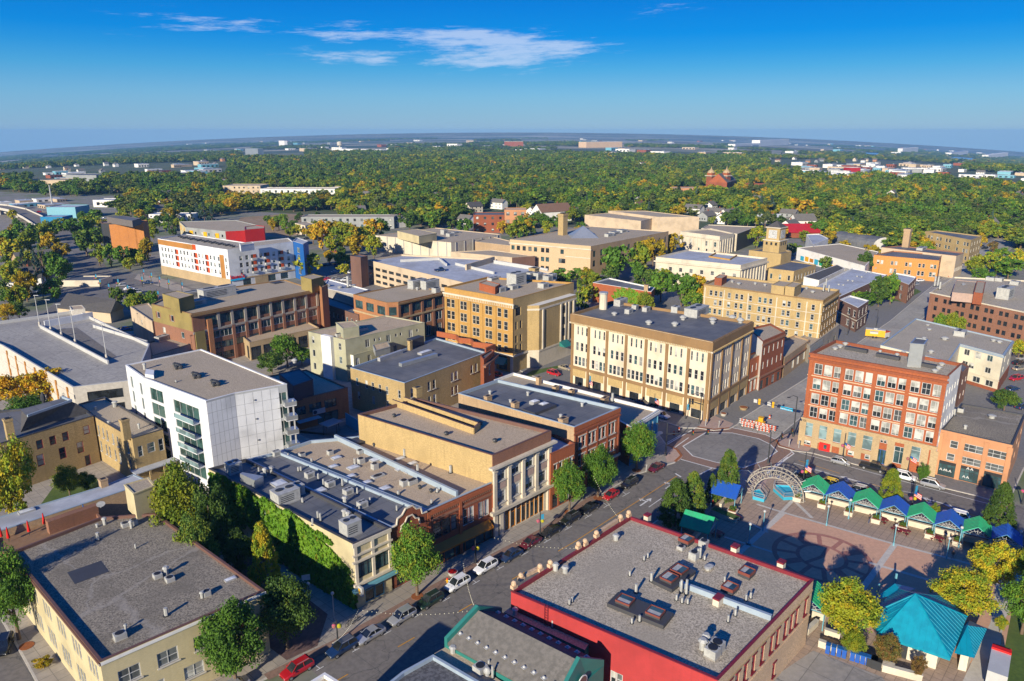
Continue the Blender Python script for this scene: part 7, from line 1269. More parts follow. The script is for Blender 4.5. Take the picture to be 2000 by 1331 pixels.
ZN = [((275, 322, 412, 352), 26, 'rail_side', 'industrial shed in the strip beside the distant rail line', 'industrial sheds by the distant rail line'), ((60, 340, 200, 372), 12, 'l', 'industrial shed at the far left rail yard', 'industrial sheds at the far left rail yard'), ((1560, 322, 1880, 350), 85, 'r', 'shop or shed of the far right commercial strip', 'sheds of the far right commercial strip'), ((1850, 340, 2050, 366), 16, 'r', 'long shed at the far right edge of the town', 'sheds at the far right edge'), ((300, 276, 1000, 300), 40, 's', 'low shed on the plain near the skyline, left half', 'sheds near the skyline, left half'), ((1000, 272, 1960, 306), 75, 's', 'low shed on the plain near the skyline, right half', 'sheds near the skyline, right half'), ((0, 385, 120, 420), 9, 'y', 'shed beside the left-hand overpass yard', 'sheds beside the overpass yard')]
for (a, b_, c, d_), n, _, lb, gp in ZN:
    for i in range(n):
        px, py = rr_.uniform(a, c), rr_.uniform(b_, d_)
        if py < 262 + 33 * ((px - 1000) / 1000) ** 2 + 6: py = 262 + 33 * ((px - 1000) / 1000) ** 2 + 8
        x, y = U(px, py); s = min(1.8, max(.8, y / 1500)); m, rm_ = [(whitew, whitew), (whitew, membl), (beige, membl), (ltblue, whitew), (redb, memb), (greysd, metb), (whitew, metb), (beige, membl), (whitew, membl)][int(rr_.rand() * 9)]
        cn = {'whitewwhitew': 'white'}.get('', {whitew: 'white', beige: 'tan', ltblue: 'pale blue', redb: 'brick', greysd: 'grey'}[m])
        shed(x, y, rr_.uniform(12, 42) * s, rr_.uniform(10, 24) * s, rr_.uniform(4, 7.5) * s, m, rm_, cn + ' ' + lb, cn + ' ' + gp)
for (px, yb_, yt_) in ((103, 405, 362), (100, 350, 285), (97, 350, 290)) [:1]:
    x, y = U(px, yb_); s_ = MB(); h_ = HT(px, yb_, yt_); s_.tube((x, y, gz(x, y)), (x, y, gz(x, y) + h_), 1.0, met, 8, .5); single('mast', s_, (x, y, gz(x, y)), 'tall grey mast above the rail yard', 'mast')
x, y = U(1435, 300); z_ = gz(x, y)
lake = MB()
for q in (((1640, 297), (1800, 303), (1990, 314), (1990, 317), (1800, 307), (1640, 300)),): lake.face([(*U(a, c), gz(*U(a, c)) + 3) for a, c in q], M('lake_water', (.18, .26, .34), (.16, .24, .32), .01, .2))
setting('lake', lake)
# ================================================================ vehicles
def paint(n, c, met_=.2):
    m, t, b = newmat(n); b.inputs['Base Color'].default_value = (*c, 1); b.inputs['Roughness'].default_value = .28; b.inputs['Metallic'].default_value = met_; b.inputs['Coat Weight'].default_value = .6; b.inputs['Coat Roughness'].default_value = .08; return m
PT = {'white': paint('white_car_paint', (.70, .71, .72), 0), 'silver': paint('silver_car_paint', (.42, .43, .45), .5), 'black': paint('black_car_paint', (.015, .016, .018)), 'red': paint('red_car_paint', (.42, .012, .018), .1), 'maroon': paint('maroon_car_paint', (.13, .012, .022)), 'navy': paint('navy_car_paint', (.012, .035, .10)), 'green': paint('dark_green_car_paint', (.02, .045, .03)), 'yellow': paint('yellow_car_paint', (.60, .42, .02), 0), 'blue': paint('blue_car_paint', (.02, .12, .38)), 'tan': paint('tan_car_paint', (.35, .30, .22))}
cgl = glassm('car_glass', (.02, .025, .03), .05, .9); tyre = flat('tyre_rubber', (.02, .02, .02), .9); hub = flat('wheel_rim', (.40, .40, .42), .35, .6); hl = flat('headlight', (.75, .75, .72), .15); tl = flat('tail_light', (.35, .01, .01), .3)
SH = {'suv': (4.7, 1.86, .28, 1.02, 1.72, [(-2.2, .0), (-2.05, .62), (-1.7, 1), (.35, 1), (1.15, 0)]), 'sedan': (4.8, 1.80, .22, .92, 1.44, [(-1.75, 0), (-1.05, 1), (.25, 1), (1.15, 0)]), 'hatch': (4.1, 1.72, .22, .95, 1.50, [(-1.95, .0), (-1.7, .75), (-1.3, 1), (.25, 1), (1.15, 0)]), 'pickup': (5.6, 1.98, .35, 1.08, 1.88, [(-.55, 0), (-.40, 1), (1.0, 1), (1.65, 0)])}
CM = {}
def carmesh(kind, col):
    k = (kind, col)
    if k in CM: return CM[k]
    Ln, Wd, zb, zl, zt, roof = SH[kind]; p = PT[col]; b = MB(); hx = Ln / 2; hw = Wd / 2
    # lower body: stations along the car, each an 8-point ring
    st = [(-hx, .80, zb + .18, zl - .12), (-hx + .12, .92, zb + .05, zl - .02), (-hx + .7, 1, zb, zl), (0, 1, zb, zl), (hx - 1.25, 1, zb, zl - .02), (hx - .5, .95, zb, zl - .16), (hx - .1, .84, zb + .05, zl - .26), (hx, .70, zb + .16, zl - .38)]
    rings = []
    for x, w, a, c in st: rings.append([(x, -hw * w * .9, a), (x, -hw * w, a + .22), (x, -hw * w, c - .14), (x, -hw * w * .88, c), (x, hw * w * .88, c), (x, hw * w, c - .14), (x, hw * w, a + .22), (x, hw * w * .9, a)])
    for i in range(len(rings) - 1):
        for j in range(8): b.face([rings[i][j], rings[i][(j + 1) % 8], rings[i + 1][(j + 1) % 8], rings[i + 1][j]][::-1], p if j != 7 else black)
    b.face(rings[0], p); b.face(rings[-1][::-1], p)
    if kind == 'pickup': b.box((-1.65, 0, zl - .02), (2.0, Wd * .74, .03), black)
    g = MB(); body = b
    # greenhouse: glass sides, painted roof and pillars
    T_ = [(x, zl - .03 + (zt - zl) * f, .86 - .16 * f) for x, f in roof]
    L_ = [(x, -hw * w, z) for x, z, w in T_]; R2 = [(x, hw * w, z) for x, z, w in T_]
    for i in range(len(T_) - 1):
        top = T_[i][1] > zl + (zt - zl) * .7 and T_[i + 1][1] > zl + (zt - zl) * .7
        (body if top else g).face([L_[i], L_[i + 1], R2[i + 1], R2[i]], p if top else cgl)
    x0_, x1_ = T_[0][0], T_[-1][0]; g.face(L_ [::1] if 0 else L_[::-1], cgl); g.face(R2, cgl)
    n = len(T_); tops = [i for i in range(n) if T_[i][1] > zl + (zt - zl) * .9]
    for s, Q in ((-1, L_), (1, R2)):
        a_, c_ = Q[tops[0]], Q[tops[-1]]
        body.tube(a_, c_, .05, p, 5)
        for i in (list(range(0, tops[0])) ): body.tube(Q[i], Q[i + 1], .055, p, 5)
        for i in range(tops[-1], n - 1): body.tube(Q[i], Q[i + 1], .045, p, 5)
        mx_ = (a_[0] + c_[0]) / 2; body.tube((mx_, a_[1], a_[2]), (mx_ - .05, s * hw * .87, zl - .02), .05, p, 5)
        if kind == 'suv': body.tube((a_[0] + .1, a_[1] * .92, a_[2] + .07), (c_[0] - .1, c_[1] * .92, c_[2] + .07), .03, met, 5)
    for s in (-1, 1): body.box((T_[-1][0] - .25, s * (hw + .08), zl), (.16, .18, .14), p)
    parts = {'body': b.mesh('body'), 'glass': g.mesh('glass')}
    w = MB(); r = .34 if kind not in ('pickup',) else .40
    w.tube((0, -.11, 0), (0, .11, 0), r, tyre, 14); w.tube((0, -.125, 0), (0, .125, 0), r * .62, hub, 10); parts['wheel'] = (w.mesh('wheel'), [(sx * Ln * .30, sy * (hw - .12), r) for sx in (-1, 1) for sy in (-1, 1)])
    h = MB(); h.box((0, 0, 0), (.10, .34, .15), hl); parts['headlight'] = (h.mesh('headlight'), [(hx - .06, s * hw * .58, zl - .50) for s in (-1, 1)])
    h = MB(); h.box((0, 0, 0), (.08, .26, .2), tl); parts['tail_light'] = (h.mesh('tail_light'), [(-hx + .02, s * hw * .66, zl - .34) for s in (-1, 1)])
    CM[k] = parts; return parts
def car(px, py, ang, kind, col, label, group=None, z=.02, s=1.0):
    x, y = U(px, py, z + .5); t = T({'suv': 'parked_car', 'sedan': 'parked_car', 'hatch': 'parked_car', 'pickup': 'pickup_truck'}[kind], (x, y, z), label, 'pickup' if kind == 'pickup' else 'car', group, ang)
    P = carmesh(kind, col)
    for n in ('body', 'glass'): o = t.put(n, P[n], t.loc)
    for n in ('wheel', 'headlight', 'tail_light'):
        for q in P[n][1]: o = t.put(n, P[n][0], (t.loc[0] + q[0], t.loc[1] + q[1], t.loc[2] + q[2]))
    t.o.scale = (s,) * 3; return t
def dirpx(p, q): a, c = U(*p), U(*q); return math.atan2(c[1] - a[1], c[0] - a[0])
SD = dirpx((893, 1141), (1113, 1014)) + math.pi     # parked facing down-left
for (x, y, k, c, l) in ((580, 1308, 'suv', 'red', 'dark red SUV parked nearest the bottom edge on the main street'), (668, 1266, 'suv', 'navy', 'dark blue SUV parked by the alley mouth'), (723, 1240, 'sedan', 'silver', 'silver sedan parked behind the dark blue SUV'), (785, 1205, 'suv', 'silver', 'silver crossover with dark roof parked before the ivy building shop'), (840, 1174, 'suv', 'green', 'dark green SUV parked beside the big round street tree'), (893, 1141, 'suv', 'white', 'white SUV with roof rails, the lower of the two white ones'), (948, 1108, 'suv', 'white', 'white SUV, the upper of the two, behind the railed one'), (998, 1085, 'sedan', 'navy', 'dark blue-black sedan parked behind the white SUVs'),
                      (1036, 1060, 'sedan', 'maroon', 'maroon sedan parked in front of the columned building'), (1076, 1038, 'sedan', 'black', 'black sedan parked just behind the maroon one'), (1114, 1014, 'suv', 'black', 'black SUV beside the second flower pole'), (1151, 993, 'sedan', 'black', 'black sedan parked under the street trees'), (1193, 968, 'hatch', 'red', 'bright red hatchback parked on the main street'), (1229, 945, 'suv', 'black', 'black SUV parked behind the red hatchback'), (1282, 914, 'sedan', 'maroon', 'maroon hatchback-like car parked nearest the junction'), (452, 1345, 'sedan', 'silver', 'silver car partly cut by the bottom edge')):
    car(x, y, SD, k, c, l, 'cars parked along the main street kerb')
AD = dirpx((1642, 906), (1822, 950))
for (x, y, k, c, l, f) in ((1642, 902, 'hatch', 'silver', 'small silver hatchback on the street before the red office block', 1), (1705, 914, 'pickup', 'black', 'black pickup truck before the red office block', 1), (1768, 932, 'suv', 'white', 'white SUV parked before the office block entrance', 1), (1822, 947, 'suv', 'silver', 'silver crossover parked before the salmon building', 1), (1572, 928, 'sedan', 'black', 'black car parked behind the fountain arch', -1), (1618, 942, 'hatch', 'yellow', 'yellow and black small car behind the first green shelter', -1), (1674, 957, 'suv', 'silver', 'silver car parked behind the first blue shelter', -1), (1806, 994, 'hatch', 'blue', 'dark blue car mostly hidden behind the third green shelter', -1), (1866, 1008, 'suv', 'white', 'white car with dark windows behind the third blue shelter', -1)):
    car(x, y, AD + (0 if f > 0 else math.pi), k, c, l)
CD = dirpx((1110, 768), (1290, 825))
for (x, y, a, k, c, l) in ((1082, 730, CD, 'suv', 'red', 'bright red SUV on the paving beside the golden building'), (1104, 719, CD, 'sedan', 'tan', 'tan car half hidden by the cream block wall'), (972, 733, CD, 'hatch', 'red', 'dark red car below the golden building entrance'), (1256, 787, CD, 'sedan', 'navy', 'dark blue car parked along the cream block'), (1292, 812, CD, 'suv', 'white', 'white car behind the blue shop'), (1990, 710, .5, 'suv', 'black', 'black SUV in the lot at the right edge beside the cream apartments'), (1996, 795, .5, 'suv', 'navy', 'dark blue SUV at the right edge beside the dark tree'), (289, 553, .1, 'pickup', 'navy', 'dark blue pickup on the avenue before the white apartments'), (247, 643, .6, 'hatch', 'blue', 'blue car beside the beige wing'),
                          (662, 520, .2, 'pickup', 'navy', 'dark pickup in the car park right of the yellow tree'), (655, 532, .2, 'sedan', 'silver', 'silver car in the car park right of the yellow tree'), (682, 532, .2, 'sedan', 'white', 'white car next to the silver one in that car park'), (8, 1262, -1.2, 'suv', 'black', 'black car at the lower left edge'), (655, 492, .1, 'sedan', 'red', 'small red car among the orange trees'), (1402, 798 - 20, .5, 'sedan', 'black', 'hidden') )[:-1]:
    car(x, y, a, k, c, l)
t = car(860, 528, .4, 'pickup', 'navy', 'dark blue pickup alone on the parking ramp roof', z=10.8)
i = 0; LT = ('by the left edge street', 'before the white apartments', 'in the car park left of the ramp, front row', 'in the car park left of the ramp, back row', 'under the orange trees', 'below the overpass', 'behind the school', '', 'on the upper street near the tan brick building', 'along the upper right avenue', 'in the rail yard lot', 'beside the white metal shed', 'at the right edge lot'); ri = -1
for (a, b_, c, d_, n) in ((20, 590, 120, 560, 6), (230, 555, 290, 580, 4), (625, 545, 690, 548, 6), (625, 520, 690, 512, 5), (560, 470, 640, 462, 5), (0, 500, 40, 478, 4), (985, 476, 1040, 470, 4), (1640, 545, 1700, 560, 0), (1780, 560, 1840, 520, 5), (1850, 545, 1930, 480, 6), (60, 415, 130, 412, 7), (150, 430, 260, 424, 7), (1975, 770, 2000, 690, 4)):
    ri += 1
    for j in range(n):
        f = (j + .5) / n; col = ['white', 'silver', 'black', 'navy', 'red', 'tan', 'silver'][i % 7]; i += 1
        car(a + (c - a) * f, b_ + (d_ - b_) * f, .4 + (i % 2) * math.pi, ('sedan', 'suv')[i % 2], col, col + ' car ' + LT[ri], 'cars in the lots of the middle distance')
# food trailer, box trailer
t = T('food_trailer', (*U(1708, 660), .12), 'bright yellow food trailer with a white rear on the upper street', 'trailer', None, dirpx((1690, 660), (1730, 664)))
s_ = MB(); s_.box((0, 0, .6), (6.4, 2.4, 2.4), yel); s_.box((0, 0, 3.0), (6.5, 2.5, .12), metw); s_.box((0, 0, 3.12), (1.2, 1.0, .4), met)
o = bpy.data.objects.new('body', s_.mesh('body')); COL.objects.link(o); o.parent = t.o
s_ = MB(); s_.box((-.4, -1.23, 1.6), (2.6, .05, 1.0), metw); s_.box((-.4, -1.7, 2.6), (2.8, .9, .06), metw); o = bpy.data.objects.new('serving_hatch', s_.mesh('serving_hatch')); COL.objects.link(o); o.parent = t.o
s_ = MB(); s_.tube((0, -.15, 0), (0, .15, 0), .38, tyre, 12); me = s_.mesh('wheel')
for q in ((-.6, -1.15), (.5, -1.15), (-.6, 1.15), (.5, 1.15)): o = bpy.data.objects.new('wheel', me); COL.objects.link(o); o.parent = t.o; o.location = (q[0], q[1], .38)
t = T('white_box_trailer', (*U(1727, 661), .12), 'white striped cart standing against the yellow trailer', 'cart', None, .5); s_ = MB(); s_.box((0, 0, .4), (2.6, 2, 1.9), metw); s_.box((0, 0, 2.3), (2.8, 2.2, .3), redor); s_.tube((0, -1.1, .35), (0, 1.1, .35), .35, tyre, 10); o = bpy.data.objects.new('body', s_.mesh('body')); COL.objects.link(o); o.parent = t.o
t = T('delivery_truck', (*U(1946, 1322), .15), 'white box truck with red cab top in the lower right corner', 'truck', None, dirpx((1940, 1331), (1952, 1262)))
s_ = MB(); s_.box((-1.2, 0, .8), (5.6, 2.3, 2.2), metw); o = bpy.data.objects.new('cargo_box', s_.mesh('cargo_box')); COL.objects.link(o); o.parent = t.o
s_ = MB(); s_.box((2.6, 0, .6), (1.8, 2.2, 2.0), redm); s_.box((3.3, 0, 1.5), (.45, 2.1, .8), cgl); s_.box((1.7, 0, 3.0), (.8, 2.3, .3), redm); o = bpy.data.objects.new('cab', s_.mesh('cab')); COL.objects.link(o); o.parent = t.o
for q in ((2.4, -1.05), (2.4, 1.05), (-2.4, -1.05), (-2.4, 1.05)): o = bpy.data.objects.new('wheel', me); COL.objects.link(o); o.parent = t.o; o.location = (q[0], q[1], .4)
# ================================================================ plaza shelters
GD = dirpx((1590, 985), (1598, 938))
AX = dirpx((1598, 985), (1905, 1062)); shm = {}
def shelter(px, py, col, label, s=1.0, ang=None, group='gable-roofed market shelters along the plaza edge'):
    x, y = U(px, py, .12); t = T('market_shelter', (x, y, .126), label, 'shelter', group, AX if ang is None else ang); m = shb if col == 'b' else shg; k = col
    # local x along the row, local y away from the plaza
    if k not in shm:
        W_, D_, e, p = 2.5, 4.2, 2.9, 4.6; o = MB()
        for s_ in (-1, 1):
            o.face([(s_ * W_, -.6, e), (s_ * W_, D_, e), (0, D_, p), (0, -.6, p)][::s_], m); o.face([(s_ * W_, -.6, e - .1), (s_ * W_, D_, e - .1), (0, D_, p - .1), (0, -.6, p - .1)][::-s_], m)
            for q in (-.6, D_): o.face([(s_ * W_, q, e - .1), (s_ * W_, q, e), (0, q, p), (0, q, p - .1)][::s_ if q > 0 else -s_], m)
            o.face([(s_ * W_, -.6, e - .1), (s_ * W_, D_, e - .1), (s_ * W_, D_, e), (s_ * W_, -.6, e)][::s_], m)
        A_ = o.mesh('canopy'); o = MB()
        for s_ in (-1, 1):
            for j in range(9): yy = -.5 + j * .57; o.tube((s_ * W_, yy, e + .03), (0, yy, p + .03), .03, m, 4)
        B_ = o.mesh('canopy_seam'); o = MB()
        o.tube((-W_ + .3, -.4, e - .1), (W_ - .3, -.4, e - .1), .06, ltblue)
        for s_ in (-1, 1):
            o.tube((s_ * (W_ - .25), -.4, e - .1), (0, -.4, p - .2), .05, ltblue)
            for a in (20, 45, 70, 90): r_ = math.radians(a); ll = 1.15; o.tube((0, -.4, e - .1), (s_ * math.cos(r_) * ll * 1.5, -.4, e - .1 + math.sin(r_) * ll), .035, metw, 4)
        for a in range(0, 180, 20): r_, r2 = math.radians(a), math.radians(a + 20); o.tube((math.cos(r_) * 1.1, -.4, e - .1 + math.sin(r_) * .8), (math.cos(r2) * 1.1, -.4, e - .1 + math.sin(r2) * .8), .035, metw, 4)
        C_ = o.mesh('truss'); o = MB(); o.tube((0, 0, 0), (0, 0, 2.9), .07, ltblue, 6); P_ = o.mesh('post'); o = MB()
        o.box((0, 0, 0), (1.5, 1.5, .75), creamst); o.box((0, 0, .75), (1.7, 1.7, .12), creamst); o.box((0, 0, .87), (1.3, 1.3, .04), mulch); Q_ = o.mesh('planter'); o = MB()
        o.box((0, 0, 0), (4.0, .4, .95), creamst); o.box((0, 0, .95), (4.2, .55, .12), creamst); W2 = o.mesh('low_wall'); shm[k] = (A_, B_, C_, P_, Q_, W2)
    A_, B_, C_, P_, Q_, W2 = shm[k]
    def ad(n, me, loc=(0, 0, 0), par=None, sc=None):
        o = bpy.data.objects.new(n, me); COL.objects.link(o); o.parent = par or t.o; o.location = loc
        if sc: o.scale = sc
        return o
    c_ = ad('canopy', A_); ad('seam', B_, par=c_); ad('truss', C_)
    for sx in (-2.1, 2.1):
        for sy in (-.3, 3.9): ad('post', P_, (sx, sy, 0))
    pl_ = ad('planter', Q_, (-2.7, -.2, 0)); ad('plants', getcrown('flat', 2, 'd', 0), (0, 0, .7), pl_, (1.6, 1.6, .9)); ad('low_wall', W2, (0, 2.2, 0)); t.o.scale = (s,) * 3
for i, (x, y, c) in enumerate(((1585, 984, 'g'), (1634, 997, 'b'), (1687, 1012, 'g'), (1741, 1027, 'b'), (1794, 1042, 'g'), (1848, 1057, 'b'), (1903, 1072, 'g'), (1958, 1087, 'b'))):
    shelter(x, y, c, ('green' if c == 'g' else 'blue') + ' gabled market shelter, ' + ['first', 'second', 'third', 'fourth', 'fifth', 'sixth', 'seventh', 'eighth'][i] + ' of the row counted from the fountain')
shelter(1437, 992, 'b', 'separate blue canopy with planters left of the fountain arch', 1.1, AX + math.pi / 2, 'single canopies near the plaza corner')
shelter(1385, 1060, 'g', 'separate green canopy standing behind the foreground building', 1.15, AX + math.pi / 2, 'single canopies near the plaza corner')
shelter(1575, 1220, 'g', 'green canopy mostly hidden by the foreground building wall', 1.1, AX, 'single canopies near the plaza corner')
# planter wall by the blue canopy
s_ = MB(); A_, C_ = U(1392, 1002), U(1440, 1022); s_.box(((A_[0] + C_[0]) / 2, (A_[1] + C_[1]) / 2, .12), (math.dist(A_, C_), 1.6, .9), creamst, math.atan2(C_[1] - A_[1], C_[0] - A_[0]), grass); single('planter_wall', s_, (*A_, .12), 'long stone planter with greenery beside the single blue canopy', 'planter')
# ================================================================ fountain arch
cx_, cy_ = U(1512, 968, .12); t = T('fountain_arch', (cx_, cy_, .12), 'round steel truss arch sculpture over the turquoise fountain at the plaza corner', 'sculpture'); av = AX + .15
s_ = MB(); Rr = (math.dist(U(1458, 968), U(1566, 968))) / 2
rings_ = []
for off, r0 in ((-.9, Rr), (.9, Rr), (-.9, Rr - 1.7), (.9, Rr - 1.7)):
    s_ = MB()
    P_ = []
    for k in range(21):
        a = math.pi * (k / 20.0 * 1.16 - .08); x = math.cos(a) * r0; z = max(.0, .4 + math.sin(a) * r0 * .98); P_.append((cx_ + x * math.cos(av) - off * math.sin(av), cy_ + x * math.sin(av) + off * math.cos(av), .12 + z))
    rings_.append(P_)
    for k in range(20): s_.tube(P_[k], P_[k + 1], .12, greyst, 6)
    t.part('ring_tube', s_)
s_ = MB()
for k in range(0, 21, 1):
    for a, c in ((0, 1), (1, 3), (3, 2), (2, 0)): s_.tube(rings_[a][k], rings_[c][k], .05, greyst, 5)
    if k < 20: s_.tube(rings_[0][k], rings_[2][k + 1], .05, greyst, 4); s_.tube(rings_[1][k], rings_[3][k + 1], .05, greyst, 4)
t.part('cross_bracing', s_); s_ = MB()
for k in range(1, 20, 2):
    p = Vector(rings_[0][k]); q = Vector(rings_[1][k]); c = (p + q) / 2; d = (c - Vector((cx_, cy_, 1))).normalized(); s_.tube(c + d * .1, c + d * 1.3, .06, metb, 5)
    s_.face([rings_[2][k], rings_[3][k], rings_[3][k + 1], rings_[2][k + 1]], metb)
t.part('spikes', s_)
for nm, pts_, lb in (('fountain_basin', [(1512, 950), (1553, 952), (1566, 962), (1556, 975), (1530, 976), (1510, 958)], 'turquoise fountain basin under the right side of the arch'), ('fountain_basin', [(1468, 962), (1484, 958), (1497, 974), (1492, 980), (1470, 974)], 'small turquoise fountain basin left of the arch path')):
    Pb = [U(a, c, .3) for a, c in pts_]
    if sum(Pb[i][0] * Pb[(i + 1) % len(Pb)][1] - Pb[(i + 1) % len(Pb)][0] * Pb[i][1] for i in range(len(Pb))) < 0: Pb = Pb[::-1]
    tb = T(nm, (*Pb[0], .13), lb, 'fountain'); s_ = MB(); I_ = inset(Pb, .35)
    for i in range(len(Pb)):
        j = (i + 1) % len(Pb); s_.face([(*Pb[i], .13), (*Pb[j], .13), (*Pb[j], .8), (*Pb[i], .8)], cyan); s_.face([(*Pb[i], .8), (*Pb[j], .8), (*I_[j], .8), (*I_[i], .8)], concl); s_.face([(*I_[j], .4), (*I_[i], .4), (*I_[i], .8), (*I_[j], .8)], cyan)
    s_.face([(*p, .42) for p in I_], cyan); tb.part('basin', s_); s_ = MB()
    for i in range(len(Pb)): j = (i + 1) % len(Pb); s_.tube((*Pb[i], 1.7), (*Pb[j], 1.7), .05, met, 4); s_.tube((*Pb[i], .8), (*Pb[i], 1.7), .05, met, 4); s_.tube((*Pb[i], 1.25), (*Pb[j], 1.25), .03, met, 4)
    tb.part('railing', s_)
# ================================================================ teal pavilion
ze_, zp_ = 3.6, 8.2; ev = [(1716, 1240), (1856, 1287), (1889, 1205), (1843, 1166), (1750, 1150), (1700, 1200)]; Pe = [U(a, c, ze_) for a, c in ev]; ap = U(1788, 1161, zp_)
t = T('teal_pavilion', (*Pe[0], .12), 'plaza pavilion with a many-sided turquoise metal roof and pale block walls', 'building')
if sum(Pe[i][0] * Pe[(i + 1) % 6][1] - Pe[(i + 1) % 6][0] * Pe[i][1] for i in range(6)) < 0: print('pav cw'); 
rf = MB(); sm = []
for i in range(6): j = (i + 1) % 6; rf.face([(*Pe[i], ze_), (*Pe[j], ze_), (*ap, zp_)], tealr); rf.face([(*Pe[i], ze_ - .35), (*Pe[j], ze_ - .35), (*Pe[j], ze_), (*Pe[i], ze_)], tealr)
rf.face([(*p, ze_ - .35) for p in reversed(Pe)], metw)
roof_ = t.part('roof', rf)
def seams(Pa, Pb_, Pc, par, step=.8):
    """standing seams running up a triangular slope, each one a rib"""
    A_, B_, C_ = Vector(Pa), Vector(Pb_), Vector(Pc); e = (B_ - A_); Ln = e.length; e /= Ln; u = (C_ - A_).dot(e); H_ = (C_ - A_) - e * u; n = int(Ln / step)
    for k in range(1, n):
        s = k * Ln / n; f = s / u if s < u else (Ln - s) / (Ln - u); f = max(0, min(1, f))
        b = MB(); p = A_ + e * s; q = p + H_ * f; up_ = Vector((0, 0, .03)); b.tube(p + up_, q + up_, .055, tealr, 4, caps=False); t.part('seam', b, par)
for i in range(6): j = (i + 1) % 6; seams((*Pe[i], ze_), (*Pe[j], ze_), (*ap, zp_), roof_)
for i in range(6):
    b = MB(); b.tube((*Pe[i], ze_ + .05), (*ap, zp_ + .05), .11, tealr, 5); t.part('ridge_cap', b, roof_)
w = MB(); I_ = inset(Pe, 1.6); 
for i in range(6):
    j = (i + 1) % 6
    if i == 0:
        A_, C_ = Vector(I_[0]), Vector(I_[1]); 
        for u0, u1, in ((0, .28), (.42, 1)): p, q = A_.lerp(C_, u0), A_.lerp(C_, u1); w.face([(*p, .1), (*q, .1), (*q, ze_ - .3), (*p, ze_ - .3)], blockw)
        p, q = A_.lerp(C_, .28), A_.lerp(C_, .42); w.face([(*p, .1), (*q, .1), (*q, ze_ - .3), (*p, ze_ - .3)], metd)
    else: w.face([(*I_[i], .1), (*I_[j], .1), (*I_[j], ze_ - .3), (*I_[i], ze_ - .3)], blockw)
t.part('wall', w)
Pw = [U(1864, 1276, 3.0), U(1903, 1286, 3.0), U(1928, 1228, 3.0), U(1893, 1212, 3.0), U(1878, 1225, 3.0)]; aw_ = U(1890, 1222, 4.6); rf = MB()
for i in range(5): rf.face([(*Pw[i], 3.0), (*Pw[(i + 1) % 5], 3.0), (*aw_, 4.6)], tealr)
r2_ = t.part('wing_roof', rf)
for i in (0, 1): seams((*Pw[i], 3.0), (*Pw[i + 1], 3.0), (*aw_, 4.6), r2_, .6)
w = MB(); w.prism(inset(Pw, .7), .1, 2.95, blockw); t.part('wing_wall', w)
Pn = [U(1704, 1176, 3.0), U(1752, 1152, 3.0), U(1772, 1146, 3.0), U(1748, 1140, 3.0), U(1703, 1168, 3.0)]; rf = MB(); rf.face([(*U(1704, 1172, 3.0), 3.0), (*U(1765, 1158, 4.4), 4.4), (*U(1748, 1140, 4.4), 4.4)], tealr); rf.face([(*U(1748, 1140, 4.4), 4.4), (*U(1765, 1158, 4.4), 4.4), (*U(1790, 1150, 3.4), 3.4)], tealr); t.part('porch_roof', rf)
w = MB(); q = U(1712, 1172, 0); w.box((q[0], q[1], .1), (.25, .25, 2.9), ltblue); q = U(1745, 1160, 0); w.box((q[0], q[1], .1), (.25, .25, 3.6), ltblue); t.part('post', w)
# ================================================================ poles, signals, lamps
def lamp(px, py, h, label, group=None, col=ltblue, flags=False, basket=None):
    x, y = U(px, py, .12); t = T('street_lamp', (x, y, .12), label, 'street lamp', group); s_ = MB(); s_.tube((x, y, .12), (x, y, .7), .14, col, 8); s_.tube((x, y, .7), (x, y, h), .07, col, 8); t.part('pole', s_); s_ = MB(); s_.ball((x, y, h + .25), .27, metw, 10, 6); t.part('globe', s_)
    return t
for (x, y, l) in ((1490, 1037, 'light blue plaza lamp nearest the fountain on the brick field corner'), (1462, 1063, 'light blue plaza lamp behind the foreground parapet'), (1614, 1027, 'light blue plaza lamp in front of the first shelters'), (1657, 1014, 'light blue plaza lamp between second and third shelters'), (1745, 1066, 'light blue plaza lamp beside the maroon tables'), (1848, 1092, 'light blue plaza lamp in front of the sixth shelter'), (1872, 1070, 'light blue plaza lamp between sixth and seventh shelters'), (1986, 1078, 'light blue plaza lamp at the right edge')): lamp(x, y, 3.9, l)
lamp(653, 1212, 4.6, 'pale globe street lamp at the alley mouth', None, met); lamp(606, 1190, 4.4, 'dark globe lamp in the alley beside the small pale sign', None, metd)
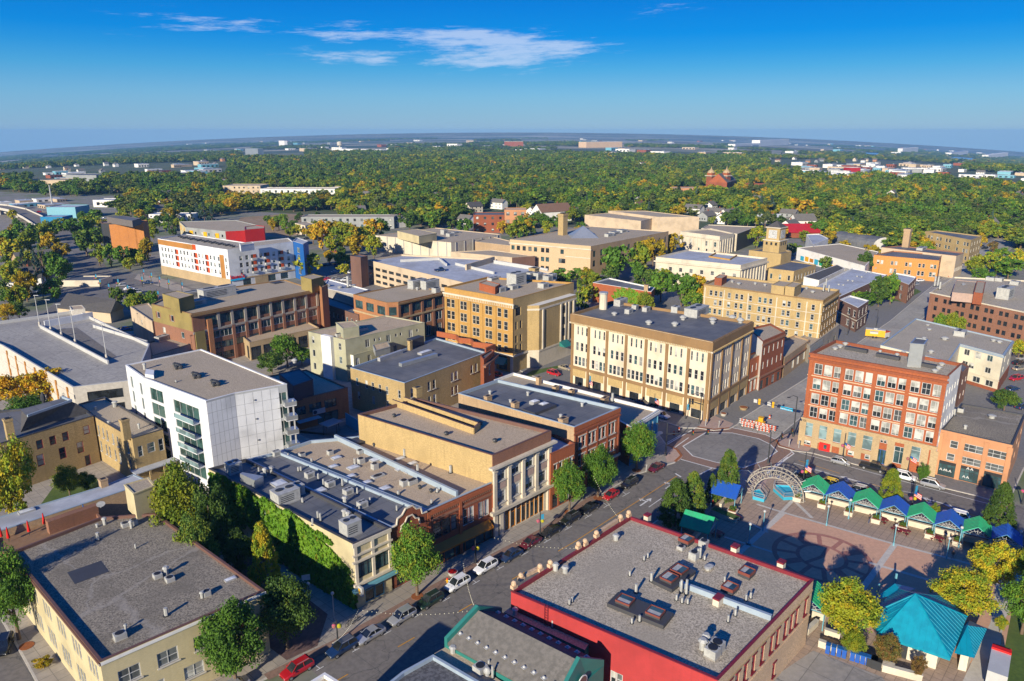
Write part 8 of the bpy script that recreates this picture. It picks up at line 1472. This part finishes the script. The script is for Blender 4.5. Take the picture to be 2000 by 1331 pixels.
def pole(px, py, h, label, extras, col=metd, nm='street_pole', cat='pole'):
    x, y = U(px, py, .12); t = T(nm, (x, y, .12), label, cat); s_ = MB(); s_.tube((x, y, .12), (x, y, .9), .22, col, 8, .16); s_.tube((x, y, .9), (x, y, h), .13, col, 8, .08); t.part('pole', s_)
    for e in extras:
        if e == 'basket':
            for dx, m in ((-.55, pinkfl), (.55, yelfl)): s_ = MB(); s_.ball((x + dx * .7, y, 3.0), .36, m, 8, 5); t.part('flower_basket', s_)
        if e == 'flag':
            s_ = MB(); c, s = math.cos(.9), math.sin(.9); z = h * .62
            for k in range(7): m = redm if k % 2 == 0 else linew; s_.face([(x + .1, y, z - k * .16), (x + 1.5 * c, y - 1.5 * s, z - .35 - k * .16), (x + 1.5 * c, y - 1.5 * s, z - .51 - k * .16), (x + .1, y, z - .16 - k * .16)], m)
            s_.face([(x + .1, y - .02, z + .01), (x + .65 * c, y - .65 * s - .02, z - .13), (x + .65 * c, y - .65 * s - .02, z - .7), (x + .1, y - .02, z - .62)], bluep2); t.part('flag', s_)
        if e == 'banner': s_ = MB(); s_.box((x + .4, y, h * .55), (.55, .05, 1.6), bann, .4); t.part('banner', s_)
        if e == 'arm': s_ = MB(); s_.tube((x, y, h), (x - 1.0, y - .6, h + .3), .06, col); s_.box((x - 1.2, y - .7, h + .1), (.6, .3, .18), col); t.part('lamp_arm', s_)
    return t
bann = flat('banner_blue', (.05, .26, .42), .7); pinkfl = M('pink_flowers', (.50, .03, .20), (.12, .16, .03), 5, .9); yelfl = M('yellow_flowers', (.55, .42, .03), (.16, .22, .03), 5, .9)
for a in ((660, 1256, 4.0, 'dark pole with pink and yellow flower baskets at the alley mouth', ('basket',)), (929, 1100, 4.6, 'dark pole with pink flower basket before the brick shops', ('basket',)), (1055, 1045, 5.0, 'dark pole with yellow flowers and white pennant before the columned front', ('basket', 'banner')), (1646, 893, 6.0, 'dark pole with flag and flowers before the office block', ('basket', 'flag')), (1773, 920, 6.0, 'dark pole with flag before the office block entrance', ('basket', 'flag')), (1568, 946, 7.5, 'black pole with blue banner, flag and flowers behind the first green shelter', ('banner', 'flag', 'basket')),
          (1779, 1000, 7.5, 'black pole with flags and pink flowers between the shelters and the street', ('banner', 'flag', 'basket')), (1996, 985, 5, 'dark pole with pink flowers at the right street corner', ('basket',)), (1339, 818, 4.6, 'light blue banner pole with round sign in front of the cream block', ('banner',)), (1150, 760, 4.5, 'flag pole on the pavement along the cream block', ('flag', 'banner')), (1278, 795, 4.0, 'blue banner pole by the parked dark car', ('banner', 'flag')), (1229, 776, 4.0, 'blue banner pole by the left shopfronts of the cream block', ('banner',)), (1036, 716, 4.0, 'flag pole in front of the golden building', ('flag',)), (1604, 668, 11, 'tall dark street light beside the yellow hotel', ('arm',)), (1655, 655, 9, 'dark street pole by the brown corner shop', ('arm',)), (1711, 640, 7, 'dark street pole left of the yellow trailer', ('arm',))): pole(*a)
for i, (x, y) in enumerate(((196, 565), (213, 575), (231, 565), (250, 578), (278, 560), (281, 545), (296, 552), (312, 560), (330, 566), (356, 572), (390, 590), (402, 592), (188, 555), (309, 590))):
    pole(x, y, 6, 'street pole with pale blue banner by the white apartments, ' + ('left of the avenue bend' if x < 235 else 'beside the pavement row' if x > 300 else 'in the junction middle'), ('banner', 'flag') if i % 2 else ('banner', 'basket')).o['group'] = 'banner poles near the white apartments'
def signal(px, py, h, arm_px, label, nl, col=metd, face=yel, sign=None, lum=True):
    x, y = U(px, py, .12); t = T('traffic_signal', (x, y, .12), label, 'traffic signal'); s_ = MB(); s_.tube((x, y, .12), (x, y, .8), .3, col, 8, .2); s_.tube((x, y, .8), (x, y, h), .17, col, 8, .11); t.part('pole', s_)
    za = h * .66; ax_, ay_ = U(arm_px[0], arm_px[1], za); s_ = MB(); s_.tube((x, y, za), (ax_, ay_, za + .3), .12, col, 6, .07); arm = t.part('mast_arm', s_); d = Vector((ax_ - x, ay_ - y)); rz = math.atan2(d.y, d.x)
    for f in nl:
        p = (x + d.x * f, y + d.y * f); s_ = MB(); s_.box((p[0], p[1] - .0, za - .55), (.55, .12, 1.5), face, rz); s_.box((p[0] + .1 * math.sin(rz), p[1] - .1 * math.cos(rz), za - .4), (.3, .3, 1.15), black, rz); hd = t.part('signal_head', s_)
        s_ = MB()
        for k, m in enumerate((flat('green_lens', (.0, .12, .04)) if 0 else tealp, yel, redm)): q = (p[0] + .27 * math.sin(rz), p[1] - .27 * math.cos(rz)); s_.tube((q[0], q[1], za - .2 + .36 * k), (q[0] + .03 * math.sin(rz), q[1] - .03 * math.cos(rz), za - .2 + .36 * k), .11, m, 8)
        t.part('lens', s_, hd)
        if face is yel: s_ = MB(); s_.box((p[0] + 1.0 * math.cos(rz), p[1] + 1.0 * math.sin(rz), za - .3), (.9, .05, .9), metw, rz); t.part('sign_plate', s_)
    if lum: s_ = MB(); s_.tube((x, y, h), (x - 1.2, y - .4, h + .5), .07, col); s_.tube((x - 1.2, y - .4, h + .5), (x - 2.2, y - .8, h + .3), .05, col); s_.box((x - 2.4, y - .9, h + .1), (.7, .35, .2), col); t.part('lamp_arm', s_)
    if sign:
        p = (x + d.x * .25, y + d.y * .25); s_ = MB(); s_.box((p[0] + .2 * math.sin(rz), p[1] - .2 * math.cos(rz), za - .5), (3.0, .06, .75), signc, rz); sg = t.part('street_sign', s_)
        c_ = math.pi if d.x < 0 else 0; text(t, 'lettering', sign, .55, (p[0] + .25 * math.sin(rz + c_) * (1 if c_ == 0 else 1), p[1] - .25 * math.cos(rz + c_), za - .12), rz + c_, linew, .015)
    return t
signal(1300, 890, 8.2, (1384, 845), 'black mast-arm traffic signal on the left corner of the junction', (.62, .98), face=metd)
signal(1549, 853, 10.4, (1481, 786), 'mast-arm signal with yellow heads and a cyan street sign on the far right corner', (.60, .97), sign='DeMers Ave')
signal(1500, 905, 7.6, (1548, 842), 'black mast-arm signal at the plaza corner', (.5, .95), face=metd, lum=False)
signal(1366, 828, 8.2, (1345, 785), 'black mast-arm signal at the cream block corner', (.9,), face=metd)
# pedestrian signals / meters
for (x, y, l) in ((1404, 835, 'short pale post on the pavement corner by the cream block'), (1378, 832, 'pale post next to the cream block corner'), (1541, 872, 'short pale post at the office block corner'), (1560, 875, 'second pale post nearer the office block'), (1262, 922, 'grey cabinet post by the street tree near the blue shop')): s_ = MB(); q = U(x, y, .12); s_.tube((*q, .12), (*q, 1.5), .12, met, 6); s_.box((q[0], q[1], 1.5), (.3, .25, .4), met); single('signal_post', s_, (*q, .12), l, 'post')
# barricades
for i, (x, y) in enumerate(((1456, 832), (1470, 835), (1487, 839), (1502, 843), (1460, 838), (1490, 846))):
    q = U(x, y, .05); t = T('barricade', (*q, .05), 'striped orange and white road barricade across the closed street', 'barricade', 'striped barricades closing the street', AX)
    for zz in (.5, 1.0, 1.45):
        for k in range(8): s_ = MB(); s_.box((-1.4 + k * .4 * 1.0, 0, zz), (.4, .08, .28), redor if k % 2 else metw); o = bpy.data.objects.new('stripe_board', s_.mesh('stripe_board')); COL.objects.link(o); o.parent = t.o
    s_ = MB(); s_.box((-1.3, 0, 0), (.1, .9, .12), metd); s_.box((1.3, 0, 0), (.1, .9, .12), metd); s_.box((-1.3, .06, 0), (.08, .06, 1.7), metw); s_.box((1.3, .06, 0), (.08, .06, 1.7), metw); o = bpy.data.objects.new('leg', s_.mesh('leg')); COL.objects.link(o); o.parent = t.o
q = U(1484, 832, .05); s_ = MB(); s_.box((*q, .4), (2.4, 1.3, .9), yel, AX); s_.box((q[0] + .2, q[1], 1.3), (1.1, 1.1, 1.0), yel, AX); s_.box((q[0] + .2, q[1], 2.3), (1.3, 1.3, .1), yel, AX)
for dx in (-.8, .8): s_.tube((q[0] + dx, q[1] - .7, .4), (q[0] + dx, q[1] + .7, .4), .4, tyre, 10)
single('small_loader', s_, (*q, .05), 'small yellow construction loader behind the barricades', 'loader')
for (x, y, l) in ((1503, 818, 'orange and white traffic drum in the closed street'), (1326, 843, 'orange cone on the crosswalk left of the junction'), (1316, 850, 'second orange cone on the crosswalk left of the junction')):
    q = U(x, y, .03); s_ = MB(); s_.tube((*q, .03), (*q, .4), .3, redor, 10, .26); s_.tube((*q, .4), (*q, .65), .26, linew, 10, .23); s_.tube((*q, .65), (*q, 1.1), .23, redor, 10, .15); single('traffic_drum', s_, (*q, .03), l, 'traffic cone')
# planters, hydrant, benches, bins, tables
for (x, y, l, c, r) in ((1452, 800, 'round concrete planter on the dark pavement beside the cream block', tanst, 1.2), (1388 + 25, 790 + 22, 'low round tree pit on the dark pavement', concl, .9), (884, 1123, 'white tub of red flowers by the round street tree', metw, .9), (1307, 802, 'brown planter tub by the white parked car', brownt, .8)):
    q = U(x, y, .12); s_ = MB(); s_.tube((*q, .12), (*q, .8), r * .7, c, 12, r); s_.tube((*q, .8), (*q, .86), r * .85, redm if 'red' in l else mulch, 12, .4); single('planter', s_, (*q, .12), l, 'planter')
q = U(874, 1138, .12); s_ = MB(); s_.tube((*q, .12), (*q, .75), .17, yel, 8); s_.ball((q[0], q[1], .8), .18, redm, 8, 5); s_.tube((q[0] - .3, q[1], .5), (q[0] + .3, q[1], .5), .08, yel, 6); single('fire_hydrant', s_, (*q, .12), 'yellow fire hydrant with red cap beside the railed white SUV', 'hydrant')
BD = dirpx((1622, 1270), (1700, 1296))
for i, (x, y) in enumerate(((1616, 1276), (1627, 1279), (1638, 1282), (1648, 1285), (1664, 1290), (1674, 1293), (1684, 1296), (1694, 1299))):
    q = U(x, y, .13); t = T('wheelie_bin', (*q, .13), 'blue wheelie bin, ' + ['first', 'second', 'third', 'fourth', 'fifth', 'sixth', 'seventh', 'eighth'][i] + ' from the left of the row by the parking lot', 'bin', 'blue bins in a row', BD)
    s_ = MB(); s_.prism([(-.28, -.32), (.28, -.32), (.28, .3), (-.28, .3)], .08, 1.05, shb); o = bpy.data.objects.new('body', s_.mesh('body')); COL.objects.link(o); o.parent = t.o
    s_ = MB(); s_.box((0, 0, 1.05), (.66, .74, .1), bluep2); o = bpy.data.objects.new('lid', s_.mesh('lid')); COL.objects.link(o); o.parent = t.o
    s_ = MB(); s_.tube((-.3, .3, .12), (.3, .3, .12), .12, tyre, 8); o = bpy.data.objects.new('wheel', s_.mesh('wheel')); COL.objects.link(o); o.parent = t.o; t.o.scale = (1.0, 1.1, 1.3)
for i, (x, y) in enumerate(((1702, 1300), (1711, 1304))): q = U(x, y, .13); s_ = MB(); s_.box((*q, .13), (1.3, 1.1, 1.3), metd, BD); s_.box((*q, 1.43), (1.4, 1.2, .1), black, BD); single('dumpster', s_, (*q, .13), ['black dumpster right of the blue bins', 'second black dumpster at the end of the blue bins'][i], 'dumpster')
wl = MB(); line(wl, [(1596, 1264), (1722, 1306)], .4, 1.0, creamst); 
for p, q in (((1598, 1262), (1640, 1276)), ((1660, 1283), (1745, 1311)), ((1722, 1310), (1800, 1331)), ((1610, 1240), (1640, 1250)), ((1575, 1240), (1595, 1222))):
    A_, C_ = U(*p, .13), U(*q, .13); s_ = MB(); s_.box(((A_[0] + C_[0]) / 2, (A_[1] + C_[1]) / 2, .13), (math.dist(A_, C_), .5, 1.0), creamst, math.atan2(C_[1] - A_[1], C_[0] - A_[0])); s_.box(((A_[0] + C_[0]) / 2, (A_[1] + C_[1]) / 2, 1.13), (math.dist(A_, C_) + .1, .62, .1), concl, math.atan2(C_[1] - A_[1], C_[0] - A_[0]))
    single('low_stone_wall', s_, (*A_, .13), {1598: 'low pale stone wall behind the first blue bins', 1660: 'low pale stone wall behind the right-hand bins', 1722: 'low pale stone wall by the pavilion steps', 1610: 'short stone wall under the broad yellow-green tree', 1575: 'short planter wall at the foot of the stone rear wall'}[p[0]], 'wall')
for i, (x, y) in enumerate(((1722, 1020), (1753, 1036), (1765, 1042), (1830, 1056), (1402, 1046), (1437, 1015))):
    q = U(x, y, .13); s_ = MB(); s_.box((*q, .8), (1.3, 1.3, .08), maroon, .7); s_.box((*q, .13), (.15, .15, .7), metd)
    for dx, dy in ((-1, 0), (1, 0), (0, -1), (0, 1)): s_.box((q[0] + dx, q[1] + dy, .5), (.5, .5, .06), maroon); s_.box((q[0] + dx, q[1] + dy, .13), (.1, .1, .4), metd)
    single('picnic_table', s_, (*q, .13), ['maroon picnic table in front of the third shelter', 'maroon picnic table in front of the fourth shelter', 'maroon picnic table beside the plaza lamp', 'maroon picnic table in front of the sixth shelter', 'dark picnic table beside the single green canopy', 'dark picnic table by the single blue canopy'][i], 'table')
q = U(1610, 880, .12); s_ = MB(); s_.box((*q, .12), (2.4, .9, 1.9), redm, AX); s_.box((q[0] - .15, q[1] - .5, .7), (.7, .1, 1.0), gl_b, AX); single('red_kiosk', s_, (*q, .12), 'bright red box cabinet against the stone base of the office block', 'kiosk')
s_ = MB(); q = U(600, 1160, .12); s_.tube((*q, .12), (*q, 2.6), .06, metd); s_.box((q[0], q[1], 2.6), (1.3, .06, 1.0), linew, .3); single('alley_sign', s_, (*U(611, 1168, .12), .12), 'small pale sign on a post in the alley', 'sign')
# projecting sign on ivy building corner
p, rz, _ = ivyb.pt(0, .02, .9, 3.0); s_ = MB(); s_.box(p, (.35, 1.4, 1.5), metw, rz); s_.box((p[0] + .19 * math.cos(rz), p[1] + .19 * math.sin(rz), p[2] + .3), (.02, .7, .8), yel, rz); s_.box((p[0] - .19 * math.cos(rz), p[1] - .19 * math.sin(rz), p[2] + .3), (.02, .5, .9), yel, rz); ivyb.t.part('projecting_sign', s_)
# deck light poles
for i, (x, y) in enumerate(((78, 638), (100, 648), (121, 658), (148, 672), (209, 703))):
    q = U(x, y, 10); s_ = MB(); s_.tube((*q, 10), (*q, 11.6), .35, concl, 8); s_.tube((*q, 11.6), (*q, 20.5), .12, metw, 6, .08); s_.box((q[0] + .5, q[1], 20.4), (1.6, .3, .15), metw); single('deck_light_pole', s_, (*q, 10), ['leftmost', 'second', 'third', 'fourth', 'rightmost'][i] + ' white light pole on the parking deck ramp wall', 'light pole')
# red parasols on the terrace
for i, (x, y) in enumerate(((4, 1055), (18, 1058), (58, 1045), (88, 1030), (166, 1012))):
    q = U(x, y, 4.2); m = redm if i < 4 else bluep2; s_ = MB(); s_.tube((*q, 4.2), (*q, 7.0), .05, metd); s_.tube((*q, 4.9), (*q, 6.9), .28, m, 8, .08); single('closed_parasol', s_, (*q, 4.2), ['closed red parasol at the very left end of the terrace', 'closed red parasol, second from the left on the terrace', 'closed red parasol before the terrace wall', 'closed red parasol nearest the bar counter', 'closed blue parasol on the terrace'][i], 'parasol')
# people
def person(px, py, shirt, trou, label, rz=0, h=1.72):
    x, y = U(px, py, .13); me = bpy.data.meshes.new('body'); v = [(0, 0, .92), (0, 0, 1.18), (0, 0, 1.42), (0, 0, 1.52), (0, 0.01, 1.66), (-.09, 0, .86), (-.11, -.10, .48), (-.12, .02, .07), (-.12, -.12, .03), (.09, 0, .86), (.11, .12, .48), (.12, .14, .08), (.12, .0, .03), (-.19, 0, 1.40), (-.25, .03, 1.12), (-.24, -.10, .88), (.19, 0, 1.40), (.25, -.02, 1.12), (.24, .10, .88)]
    e = [(0, 1), (1, 2), (2, 3), (3, 4), (0, 5), (5, 6), (6, 7), (7, 8), (0, 9), (9, 10), (10, 11), (11, 12), (2, 13), (13, 14), (14, 15), (2, 16), (16, 17), (17, 18)]; rad = [.15, .14, .16, .06, .11, .10, .07, .05, .045, .10, .07, .05, .045, .07, .05, .04, .07, .05, .04]
    me.from_pydata(v, e, []); me.skin_vertices.new() if hasattr(me.skin_vertices, 'new') else None
    o = bpy.data.objects.new('person', me); COL.objects.link(o)
    md = o.modifiers.new('skin', 'SKIN'); 
    for i, r in enumerate(rad): me.skin_vertices[0].data[i].radius = (r, r)
    me.skin_vertices[0].data[0].use_root = True; o.modifiers.new('sub', 'SUBSURF').levels = 1
    dg = bpy.context.evaluated_depsgraph_get(); m2 = bpy.data.meshes.new_from_object(o.evaluated_get(dg)); bpy.data.objects.remove(o)
    sk = flat('skin', (.45, .26, .18), .7) if 'skin' not in MAT else MAT['skin']; m2.materials.clear()
    for m in (sk, shirt, trou, hairm): m2.materials.append(m)
    for p in m2.polygons:
        c = p.center; p.material_index = 2 if c.z < .93 else (3 if c.z > 1.62 and c.y > -.02 or c.z > 1.72 else (0 if c.z > 1.46 or (abs(c.x) > .2 and c.z < 1.0) else 1))
    o = bpy.data.objects.new('person', m2); COL.objects.link(o); o.location = (x, y, .13); o.rotation_euler = (0, 0, rz); o['label'] = label; o['category'] = 'person'; return o
MAT['skin'] = flat('skin_tone', (.45, .26, .18), .7); hairm = flat('dark_hair', (.04, .025, .02), .8); jean = flat('blue_jeans', (.03, .06, .15), .9); blk = flat('black_cloth', (.02, .02, .025), .9); gry = flat('grey_cloth', (.2, .2, .21), .9)
for a in ((1697, 1022, blk, jean, 'person in dark top and blue jeans walking in front of the third shelter', .5), (1846, 1054, jean, blk, 'person in blue standing at the sixth shelter', 2), (1857, 1060, blk, blk, 'person in black with others at the sixth shelter', 1), (1864, 1052, gry, blk, 'person in grey at the back of the group by the sixth shelter', 4), (1860, 1092, blk, gry, 'person in dark clothes crossing the plaza below the shelters', 2.5), (1902, 925 + 8, gry, blk, 'person in grey standing by the salmon building front', 0), (1392, 990, redm, blk, 'person in red sitting area under the blue canopy', 1)):
    person(*a)
# bicycles at rack: two simple hoop racks
for (x, y, l) in ((683, 1222, 'bicycle at the kerb rack, left one'), (696, 1216, 'bicycle at the kerb rack, right one')):
    q = U(x, y, .12); t = T('bicycle', (*q, .12), l, 'bicycle', None, .9); s_ = MB()
    for dx in (-.5, .5):
        P_ = [(dx + .33 * math.cos(a), 0, .34 + .33 * math.sin(a)) for a in np.linspace(0, 2 * math.pi, 13)]; w_ = MB()
        for i in range(12): w_.tube(P_[i], P_[i + 1], .03, tyre, 4)
        o = bpy.data.objects.new('wheel', w_.mesh('wheel')); COL.objects.link(o); o.parent = t.o
    for p, r in (((-.5, 0, .34), (-.1, 0, .35)), ((-.1, 0, .35), (.32, 0, .82)), ((-.2, 0, .85), (.32, 0, .82)), ((-.1, 0, .35), (-.2, 0, .9)), ((.32, 0, .95), (.5, 0, .34)), ((-.5, 0, .34), (-.2, 0, .85))): s_.tube(p, r, .03, metd, 5)
    s_.box((-.2, 0, .9), (.26, .12, .06), black); s_.tube((.32, -.25, .98), (.32, .25, .98), .025, metd, 5); o = bpy.data.objects.new('frame', s_.mesh('frame')); COL.objects.link(o); o.parent = t.o
# strings of bulbs over the street
bulb = flat('bulb', (.7, .66, .52), .3)
for (A_, za, C_, zc, l) in (((650, 1255), 8.5, (700, 1190), 8.0, 'string of bulbs from the alley pole to the ivy building'), ((700, 1190), 8, (930, 1190), 8.4, 'string of bulbs crossing the street to the green gable'), ((925, 1180), 8.4, (905, 1100), 9, 'string of bulbs rising from the green gable to the brick shops'), ((966, 1050), 9, (1160, 1068), 10.5, 'string of bulbs from the columned front to the foreground parapet'), ((1212, 1014), 10.8, (1160, 930), 9, 'string of bulbs from the foreground parapet to the brick block')):
    p = Vector((*U(*A_, za if za < 9 else za), za)); q = Vector((*U(*C_, zc), zc)); s_ = MB(); n = 26; pr = None
    for k in range(n + 1):
        u = k / n; c = p.lerp(q, u); c.z -= 3.2 * u * (1 - u)
        if pr is not None: s_.tube(pr, c, .015, black, 3, caps=False)
        s_.ball((c.x, c.y, c.z - .1), .07, bulb, 5, 3); pr = c
    single('bulb_string', s_, tuple(p), l, 'string lights')
# ================================================================ haze
HZ = True
if HZ:
    hm_, t_, b_ = newmat('haze'); t_.nodes.remove(b_); pv_ = mk(t_, 'ShaderNodeVolumePrincipled'); pv_.inputs['Color'].default_value = (.24, .56, 1.0, 1); pv_.inputs['Density'].default_value = .00007; pv_.inputs['Anisotropy'].default_value = 0.0
    t_.links.new(pv_.outputs[0], t_.nodes['Material Output'].inputs['Volume'])
    zmin = min(gz(r * math.sin(a), r * math.cos(a)) for r in (13000,) for a in np.linspace(-1.55, 1.55, 60)) - 5
    s_ = MB(); s_.box((0, 0, zmin), (18000, 18000, 90 - zmin), hm_); setting('haze', s_, 'stuff')
